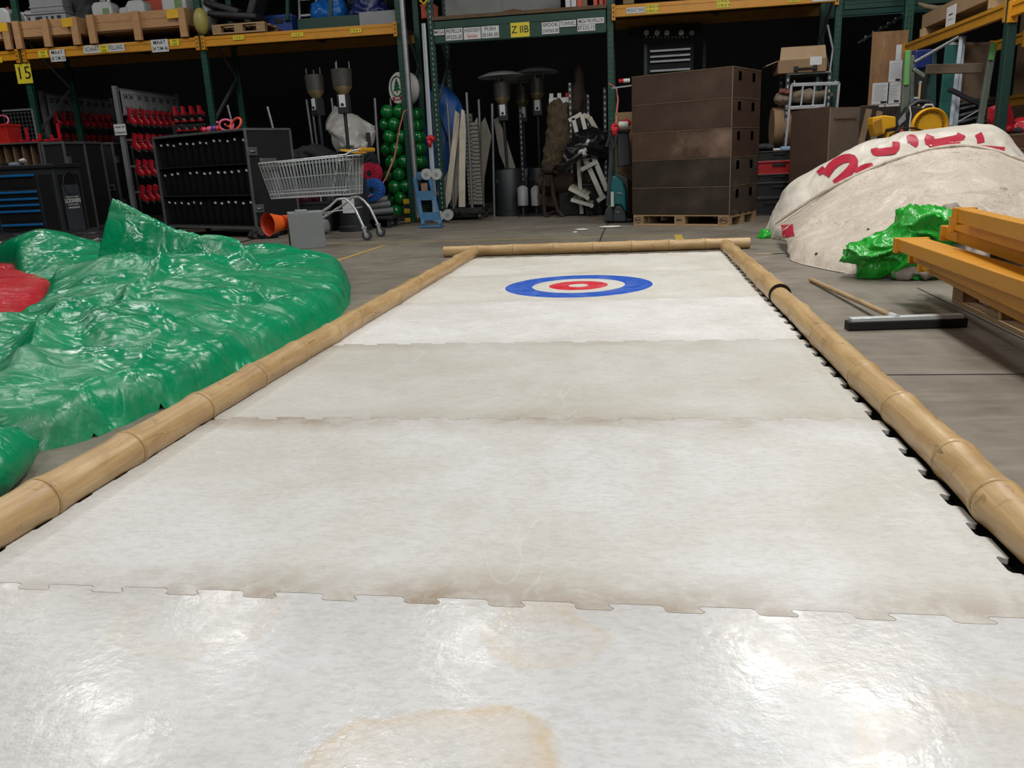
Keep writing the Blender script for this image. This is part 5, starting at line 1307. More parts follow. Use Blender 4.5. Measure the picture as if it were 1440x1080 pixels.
B().box((0,-.144,-.045),(.02,.006,.05)).build('fir_trunk', M_fir, sg)
rp2 = B().box((0,-.144,-.15),(.26,.006,.055)).build('red_band', M_letr, sg); text('SPAR', .055, M_white, rp2, (0,-.149,-.15), bold=.002)
B().box((-rs_*.99,.0,.03),(.02,.05,.06)).build('socket', M_ink, sg)
gq = G(583,312); gd = T('post_guard', 'yellow and black striped guard at the foot of the scaffold tube', 'guard', (gq.x-.05,gq.y-.08,0))
M_hz = mat('hazard yellow','c9992a',.5)
for i in range(5): B().lo((0,0,i*.075),(.17,.04,.076)).lo((.09,.08,i*.075),(.02,.16,.076)).build('stripe', M_hz if i % 2 == 0 else M_ink, gd)
# ================================================================ MIDDLE BAY
# blue hand truck leaning on the rack post
M_hblue = mat('truck blue','3f6f96',.5,var=.15,scale=12,dirt='5b5f63',dirt_amt=.4); M_tyre = mat('tyre grey','a7a8a6',.55,var=.1)
t0, t1 = G(607,310,.10), A(592,242,13.0)
ht = T('hand_truck', 'worn blue hand truck with four white wheels leaning on the rack post', 'hand truck', (t0.x,t0.y,0))
u_ = (t1-t0); 
for s in (-1,1): B().bar(t0+Vector((s*.13,0,-.06)), t1+Vector((s*.12,0,.0)), .05, .035, (0,1,0)).build('rail', M_hblue, ht, world=True, bevel=.004)
for k, h in ((.08,.12),(.5,.14),(.92,.12)): c = t0+u_*k; B().bar(c+Vector((-.13,-.01,0)), c+Vector((.13,-.01,0)), .02, h, (0,0,1)).build('cross_plate', M_hblue, ht, world=True)
c = t0+u_*.62; B().bar(c+Vector((-.05,-.02,0)), c+Vector((.05,-.02,0)), .02, .2).build('rusty_plate', mat('rusty','8a6a55',.7,var=.2), ht, world=True)
B().box((t0.x,t0.y-.05,.02),(.34,.2,.02)).build('toe_plate', M_hblue, ht, world=True)
for px, py in ((600,245),(614,245),(617,304),(630,302)):
    c = A(px,py,12.85); w_ = B().lathe([(.035,-.03),(.085,-.028),(.085,.028),(.035,.03)], c, 20, 'Y').build('wheel', M_tyre, ht, smooth=40, world=True)
    B().lathe([(.03,-.036),(.03,.036)], c, 14, 'Y').build('hub', M_greyp, w_, smooth=40, world=True)
B().tube([A(600,245,12.9),A(614,245,12.9)], .012, 6).tube([A(617,304,12.9),A(630,302,12.9)], .012, 6).build('axle', M_steel, ht, world=True)
lump('red_cloth_knot', M_red, 'red cloth knotted round the white profile above the hand truck', 'cloth', [(A(606,195,13.03),(.07,.05,.05)),(A(604,200,13.03),(.03,.04,.08))], vox=.012, amp=.02, fr=12)
# deflated blue inflatable
M_infl = mat('inflatable blue','0f4a8e',.5,var=.08,bump=.25,bscale=8)
b = B().ball(A(628,185,14.2),(.36,.25,.75),24,18).ball(A(620,235,14.1),(.28,.22,.85),24,18).ball(A(622,150,14.2),(.26,.2,.35),24,18)
nb = apply_remesh(b,.04,lambda v: .05*(ridged(Vector((v.x*2.2,v.y*2,v.z*.5)),1.6)-.5),6)
for p in nb.v: p.z = max(p.z,.01)
tag(nb.build('blue_inflatable', M_infl, smooth=180), 'tall folded blue inflatable behind the white panels', 'inflatable')
# roll cage with folded white panels
M_vin = mat('white vinyl','b3ab9b',.55,var=.1,dirt='7d7464',dirt_amt=.4,dscale=4); M_quilt = mat('quilted fabric','8f8a7e',.7,var=.15,scale=14)
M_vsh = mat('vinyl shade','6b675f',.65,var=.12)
YC = 13.45; g_ = G(660,296,.16); 
rc = T('roll_cage', 'dark roll cage holding the folded white panels', 'roll cage', (A(660,290,YC).x, YC, 0))
x0_, x1_ = A(618,290,YC).x, A(682,290,YC).x
B().box(((x0_+x1_)/2,YC+.1,.17),(x1_-x0_,.7,.04)).bar((x0_,YC-.26,.17),(x1_,YC-.26,.17),.05,.06).build('base_frame', M_darkst, rc, world=True)
for x_ in (x0_+.05,x1_-.05):
    for yy in (-.2,.4):
        o = B().lathe([(.055,-.015),(.055,.015)],(x_,YC+yy,.058),14,'X').lo((x_,YC+yy,.1),(.04,.04,.06)).build('caster', M_caster, rc, smooth=40, world=True)
for (xa,ya,xb,yb) in ((608,136,617,272),(629,145,638,290),(656,130,664,291),(673,140,680,289),(692,146,694,280)):
    yy = 13.35 if xa in (656,629) else 13.9
    p_, q_ = A(xa,ya,yy), A(xb,yb,yy); 
    q_.z = .19 if xa != 608 and xa != 692 else 0.0
    tag(B().tube([p_,q_],.022,10).lathe([(.03,0),(.03,.02)],q_,10).build('cage_post', M_steel, smooth=60), {608:'slim grey post in front of the blue inflatable',629:'grey post left of the folded white panels',656:'tall grey post in front of the quilted panels',673:'grey post right of the quilted panels',692:'short grey post beside the grey folded panel'}[xa], 'post')
def panel_fold(pxs, Y, dy, m, label, name='folded_sheet', thick=.03, kids=None):
    pts = [A(x,y,Y+dz) for (x,y,dz) in pxs]
    n_ = len(pts); b = B().add(pts+[p+Vector((0,thick,0)) for p in pts],[tuple(range(n_)),tuple(range(2*n_-1,n_-1,-1))]+[(i,n_+i,n_+(i+1)%n_,(i+1)%n_) for i in range(n_)])
    return tag(b.build(name, m), label, 'panel')
panel_fold([(640,155,0),(646,160,.05),(646,186,.05),(640,225,0),(634,280,0),(628,293,0),(624,292,0),(634,212,0)],13.3,0,M_vin,'white folded panel standing farthest left, with a pointed top')
panel_fold([(649,153,0),(653,156,.0),(655,185,.0),(654,240,0),(654,291,0),(645,291,0),(646,188,0)],13.25,0,M_vin,'white folded panel next to the tall grey post')
panel_fold([(630,240,.1),(634,236,.1),(626,290,.1),(614,272,.1)],13.35,0,M_quilt,'quilted flap low at the left of the white panels')
panel_fold([(646,190,.15),(648,250,.1),(641,290,.1),(633,290,.1)],13.35,0,M_quilt,'quilted strip between the two white panels')
M_q2 = mat('quilted grey','77746c',.75,var=.15,scale=14)
# quilted stack: ribbed blocks
for k,(xa,xb,yt,lab) in enumerate(((655,666,160,'quilted panel with horizontal ribs behind the tall grey post'),(666,675,172,'quilted panel with horizontal ribs right of the tall grey post'))):
    p_, q_ = A(xa,yt,13.5), A(xb,288,13.5); b = B(); nr = 22; z0_, z1_ = q_.z, p_.z; r_ = T('quilted_mat', lab, 'panel', ((p_.x+q_.x)/2,13.55,max(.19,z0_)))
    L_ = A(xb,230,13.5).x-A(xa,230,13.5).x
    for i in range(nr):
        f = i/(nr-1); b.box(((p_.x-q_.x)*.5*(f-.5)*1.0,-.02,(z1_-max(.19,z0_))*(i+.5)/nr),(L_,.10,(z1_-max(.19,z0_))/nr*.86))
    b.build('ribs', M_q2, r_, bevel=.01); B().lo((0,.05,0),(L_*.9,.05,z1_-max(.19,z0_))).build('backing', M_vsh, r_)
panel_fold([(677,172,0),(682,165,0),(691,192,0),(681,250,0),(680,283,0),(676,285,0)],13.7,0,M_vsh,'grey folded panel with a slanting edge right of the quilted panels')
panel_fold([(694,168,0),(700,165,0),(712,195,0),(726,240,0),(712,240,0),(702,215,0)],14.1,0,M_vsh,'grey folded panel leaning behind the front patio heater')
panel_fold([(662,180,.0),(671,165,0),(672,172,0),(664,200,0)],13.9,0,M_quilt,'quilted corner peeping up behind the tall grey post')
# patio heaters with round reflectors
heater((A(718,297,14.1).x,14.1,0), A(702,112,14.1).z, 'patio heater with round reflector, front left of the three', True, rbase=.245, grp='patio heaters with reflectors', lean=-.03)
heater((A(741,292,15.2).x,15.2,0), A(730,118,15.2).z, 'patio heater with round reflector, rearmost in the middle of the three', True, rbase=.22, grp='patio heaters with reflectors')
heater((A(761,292,14.65).x,14.65,0), A(760,106,14.65).z, 'patio heater with round reflector, beside the shaggy brown roll', True, rbase=.22, grp='patio heaters with reflectors')
# white gas labels on the bases: small bottles hanging there
for px, lab in ((736,'small white canister standing by the front patio heater'),(755,'small white canister standing by the patio heater near the rusty machine')):
    p = A(px,292,13.75); r = T('gas_canister', lab, 'canister', (p.x,13.75,A(px,276,13.75).z-.0)); r.location.z = 0
    h_ = A(px,261,13.75).z; B().lathe([(.085,h_-.32),(.09,h_-.30),(.09,h_-.05),(.05,h_-.01),(.03,h_)],(0,0,0),18).build('canister_body', M_wpole, r, smooth=40)
    B().lathe([(.10,0),(.10,.02),(.03,.03),(.03,h_-.32)],(0,0,0),14).build('stand', M_darkst, r, smooth=40); B().lathe([(.02,h_),(.03,h_+.04)],(0,0,0),10).build('valve', M_darkst, r, smooth=40)
# shaggy roll
def shag(v): return .035*(noise.noise(v*9)+.7*noise.noise(Vector((v.x*30,v.y*30,v.z*14))))
M_shag = mat('shaggy straw','4a3d2b',.95,var=.5,scale=26,stretch=(1.6,1.6,.6),bump=.6,bscale=50)
p0_, p1_ = A(775,268,13.75), A(787,146,13.9)
b = B(); b.tube([Vector((p0_.x-.05,p0_.y,.15)),p0_,p0_.lerp(p1_,.5)+Vector((.05,0,0)),p1_,p1_+Vector((.03,0,.02))],[.2,.22,.22,.17,.08],20)
nb = apply_remesh(b,.025,shag)
tag(nb.build('shaggy_roll', M_shag, smooth=180), 'rolled shaggy brown straw matting leaning upright behind the rusty machine', 'roll')
r = T('red_white_castle_top', 'white battlement edge with a red block above the shaggy roll', 'toy castle top', A(787,143,14.1)); B().lo((0,0,-.1),(.34,.1,.16)).build('wall_piece', M_sign, r)
for i in range(3): B().lo((-.13+i*.13,0,.06),(.06,.1,.07)).build('battlement', M_skate if i == 2 else M_sign, r)
B().lo((0,.1,-1.76),(.3,.06,1.7)).build('support_board', M_case, r)
# brown pointed bundle
lump('brown_bundle', mat('dark bundle','3a2a22',.8,var=.2,bump=.3), 'dark brown pointed bundle standing behind the black plastic sheet', 'bundle', [(A(813,150,14.2),(.14,.15,.4)),(A(814,118,14.2),(.08,.1,.3)),(A(812,200,14.2),(.18,.18,.6)),(A(812,260,14.2),(.2,.2,.55))], amp=.03, zmin=.005)
# perforated uprights standing in the dark
M_perf = post_mat('perforated strip','2c3033','a9aca9',.09,0.,.011)
def strip(xa,ya,xb,yb,Y,lab):
    a_, b_ = A(xa,ya,Y), A(xb,yb,Y); r = T('perforated_post', lab, 'post', (b_.x,Y,0)); H_ = a_.z
    o = B().box((0,0,0),(.05,.04,H_)).build('strip', M_perf, r); o.location = (0,0,H_/2+.01); B().lo((0,0,0),(.1,.1,.01)).build('foot_plate', M_darkst, r)
strip(798,118,803,190,13.75,'tall perforated post right of the shaggy roll'); strip(805,122,808,180,14.2,'perforated post just behind the tall one by the shaggy roll'); strip(825,134,827,160,14.3,'short perforated post between the brown bundle and the green post'); strip(850,124,851,176,13.9,'perforated post beside the green rack post')
strip(735,150,737,290,14.95,'perforated post behind the rear patio heater'); strip(760,165,761,290,14.9,'perforated post behind the patio heater by the shaggy roll')
# rusty machine
M_rust = mat('rust','35261e',.8,.3,var=.35,scale=14,bump=.3,bscale=25)
gm = G(785,306); rm = T('rusty_machine', 'rusty old iron machine with curved legs standing before the heaters', 'machine', (gm.x,gm.y+.25,0))
S_ = (gm.y+.2)/F_PX*1.02
def mp(px,py,dy=0): return A(px,py,gm.y+.25+dy)
B().tube([mp(766,250,-.1),mp(764,280,-.1),mp(766,303,-.1),mp(772,305,-.12)],.03,8).build('curved_leg', M_rust, rm, smooth=60, world=True)
B().tube([mp(776,250,-.15),mp(778,275,-.15),mp(784,296,-.15),mp(792,305,-.18),mp(786,308,-.2),mp(768,309,-.2)],.032,8).build('curved_leg', M_rust, rm, smooth=60, world=True)
B().tube([mp(789,270,.1),mp(791,290,.1),mp(794,300,.1)],.025,8).build('rear_leg', M_rust, rm, smooth=60, world=True)
B().tube([mp(768,302,0),mp(780,297,0)],.02,8).build('cross_bar', M_rust, rm, smooth=60, world=True)
B().lathe([(.05,-.3),(.15,-.28),(.17,-.1),(.17,.1),(.15,.28),(.05,.3)],mp(783,258,.12),20,'X').build('drum', M_rust, rm, smooth=50, world=True)
for k in range(4): B().bar(mp(766.5+k*3,246,-.12),mp(766+k*3,262,-.12),.025,.03,(0,1,0)).build('fin', M_rust, rm, world=True)
b = B()
B().ball(mp(771,238,-.05),(.11,.1,.09),14,10).build('top_valve', M_rust, rm, smooth=180, world=True); B().tube([mp(771,240,-.05),mp(773,230,-.05),mp(776,236,-.05)],.03,8).build('lever', M_rust, rm, smooth=60, world=True)
B().lathe([(.12,-.05),(.12,.05)],mp(797,252,.2),18,'X').build('pulley', M_rust, rm, smooth=40, world=True)
# white chairs under a black plastic sheet
M_chw = mat('chair white','b4b2ab',.45,var=.06); M_chs = mat('chair cream','a9a593',.5,var=.08)
def bars(name, segs, w, h, m, par): 
    for p_, q_ in segs: B().bar(p_, q_, w, h, (0,1,0)).build(name, m, par, world=True, bevel=.004)
Yc = 13.2
def cp_(px,py,dy=0): return A(px,py,Yc+dy)
c1_ = T('folding_chair', 'white folding chair leg frame slanting down at the right of the pile', 'chair', cp_(835,270)); c1_.location.z = 0
bars('leg',[(cp_(822,222),cp_(847,277)),(cp_(833,217),cp_(854,268))],.075,.06,M_chw,c1_); bars('stretcher',[(cp_(817,239,-.05),cp_(838,228,-.05)),(cp_(840,283),cp_(851,275))],.065,.06,M_chw,c1_)
bars('dark_leg',[(cp_(826,240,.1),cp_(842,272,.1)),(cp_(842,272,.1),Vector((cp_(843,280).x,Yc+.1,.02)))],.04,.03,M_case,c1_)
c2_ = T('folding_chair', 'white folding chair top poking out above the black plastic sheet', 'chair', cp_(815,175)); c2_.location.z = 0
bars('leg',[(cp_(806,166),cp_(811,186)),(cp_(818,161),cp_(823,182)),(cp_(811,186,.1),Vector((cp_(815,190).x,Yc+.15,.03)))],.06,.05,M_chw,c2_); bars('top_rail',[(cp_(800,170),cp_(818,160))],.06,.05,M_chw,c2_); bars('shaded_leg',[(cp_(820,162,.2),cp_(829,165,.2)),(cp_(829,165,.2),cp_(840,185,.2))],.07,.05,M_chs,c2_)
for (ps,lab) in (([(800,265),(807,258),(833,270),(826,278)],'cream slatted chair seat lying in the pile, upper of two'),([(803,281),(810,274),(837,283),(832,289)],'cream slatted chair seat lying in the pile, lower of two')):
    r = T('chair_seat', lab, 'chair seat', cp_(815,275)); r.location.z = 0; P_ = [cp_(*ps[0],-.1),cp_(*ps[1],.3),cp_(*ps[2],.3),cp_(*ps[3],-.1)]
    for i in range(5):
        f0, f1 = i/5+.012, (i+1)/5-.012
        a_, b_, c_, d_ = P_[0].lerp(P_[3],f0), P_[0].lerp(P_[3],f1), P_[1].lerp(P_[2],f1), P_[1].lerp(P_[2],f0)
        B().hexa([a_,b_,c_,d_],[v+Vector((0,0,.02)) for v in (a_,b_,c_,d_)]).build('slat', M_chs, r, world=True)
    B().bar(P_[0]+Vector((0,-.01,0)),P_[3]+Vector((0,-.01,0)),.03,.05).build('seat_rail', M_chw, r, world=True); B().lathe([(.035,-.03),(.035,.03)],P_[3],12,'Y').build('joint_cap', M_chw, r, smooth=40, world=True)
    B().bar(P_[3]+Vector((-.05,.1,-.03)),Vector((P_[3].x,P_[3].y+.1,.01)),.04,.04,(0,1,0)).build('rear_leg', M_case, r, world=True)
M_bpl = mat('black plastic','151518',.22,var=.2,bump=.3,bscale=12)
bk_ = [[cp_(822,180,.2),cp_(835,178,.2),cp_(846,182,.2),cp_(856,184,.2)],[cp_(805,192,-.05),cp_(820,190,-.15),cp_(838,188,-.1),cp_(855,192,0)],[cp_(796,210,-.1),cp_(812,208,-.25),cp_(832,205,-.2),cp_(856,205,0)],[cp_(786,228,-.1),cp_(803,226,-.25),cp_(828,218,-.2),cp_(855,222,.0)],[cp_(777,238,0),cp_(795,236,-.1),cp_(818,224,-.05),cp_(850,232,.1)]]
tag(patch(bk_,50,50,wr(.07,1.5)).build('black_plastic_sheet', M_bpl, smooth=180), 'shiny black plastic sheet draped over the white folding chairs', 'sheet')
lump('white_scrap', M_chw, 'white crumpled scrap showing through the black plastic sheet', 'scrap', [(cp_(821,214,-.22),(.09,.04,.06))], vox=.015, amp=.04, fr=8)
q = cp_(828,295,.35); r = T('black_tub','black tub on the floor under the chair pile','tub',(q.x,Yc+.42,0)); B().lo((0,0,0),(.95,.4,.5)).build('tub_body',M_case,r,bevel=.02); B().lo((0,0,.46),(1.0,.44,.04)).build('rim',M_darkst,r,bevel=.01)
# floor litter
M_paper = mat('litter white','c9cac6',.8)
for px,py,s_,lab in ((818,324,.09,'larger white paper scrap on the floor before the far bamboo pole'),(809,328,.03,'tiny white paper crumb on the floor before the far bamboo pole'),(838,301,.06,'white scrap at the edge of the chair pile'),(858,320,.16,'crumpled white film under the front of the teal sweeper')):
    g_ = G(px,py); b = B().ball((g_.x,g_.y,.012),(s_,s_*.6,.012),10,6); b.v = [v+Vector((noise.noise(v*40)*.01,noise.noise(v*33)*.01,0)) for v in b.v]
    tag(b.build('paper_scrap', M_paper, smooth=180), lab, 'scrap')
# ---------------------------------------------------------------- teal sweeper
M_teal = mat('sweeper teal','17666a',.35,var=.08); M_swd = mat('sweeper grey','34383b',.5,var=.1)
gs = G(862,316); gs2 = G(884,318); Ys = gs.y+.3
sw_ = T('floor_sweeper','teal and dark grey walk-behind floor sweeper beside the brown crates','floor sweeper',(A(872,318,Ys).x,Ys,0))
def sp_(px,py,dy=0): 
    v = A(px,py,Ys+dy); return v
def slab(name,pxs,m,dy,th,bev=.02):
    pts = [sp_(x,y,dy) for x,y in pxs]; n_ = len(pts)
    for p in pts: p.z = max(p.z,.015)
    B().add(pts+[p+Vector((0,th,0)) for p in pts],[tuple(range(n_)),tuple(range(2*n_-1,n_-1,-1))]+[(i,n_+i,n_+(i+1)%n_,(i+1)%n_) for i in range(n_)]).build(name,m,sw_,world=True,bevel=bev)
slab('base_body',[(849,312),(851,297),(856,288),(862,288),(863,312)],M_swd,-.02,.5)
slab('side_fender',[(862,313),(863,296),(867,289),(874,290),(880,300),(881,313)],M_swd,-.05,.5)
slab('rear_skirt',[(880,314),(880,306),(889,308),(889,314)],M_swd,0,.45,.01)
slab('teal_cover',[(858,290),(859,262),(861,248),(866,246),(876,256),(880,268),(881,300),(874,289),(866,288),(863,293)],M_teal,-.03,.42,.03)
slab('rear_cover',[(864,246),(868,244),(883,250),(884,306),(882,300),(880,264),(874,254)],M_swd,.05,.42,.01)
slab('control_column',[(852,290),(856,230),(857,185),(862,183),(864,200),(861,250),(858,290)],M_swd,.05,.12,.01)
slab('filter_bag',[(868,236),(867,186),(884,184),(888,232)],M_swd,.1,.3,.02); slab('handle_bar',[(856,186),(856,183),(886,182),(886,186)],M_darkst,.05,.2,.008)
B().tube([sp_(858,200,-.03),sp_(864,208,-.08),sp_(868,186,-.05)],.02,8).tube([sp_(857,200,-.03),sp_(853,206,-.06),sp_(858,190,-.05)],.02,8).build('hanging_hose',M_dkg,sw_,smooth=60,world=True)
B().lo(tuple(sp_(861,278,-.06)-Vector((0,0,.12))),(.04,.01,.2)).build('warning_label',M_sign,sw_,world=True)
B().bar(sp_(868,271,-.05),sp_(874,272,-.05),.01,.02).build('badge',M_greyp,sw_,world=True)
for dx in (.0,.14): B().lathe([(.012,-.01),(.012,.0)],sp_(868+dx*14,298,-.055),10,'Y').build('bolt',M_steel,sw_,smooth=40,world=True)
for px in (858,880): B().lathe([(.06,-.03),(.06,.03)],Vector((sp_(px,310).x,Ys+.2,.06)),16,'X').build('wheel',M_rub,sw_,smooth=40,world=True)
# ribbon + red roll on it
r = T('ribbon_roll','white roll with red wrapping lying on the sweeper handle','roll',sp_(876,181)); B().lathe([(.03,-.06),(.045,-.055),(.045,.07),(.03,.075)],(0,0,.05),16,'X').build('roll_body',M_sign,r,smooth=40); B().lathe([(.02,.076),(.02,.078)],(0,0,.05),12,'X').build('core',M_ink,r,smooth=40)
lump('red_wrap',M_red,'crumpled red wrapping hung at the left of the white roll','wrapping',[(sp_(865,180,0),(.05,.06,.06)),(sp_(864,185,-.05),(.03,.03,.05))],vox=.012,amp=.03,fr=12)
lump('red_wrap',M_red,'red wrapping bunched behind the white roll against the crates','wrapping',[(sp_(880,173,.3),(.06,.08,.04))],vox=.012,amp=.03,fr=12)
tag(B().tube([A(856,118,13.0),A(862,121,12.9),A(867,125,12.8),A(869,140,12.6),A(867,160,12.3),A(866,178,11.7)],.014,6).build('pink_ribbon',mat('pink ribbon','b06a62',.6),smooth=60),'pink ribbon tied to the green rack post above the sweeper','ribbon')
r = T('striped_rod','rod with a red and white end jutting out left of the top crate','rod',A(872,114,12.6)); B().tube([(-.02,0,0),(.05,0,0)],.03,10).build('red_tip',M_skate,r,smooth=60); B().tube([(.05,0,0),(.14,0,0)],.03,10).build('white_part',M_sign,r,smooth=60); B().bar((-.12,0,-.09),(.16,0,-.07),.02,.02).build('shaft',M_steel,r)
r = T('carton','small brown carton behind the sweeper handle','carton',(A(880,160,12.2).x,12.3,0)); h_=A(880,158,12.2).z; B().lo((0,0,0),(.3,.3,h_)).build('carton_body',M_kr if False else mat('carton','7a6446',.8),r,bevel=.005); B().lo((0,0,h_),(.3,.06,.003)).build('tape',M_dkg,r)
# ---------------------------------------------------------------- stack of five brown crates
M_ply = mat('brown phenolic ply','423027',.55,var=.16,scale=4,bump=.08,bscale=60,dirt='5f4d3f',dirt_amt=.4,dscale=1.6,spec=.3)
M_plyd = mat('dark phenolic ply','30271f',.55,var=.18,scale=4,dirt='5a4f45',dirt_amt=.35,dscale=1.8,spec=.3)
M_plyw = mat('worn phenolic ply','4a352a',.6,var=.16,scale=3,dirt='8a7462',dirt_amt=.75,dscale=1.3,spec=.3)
M_hole0 = mat('unlit hole','030303',1.,spec=0.)
M_raw = mat('raw ply edge','6e5b49',.75,var=.15)
q0, q1, q2 = G(889,319), G(1025,318.5), G(1053,312)
dv = q1-q0; prz = -R(28); PL = 1.32; PD = .93; q0 = q1-Vector((math.cos(prz),math.sin(prz),0))*PL
PLT = pallet('stamped_pallet','light wooden pallet with stamped blocks under the brown crates',q0.to_tuple(),prz,L=PL,D=PD)
for kx, tx in ((.07,'EUR'),(PL/2,'IPPC'),(PL-.07,'EPAL')):
    if tx != 'IPPC': B().tube([(kx+math.cos(a)*.058,-.001,.072+math.sin(a)*.036) for a in np.linspace(0,2*math.pi,21)[:-1]],.003,5,closed=True).build('stamp_ring',M_ink,PLT,smooth=60)
    text(tx,.042,M_ink,PLT,(kx,-.003,.072),bold=.0008)
Hs = A(1027,93,q1.y).z-.144; hc = Hs/5
pm_ = wmat(PLT)
cw, cd = PL+.02, PD
def brown_crate(k, m, rz, dx, dy, label, wear=None):
    c = pm_ @ Vector((-.01+dx, dy-.01, .146+k*hc)); r = T('brown_crate', label, 'crate', c, prz+rz, 'stack of brown plywood crates')
    th = .02; h = hc-.004
    B().lo((cw/2,th/2,0),(cw,th,h)).build('front_panel', m, r, bevel=.003); B().lo((cw/2,cd-th/2,0),(cw,th,h)).build('rear_panel', m, r, bevel=.003)
    # right panel with two hand holes: strips around the openings
    for x in (th/2, cw-th/2):
        hy = (.20,.62); hw, hh, hz = .085,.10,h*.57
        b = B().lo((x,cd/2,0),(th,cd-2*th-.002,hz)).lo((x,cd/2,hz+hh),(th,cd-2*th-.002,h-hz-hh))
        ys = [th+.001, hy[0]*cd/.86-hw/2, hy[0]*cd/.86+hw/2, hy[1]*cd/.86-hw/2, hy[1]*cd/.86+hw/2, cd-th-.001]
        for a_, b_ in ((0,1),(2,3),(4,5)): b.lo((x,(ys[a_]+ys[b_])/2,hz),(th,ys[b_]-ys[a_],hh))
        b.build('end_panel', M_ply if m is not M_plyd else mat('dark end ply','3d332b',.55,var=.2,scale=5,dirt='74695f',dirt_amt=.35,dscale=4), r)
    B().lo((cw/2,cd/2,0),(cw-.05,cd-.05,.02)).build('bottom_panel', m, r)
    for hy_ in hy: B().lo((cw+.001,hy_*cd/.86,hz),(.006,.085,.10)).build('hand_hole', M_hole0, r)
    e = B().lo((cw-.004,-.002,0),(.010,.010,h)).build('worn_edge', M_raw, r)
    B().lo((cw/2,-.001,h-.006),(cw,.006,.007)).build('worn_rim', M_raw, r); B().lo((cw+.001,cd/2,h-.006),(.006,cd,.007)).build('worn_rim', M_raw, r)
    if k == 4: B().lo((cw/2,cd/2,h-.03),(cw-.05,cd-.05,.02)).build('lid_panel', m, r)
brown_crate(4,M_ply,0,.0,0,'topmost brown plywood crate of the five-high stack')
brown_crate(3,M_ply,.0,.0,0,'brown plywood crate directly under the topmost of the stack')
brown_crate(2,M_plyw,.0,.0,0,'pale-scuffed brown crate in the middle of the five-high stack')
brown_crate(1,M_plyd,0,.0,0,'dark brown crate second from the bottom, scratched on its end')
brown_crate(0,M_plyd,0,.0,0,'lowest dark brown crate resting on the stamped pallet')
# dark tool cabinet and perforated boards behind the crates
p = A(938,95,14.2); x0_, x1_ = A(906,90,14.2).x, A(975,90,14.2).x
cb = T('drawer_cabinet','dark cabinet with steel drawer strips behind the brown crates','cabinet',((x0_+x1_)/2,14.2,0)); Hh = A(940,60,14.2).z
B().lo((0,.2,0),(x1_-x0_,.4,Hh)).build('cabinet_body',M_case,cb); B().lo((-(x1_-x0_)/2+.02,-.012,0),(.05,.02,Hh)).build('green_edge',M_gbeam,cb)
for py in (71,79,86,99): B().box((.02,-.025,A(940,py,14.2).z),(x1_-x0_-.14,.05,.035)).build('steel_strip',M_steel,cb,bevel=.004)
pb_ = T('perforated_board','black board with hexagonal holes hanging behind the beam','board',(A(935,45,14.1).x,14.12,A(935,55,14.4).z)); B().lo((0,.02,-.05),(1.15,.02,.22)).build('board_body',M_case,pb_)
for px in (909,924,938,958,973): 
    q = A(px,46,14.1); B().lathe([(.045,-.006),(.045,0)],(q.x-pb_.location.x,0,q.z-pb_.location.z),6,'Y').build('hex_hole',M_sign if px < 960 else M_greyp,pb_)
for i in range(12): 
    q = A(909+i*5.2,52,14.1); B().lathe([(.012,-.004),(.012,0)],(q.x-pb_.location.x,0,q.z-pb_.location.z),8,'Y').build('round_hole',M_greyp,pb_)
B().bar((.62,.06,-.05),(.62,.06,-A(935,55,14.1).z+.0),.05,.04,(0,1,0)).build('support_leg',M_case,pb_)
# ================================================================ RIGHT: TROLLEY, CRATES, SIDE RACK
M_kr = mat('cardboard','8a6f52',.8,var=.1); M_krl = mat('cardboard light','a58c6d',.8,var=.1)
# stack of plastic crates right of the brown stack
Yk = 12.1; xk = A(1095,250,Yk).x
zz_ = [0, A(1090,277,Yk).z, A(1090,256,Yk).z, A(1090,245,Yk).z, A(1090,226,Yk).z, A(1090,212,Yk).z]
M_bcr = mat('crate black','17181a',.45,var=.12); M_rcr = mat('crate red','a51f24',.4,var=.1)
for i, (z0_, z1_, m_, lab) in enumerate(((0,zz_[1],M_bcr,'lowest black plastic crate beside the brown crates'),(zz_[1],zz_[2],M_bcr,'black plastic crate second from the bottom of its stack'),(zz_[2],zz_[3],M_bcr,'shallow black crate just under the red one'),(zz_[3],zz_[4],M_rcr,'red plastic crate in the black crate stack'),(zz_[4],zz_[5],M_bcr,'topmost black crate with odds and ends on it'))):
    tote((xk+(.0 if i else -.1), Yk+.25, z0_+.001), (.60,.5,z1_-z0_-.002), m_, lab, grp='crates stacked beside the brown crates')
zt_ = zz_[5]
tag(B().add([],[]).lo((xk+.12,Yk+.2,zt_+.002),(.16,.12,.05)).build('blue_packet',mat('packet blue','8fa6c4',.5),bevel=.01),'blue and white packet on the topmost black crate','packet')
lump('dark_pouch',M_dkg,'dark pouch at the left on the topmost black crate','pouch',[((xk-.18,Yk+.2,zt_+.05),(.13,.1,.045))],vox=.012,amp=.02,fr=12)
tag(B().lo((xk-.02,Yk+.15,zt_+.002),(.10,.08,.03)).build('white_box',M_sign,bevel=.006),'small white box on the topmost black crate','box')
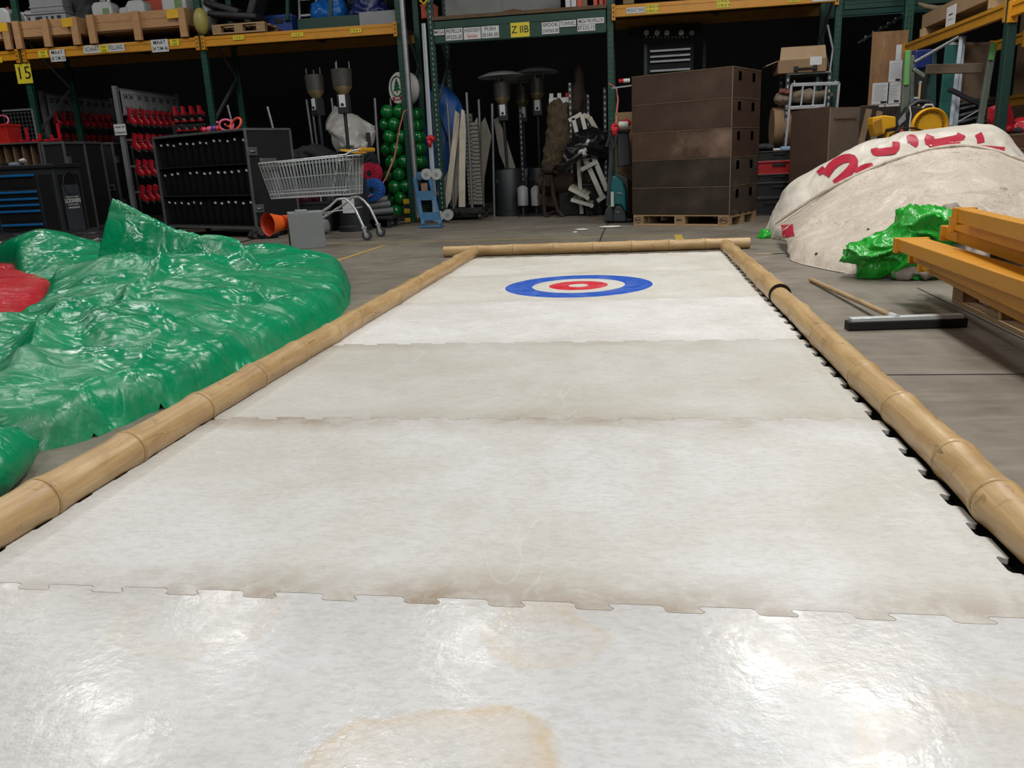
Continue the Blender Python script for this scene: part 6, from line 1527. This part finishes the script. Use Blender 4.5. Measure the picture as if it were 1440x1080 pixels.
# steel trolley with a carton
Yt = 12.9
tx0, tx1 = A(1108,105,Yt).x, A(1167,100,Yt).x
zt0 = A(1140,102,Yt).z
tr = T('steel_trolley','perforated steel trolley carrying the open carton','trolley',((tx0+tx1)/2,Yt,0))
Wt = tx1-tx0
for x in (-Wt/2,Wt/2):
    for y in (0,.55):
        o = B().box((0,0,0),(.05,.04,zt0-.12)).build('post',M_perf,tr); o.location = (x,y,(zt0-.12)/2+.11)
for z in (.2, A(1140,207,Yt).z, A(1140,153,Yt).z, zt0-.02): B().lo((0,.275,z),(Wt+.04,.6,.025)).build('tray',M_steel,tr,bevel=.004)
for x in (-Wt/2,Wt/2):
    for y in (0,.55): caster(tr,x,y,.055)
B().tube([(Wt/2,0,zt0),(Wt/2+.03,.02,zt0+.3),(Wt/2-.06,.02,zt0+.62)],.02,8).build('push_handle',M_steel,tr,smooth=60)
# white rail frame in front
fr = T('rail_frame','pale metal rail frame with four bars hooked before the steel trolley','frame',(A(1140,180,12.5).x,12.5,0))
def fp(x,y): return A(x,y,12.5)
B().bar(fp(1113,119.5),fp(1180,117),.03,.045).build('top_rail',M_wpole,fr,world=True,bevel=.004); B().bar(fp(1110,152),fp(1160,149),.03,.045).build('lower_rail',M_wpole,fr,world=True,bevel=.004)
e_ = fp(1102,208); e2 = Vector((e_.x-.03,12.5,0))
B().bar(fp(1113,119),e2,.03,.03,(0,1,0)).build('end_post',M_wpole,fr,world=True); q_ = fp(1176,152); B().bar(fp(1180,117),Vector((q_.x-.05,12.5,0)),.03,.03,(0,1,0)).build('end_post',M_wpole,fr,world=True)
for px in (1129,1145.5,1162): B().bar(fp(px,121),fp(px-3,151),.022,.022,(0,1,0)).build('bar',M_wpole,fr,world=True)
for px in (1117,1175): B().bar(fp(px,113),fp(px,119),.014,.014,(0,1,0)).build('peg',M_wpole,fr,world=True)
# carton on top
cx0, cx1 = A(1095,100,12.85).x, A(1161,100,12.85).x; zc_ = zt0+.006
ca = T('open_carton','open brown carton with a white label on top of the steel trolley','carton',((cx0+cx1)/2,12.85,zc_)); wc_ = cx1-cx0; hc_ = A(1130,83,12.85).z-zc_
B().lo((0,.0,0),(wc_,.02,hc_)).lo((0,.4,0),(wc_,.02,hc_)).lo((-wc_/2,.2,0),(.02,.4,hc_)).lo((wc_/2,.2,0),(.02,.4,hc_)).lo((0,.2,0),(wc_,.4,.015)).build('carton_body',M_kr,ca)
B().hexa([(-wc_/2+.01,-.005,hc_),(wc_/2,-.005,hc_),(wc_/2,.005,hc_),(-wc_/2+.01,.005,hc_)],[(-wc_/2+.04,.10,hc_+.18),(wc_/2,.10,hc_+.18),(wc_/2,.11,hc_+.18),(-wc_/2+.04,.11,hc_+.18)]).build('front_flap',M_krl,ca)
B().bar((-wc_/2,.2,hc_),(-wc_/2-.17,.2,hc_-.06),.3,.01,(0,0,1)).build('side_flap',M_krl,ca)
B().lo((wc_*.28,-.013,hc_*.5),(.16,.004,.11)).build('white_label',M_white,ca)
B().bar((-.08,-.03,.05),(.16,-.03,.05),.02,.02).build('strap_handle',M_ink,ca); 
for x in (-.09,.17): B().box((x,-.03,.05),(.06,.03,.07)).build('buckle',M_ink,ca,bevel=.01)
lump('cream_cloth',mat('cream cloth','7d6f5d',.8,var=.15),'cream cloth bundle on the middle tray of the steel trolley','cloth',[((tx0-.02,Yt+.1,A(1100,150,Yt).z+.12),(.13,.15,.10)),((tx0+.35,Yt+.15,A(1130,148,Yt).z+.13),(.33,.15,.09))],amp=.04)
lump('red_cloth',mat('dull red cloth','7a423a',.8,var=.2),'dull red folded cloth on the cream bundle','cloth',[((tx0-.02,Yt+.0,A(1100,142,Yt).z+.12),(.10,.1,.05))],amp=.03)
nb = B().lathe([(.28,-.22),(.28,.22)],(tx0+.06,Yt+.25,A(1100,207,Yt).z+.29),28,'X'); tag(nb.build('kraft_roll',M_kr,smooth=40),'brown kraft paper roll on the low tray of the steel trolley','roll')
# big brown boards / boxes
M_plyg = mat('grey brown ply','6b5b4d',.65,var=.15,scale=3,dirt='85786a',dirt_amt=.5,dscale=2)
g_ = G(1116,300); Yb = 10.9
x0_, x1_, x2_ = A(1118,200,Yb).x, A(1165,200,Yb).x, A(1207,200,Yb+.25).x
zb1, zb2 = A(1140,154,Yb).z, A(1190,150,Yb).z
tb = T('brown_tall_box','tall brown plywood box with a dark left face and a worn right face','box',(x1_,Yb,0))
B().hexa([(x0_-x1_,.3,0),(0,0,0),(.012,.02,0),(x0_-x1_,.32,0)],[(x0_-x1_,.3,zb1),(0,0,zb1+.03),(.012,.02,zb1+.03),(x0_-x1_,.32,zb1)]).build('left_panel',M_ply,tb)
B().hexa([(.0,0,0),(x2_-x1_,.25,0),(x2_-x1_,.27,0),(.012,.02,0)],[(.0,0,zb2),(x2_-x1_,.25,zb2),(x2_-x1_,.27,zb2),(.012,.02,zb2)]).build('right_panel',M_plyg,tb)
B().hexa([(x0_-x1_,.32,0),(.0,.03,0),(x2_-x1_,.27,0),(0,.62,0)],[(x0_-x1_,.32,zb1-.02),(.0,.03,zb1-.02),(x2_-x1_,.27,zb1-.02),(0,.62,zb1-.02)]).build('core_body',M_plyd,tb)
B().bar((0,-.004,0),(0,-.004,zb2),.014,.014,(0,1,0)).build('worn_corner',M_raw,tb); B().bar((.06,.01,zb2-.12),(x2_-x1_-.06,.19,zb2-.12),.01,.02).build('scuff_strip',M_raw,tb)
for i,(xa,xb,Y_,py,lab) in enumerate(((1207,1232,11.3,150,'brown board standing behind the tall brown box'),(1222,1278,11.6,152,'wide brown board leaning beside the yellow blower nozzle'))):
    a_, b_ = A(xa,200,Y_), A(xb,200,Y_); z_ = A(xa,py,Y_).z; r = T('brown_board',lab,'board',(a_.x,Y_,0)); L_ = b_.x-a_.x; B().lo((L_/2,0,0),(L_,.025,z_)).build('board_face',M_plyd,r); B().lo((L_/2,-.002,z_),(L_,.03,.008)).build('worn_rim',M_raw,r)
for (xa,ya,xb,yb,lab) in ((1222,154,1205,225,'slanting wooden batten left of the yellow nozzle'),(1237,157,1222,222,'slanting wooden batten nearer the yellow nozzle')):
    a_, b_ = A(xa,ya,11.15), A(xb,yb,10.9); d_ = b_-a_; b_ = a_+d_*((.02-a_.z)/d_.z); tag(B().bar(a_,b_,.07,.03,(0,1,0)).build('wooden_batten',mat('batten','6a543c',.75,var=.15)),lab,'batten')
# plywood sheet with papers
Yp = 12.6; a_, b_ = A(1222,120,Yp), A(1272,120,Yp); zt_ = A(1248,44,Yp).z
M_ply2 = mat('plywood sheet','84613f',.7,var=.22,scale=2.5,stretch=(5,5,1),dirt='a98a63',dirt_amt=.6,dscale=3)
ps = T('plywood_sheet','light brown plywood sheet with printed papers taped on','sheet',(a_.x,Yp,0)); L_ = b_.x-a_.x; B().lo((L_/2,0,0),(L_,.02,zt_)).build('sheet_face',M_ply2,ps,bevel=.003)
for x0p,y0p,x1p,y1p in ((1261,63,1269,84),(1251.5,85.5,1267.5,115),(1249.5,115.5,1265.5,145),(1227.5,117,1249,146.5),(1226,147,1243,158),(1246,147,1264,158)):
    A0, A1 = A(x0p,y0p,Yp-.02), A(x1p,y1p,Yp-.02); xm, zm = (A0.x+A1.x)/2-a_.x, (A0.z+A1.z)/2; w_, h_ = A1.x-A0.x, A0.z-A1.z
    o = B().box((xm,-.013,zm),(w_,.003,h_)).build('paper',M_white,ps)
    if h_ > .2:
        b = B()
        for k in range(9): b.box((xm-.01*(k%3),-.0155,zm+h_*(.36-.085*k)),(w_*(.7-.06*(k%3)),.001,.006))
        b.build('printed_lines',M_greyp,o)
        B().box((xm+w_*.22,-.0155,zm-h_*.40),(w_*.36,.001,.03)).build('printed_mark',M_ink,o)
    elif x0p < 1230: B().box((xm+w_*.1,-.0155,zm-.02),(w_*.35,.001,.05)).build('blue_print',M_blue,o)
# side rack running toward the camera
XS = A(1272,70,11.3).x
pf = A(1278,30,12.4); 
upright(pf.x,'dark green corner post behind the plywood sheet',y=12.3,dep=.02 or .02,pm=M_post) if False else None
cp1 = T('rack_post','dark green corner post rising behind the leaning plywood sheet','rack post',(A(1277,30,12.9).x,12.9,0)); B().lo((0,0,.006),(.12,.1,5.2)).build('post_body',M_post,cp1,bevel=.008); B().lo((0,0,0),(.18,.16,.006)).build('foot_plate',M_gbeam,cp1)
# beam: left far end px (1272,70) bottom 78 ; right near px (1440,5)/(1440,14)
ZB = 2.80
e0 = A(1273,66,12.3); XB = e0.x; print('XB', XB, AX(1420,17,XB)); e1 = AX(1422,12,XB)
def sbeam(pxa,pya,pxb,pyb,X,m,label,h=.13):
    a_, b_ = AX(pxa,pya,X), AX(pxb,pyb,X); z_ = (a_.z+b_.z)/2; r = T('side_beam',label,'rack beam',(X,(a_.y+b_.y)/2,z_-h/2)); L_ = a_.y-b_.y
    B().box((0,0,h/2),(.05,L_,h)).build('beam_body',m,r,bevel=.005); B().box((-.03,0,h*.85),(.012,L_-.02,h*.26)).box((-.03,0,h*.14),(.012,L_-.02,h*.26)).build('flange',m,r)
    for s in (-1,1): B().box((-.012,s*L_/2,h/2-.02),(.08,.05,h*1.5)).build('end_connector',m,r,bevel=.004)
    return r,a_,b_
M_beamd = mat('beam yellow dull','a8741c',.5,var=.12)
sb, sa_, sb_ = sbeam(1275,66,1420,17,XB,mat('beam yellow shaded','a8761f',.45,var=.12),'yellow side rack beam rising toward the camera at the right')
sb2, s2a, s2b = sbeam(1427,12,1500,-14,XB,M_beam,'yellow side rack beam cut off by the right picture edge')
yp = AX(1417,60,XB).y
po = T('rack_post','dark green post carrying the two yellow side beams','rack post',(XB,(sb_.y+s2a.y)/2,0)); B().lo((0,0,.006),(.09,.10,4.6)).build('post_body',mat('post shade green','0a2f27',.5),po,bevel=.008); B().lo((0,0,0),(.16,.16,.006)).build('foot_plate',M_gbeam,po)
zs_ = sa_.z+.08
# long carton lying on that beam with white paper, wood blocks
lc = T('long_carton','long brown carton lying on the side rack beam with a white paper hanging from it','carton',(XB+.25,(sa_.y+sb_.y)/2-.1,sb.location.z+.135)); Ll = (sa_.y-sb_.y)*.72
B().lo((0,0,.10),(.5,Ll,.16)).build('carton_body',M_kr,lc,bevel=.005); B().lo((-.1,0,.262),(.3,Ll,.003)).build('top_flap',M_krl,lc)
B().lo((-.256,.1,-.05),(.006,.28,.26)).build('white_paper',M_white,lc); B().box((-.26,.1,.12),(.002,.12,.012)).build('print',M_ink,lc); B().box((-.26,.1,.07),(.002,.14,.008)).build('print',M_greyp,lc)
for s_,lab in ((1,'pale wooden block under the far end of the long carton'),(-1,'pale wooden block under the near end of the long carton')):
    b = B().lo((XB+.2,(sa_.y+sb_.y)/2-.1+s_*Ll*.46,sb.location.z+.132),(.45,.12,.10)); b.lo((XB+.2,(sa_.y+sb_.y)/2-.1+s_*Ll*.46,sb.location.z+.132),(.47,.05,.08)); tag(b.build('wooden_block',mat('pale wood','a58b66',.7,var=.15),bevel=.004),lab,'block')
pt = [A(1292,5,12.2),A(1302,9,12.15),A(1318,12,12.1),A(1338,10,12.0),Vector((XB+.22,(sa_.y+sb_.y)/2+.1,sb.location.z+.135+.262+.042))]
tag(B().tube(pt,[.02,.03,.035,.04,.04],10).build('bent_branch',mat('driftwood','6d5d4a',.75,var=.2),smooth=60),'bent grey-brown pole end sticking out above the long carton','pole')
# rear structures of the side rack
XR2 = XB+1.15
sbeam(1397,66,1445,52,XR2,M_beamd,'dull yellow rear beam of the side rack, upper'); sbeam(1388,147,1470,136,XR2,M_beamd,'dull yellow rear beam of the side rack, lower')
M_brd = mat('brown back board','5b4733',.75,var=.15)
bb_ = T('back_board','big brown board closing the back of the side rack','board',(XR2+.3,10.6,0)); B().lo((0,0,0),(.03,3.6,3.0)).build('board_face',M_brd,bb_); B().lo((-.02,1.2,0),(.02,.05,3.0)).lo((-.02,-.4,0),(.02,.05,3.0)).build('batten',M_plyd,bb_)
# leaning items
def lean(px0,py0,px1,py1,Y_,w_,m,name,label,cat,th=.03):
    a_ = A(px0,py0,Y_); b_ = A(px1,py1,Y_-.15); d_ = b_-a_; b_ = a_+d_*((.01-a_.z)/d_.z)
    r = T(name,label,cat,(b_.x,b_.y,0)); B().bar(b_,a_,w_,th,(0,1,0)).build('face',m,r,world=True,bevel=.003)
    B().bar(a_-(a_-b_).normalized()*.03,a_,w_+.004,th+.004,(0,1,0)).build('end_cap',M_greyp if cat != 'board' else M_raw,r,world=True); return r
M_gpan = mat('panel green','0f4b44',.5,var=.1)
lean(1372,60,1366,150,10.6,.36,M_brd,'brown_sheet','brown sheet leaning at the right of the white profiles','board')
lean(1341,60,1332,150,10.5,.17,M_gpan,'green_sheet','dark green panel leaning left of the white profiles','panel')
lean(1352,52,1340,150,10.3,.035,mat('profile white','a9b2bd',.4),'white_profile','white metal profile leaning in the side rack, left of two','profile')
lean(1355,51,1346,150,10.35,.04,mat('profile white','a9b2bd',.4),'white_profile','white metal profile leaning in the side rack, right of two','profile')
lean(1310,70,1308,150,11.2,.12,mat('teal panel','14403e',.5),'teal_sheet','dark teal panel leaning behind the left green-tipped post','panel')
lean(1289,100,1287,155,11.3,.14,mat('brown tube','5d4638',.7),'brown_tube_carton','brown tall carton behind the left green-tipped post','carton',.12)
lean(1294,115,1291,155,10.9,.02,M_wood,'wooden_stick','thin wooden stick by the left green-tipped post','stick')
r = T('navy_box','navy box on the rack behind the left green-tipped post','box',(A(1296,95,11.0).x,11.05,0)); h_=A(1296,70,11).z; z0_=A(1296,97,11).z; B().lo((0,0,z0_),(.2,.2,h_-z0_)).build('box_body',M_navy,r,bevel=.02); B().lo((0,0,0),(.14,.14,z0_)).build('stand',M_case,r)
r = T('blue_label_box','small blue and white box low behind the left green-tipped post','box',(A(1285,145,10.9).x,10.95,0)); z0_=A(1285,150,10.9).z; B().lo((0,0,z0_),(.11,.12,.09)).build('box_body',M_blue,r,bevel=.004); B().lo((0,0,z0_+.09),(.11,.12,.02)).build('white_lid',M_white,r); B().lo((0,.05,0),(.3,.2,z0_)).build('plinth',M_case,r)
# trestle with green-tipped legs
Yq = 9.9; M_ztr = mat('zinc green tint','6f7a70',.45,.5,var=.1); M_tip = mat('tip green','5f9a55',.45)
def tp(px,py,dy=0): return A(px,py,Yq+dy)
tq = T('steel_trestle','steel trestle with green-tipped legs and thin braces','trestle',(tp(1330,150).x,Yq,0))
def leg_(pa,pb,w_,nm,m):
    a_, b_ = pa, pb; d_ = b_-a_; b_ = a_+d_*((.0-a_.z)/d_.z) if nm == 'leg' else b_; B().bar(a_,b_,w_,.05,(0,1,0)).build(nm,m,tq,world=True,bevel=.008)
leg_(tp(1276.5,72),tp(1272,150),.075,'leg',M_ztr); leg_(tp(1397,63),tp(1376,185),.065,'leg',M_ztr); leg_(tp(1283,78,.3),tp(1282,150,.3),.04,'leg',M_ztr)
leg_(tp(1276.2,71,-.03),tp(1274,120,-.03),.05,'green_tip',M_tip); leg_(tp(1398,61,-.03),tp(1393,85,-.03),.05,'green_tip',M_tip)
leg_(tp(1285,88),tp(1348,52),.03,'top_brace',M_steel); leg_(tp(1302,97.5,.1),tp(1382,96,.1),.10,'wooden_rail',mat('rail wood','5f5142',.75,var=.15)); leg_(tp(1284,97),tp(1300,108),.04,'short_brace',M_ztr); leg_(tp(1332,180),tp(1376,155),.012,'thin_brace',M_steel); leg_(tp(1334,125,.1),tp(1385,150,.1),.05,'black_brace',M_case)
# coil of black hose / folded black sheet
hb_ = T('hose_coil','heap of coiled black hose right of the yellow blower drum','hose',(A(1356,165,10.6).x,10.6,0))
cz = A(1356,154,10.6).z
for k in range(13):
    rr = .40-.012*abs(k-6); B().tube([Vector((math.cos(a)*rr*1.0,math.sin(a)*rr*.55,cz-.62+k*.056+.02*math.sin(a*2+k)+.06*math.cos(a))) for a in np.linspace(0,2*math.pi,41)[:-1]],.036,8,closed=True).build('hose_turn',mat('hose black','16171a',.4),hb_,smooth=60)
B().lo((0,0,0),(.66,.4,cz-.66)).build('plinth',M_case,hb_)
# brown crates with red gear at right edge
Yr = 9.15; xr0 = A(1412,230,Yr).x
M_rbrown = mat('red brown ply','5a3822',.6,var=.2,scale=4,dirt='7d5a40',dirt_amt=.4)
zz2 = [A(1425,h,Yr).z for h in (240,207.5,187.5)]
for i,(z0_,z1_,lab) in enumerate(((0,zz2[0]-.0,'lowest reddish brown crate behind the banner heap'),(zz2[0],zz2[1],'reddish brown crate second from the top behind the banner heap'),(zz2[1],zz2[2],'topmost reddish brown crate carrying red gear'))):
    r = T('reddish_crate',lab,'crate',(xr0+.55,Yr+.3,z0_+.001),0,'reddish brown crates at the right edge'); h_ = z1_-z0_-.003
    B().lo((0,0,0),(1.1,.6,h_)).build('crate_body',M_rbrown,r,bevel=.006); B().lo((0,-.302,h_-.02),(1.1,.006,.02)).build('worn_rim',M_raw,r); B().box((-.05,-.302,h_*.12),(.16,.01,.05)).build('hand_hole',M_ink,r)
ztc = zz2[2]
hel = T('red_canister','glossy red ribbed canister standing on the topmost reddish crate','canister',(A(1401,186,Yr+.2).x,Yr+.2,ztc+.002),rot=(0,-.18,0))
B().lathe([(.09,0),(.11,.02),(.105,.09),(.115,.11),(.115,.17),(.105,.19),(.11,.22),(.095,.25),(.05,.265)],(.05,0,.02),22).build('canister_body',mat('gloss red','a31a2c',.18,var=.08),hel,smooth=40); B().lathe([(.03,.26),(.03,.29)],(.05,0,.02),12).build('cap',M_darkst,hel,smooth=40)
lump('red_pads',M_red,'red pads heaped at the right on the topmost reddish crate','pads',[(A(1436,180,Yr+.2),(.13,.12,.09)),(A(1444,172,Yr+.3),(.1,.1,.1))],amp=.04,fr=7)
lump('red_strap_pile',M_skate,'red strap pile at the foot of the red canister','strap',[(A(1412,186,Yr+.1)+Vector((0,0,.03)),(.08,.08,.03))],vox=.012,amp=.03,fr=12)
r = T('goggles','dark goggles with a red lens on the topmost reddish crate','goggles',A(1421,177,Yr+.2),rot=(R(70),0,.2)); B().tube([(math.cos(a)*.08,math.sin(a)*.04,0) for a in np.linspace(0,2*math.pi,25)[:-1]],.016,8,closed=True).build('frame',M_ink,r,smooth=60); B().ball((0,0,0),(.07,.033,.012),14,8).build('lens',M_skate,r,smooth=180); B().tube([(.08,0,0),(.12,.0,-.06),(.05,-.02,-.12)],.012,6).build('strap',M_ink,r,smooth=60)
lump('grey_gloves',M_dkg,'dark grey gloves between the goggles and the red pads','gloves',[(A(1428,184,Yr+.15),(.07,.07,.03))],vox=.012,amp=.03,fr=14)
# yellow and black blower on a plinth
Yz = 9.75; bpz = A(1300,180,Yz)
yb = T('drum_blower','black and yellow drum blower with a square yellow nozzle behind the heap','blower',(bpz.x,Yz,0))
def yp_(px,py,dy=0): return A(px,py,Yz+dy)
def sl2(name,pxs,m,dy,th,bev=.02,par=yb):
    pts = [yp_(x,y,dy) for x,y in pxs]; n_ = len(pts)
    return B().add(pts+[p+Vector((0,th,0)) for p in pts],[tuple(range(n_)),tuple(range(2*n_-1,n_-1,-1))]+[(i,n_+i,n_+(i+1)%n_,(i+1)%n_) for i in range(n_)]).build(name,m,par,world=True,bevel=bev)
M_bk = mat('blower black','1e1f21',.45,var=.1); M_yd = mat('blower yellow','d29a18',.38,var=.06)
sl2('housing',[(1258,200),(1259,186),(1268,168),(1278,148),(1300,150),(1304,146),(1312,147),(1318,160),(1328,172),(1330,190),(1326,215),(1300,235),(1262,235)],M_bk,-.02,.36,.03)
B().tube([yp_(1280,150,.1),yp_(1290,143,.1),yp_(1306,143,.1),yp_(1312,150,.1)],.028,8).build('carry_handle',M_bk,yb,smooth=60,world=True)
B().tube([yp_(1279,149,-.05),yp_(1281,160,-.05),yp_(1279,180,-.05),yp_(1280,200,-.05)],.008,6).tube([yp_(1297,152,-.05),yp_(1302,147,-.05),yp_(1311,147,-.05),yp_(1313,151,-.05)],.007,6).build('white_piping',M_white,yb,smooth=60,world=True)
dc_ = yp_(1306,177,-.05); dr_ = .185
B().lathe([(dr_*.80,.0),(dr_,.0),(dr_,-.05),(dr_*.93,-.07),(dr_*.82,-.05),(dr_*.80,-.02)],dc_,40,'Y',capb=False,capt=False).build('drum_rim',M_yd,yb,smooth=40,world=True)
B().lathe([(dr_*.66,.0),(dr_*.64,-.035),(dr_*.2,-.04)],dc_,36,'Y',capb=False).build('drum_disc',M_yd,yb,smooth=40,world=True)
b = B()
for k in range(36):
    a = k*math.pi/18; u_ = Vector((math.cos(a),0,math.sin(a))); b.bar(dc_+u_*dr_*.66+Vector((0,-.02,0)),dc_+u_*dr_*.82+Vector((0,-.02,0)),.012,.012,(0,1,0))
b.build('grille_spokes',M_yd,yb,world=True)
nz = sl2('nozzle',[(1228,165),(1244,162),(1260,164),(1260,179),(1246,182),(1244,188),(1231,192),(1227,175)],M_yd,-.03,.22,.012)
sl2('nozzle_mouth',[(1228.5,171),(1240,166),(1241.5,186),(1231,189.5)],mat('mouth yellow','9a6d10',.5),-.04,.03,.004)
sl2('nozzle_foot',[(1248,186),(1259,184),(1259,200),(1243,204)],M_yd,0,.15,.01)
sl2('spec_label',[(1263,170),(1273,158),(1274,168),(1264,177)],M_greyp,-.03,.006,0); sl2('warning_label',[(1265,182),(1270,177),(1270,188),(1265,192)],M_or,-.03,.006,0)
B().tube([yp_(1246,204,-.1),yp_(1252,190,-.12),yp_(1268,180,-.12),yp_(1285,180,-.12),yp_(1298,184,-.12),yp_(1300,189,-.12)],.009,6).build('power_cord',M_rub,yb,smooth=60,world=True)
hz_ = yp_(1290,232).z; B().lo((0,.18,0),(.6,.4,max(.1,hz_))).build('plinth',M_case,yb)
# green high shelf panel in the corner behind
tag(B().box((A(1235,5,14.6).x,14.6,3.35),(1.6,.05,1.0)).box((A(1235,5,14.6).x,14.57,2.9),(1.6,.03,.05)).build('shelf_backing_sheet',M_gpan),'dark green steel back of the corner shelf at the top right','shelf back')
sp2 = T('slatted_strip','dark strip of slanting slats behind the green corner post','slats',A(1262,35,13.6)); 
B().bar((-.55,0,-.22),(.2,0,.2),.03,.12,(0,1,0)).build('backing',M_case,sp2)
for i in range(7): B().box((-.45+i*.1,-.03,-.16+i*.055),(.02,.01,.08),ry=.3).build('slat',M_greyp,sp2)
B().bar((0,.03,-.1),(0,.03,-A(1262,35,13.6).z),.04,.04,(0,1,0)).build('support_post',M_case,sp2)
# bits on the floor by the banner
r = T('paper_litter','torn paper strip lying on the floor by the end of the far bamboo pole','litter',G(1075,358)); B().box((0,0,.004),(.13,.05,.004),rz=-.2).build('paper',M_krl,r); B().box((.12,.03,.006),(.12,.05,.004),rz=.3).build('green_piece',mat('dull green','5b6b5a',.7),r); B().box((.22,.03,.008),(.07,.05,.006),rz=.7).build('blue_piece',mat('dull blue','3c5f7a',.6),r)
tag(B().tube([G(1055,367),G(1068,364),G(1080,360)],.004,5).build('cord',mat('cord','9b9488',.8),smooth=60),'thin pale cord on the floor by the torn paper','cord')
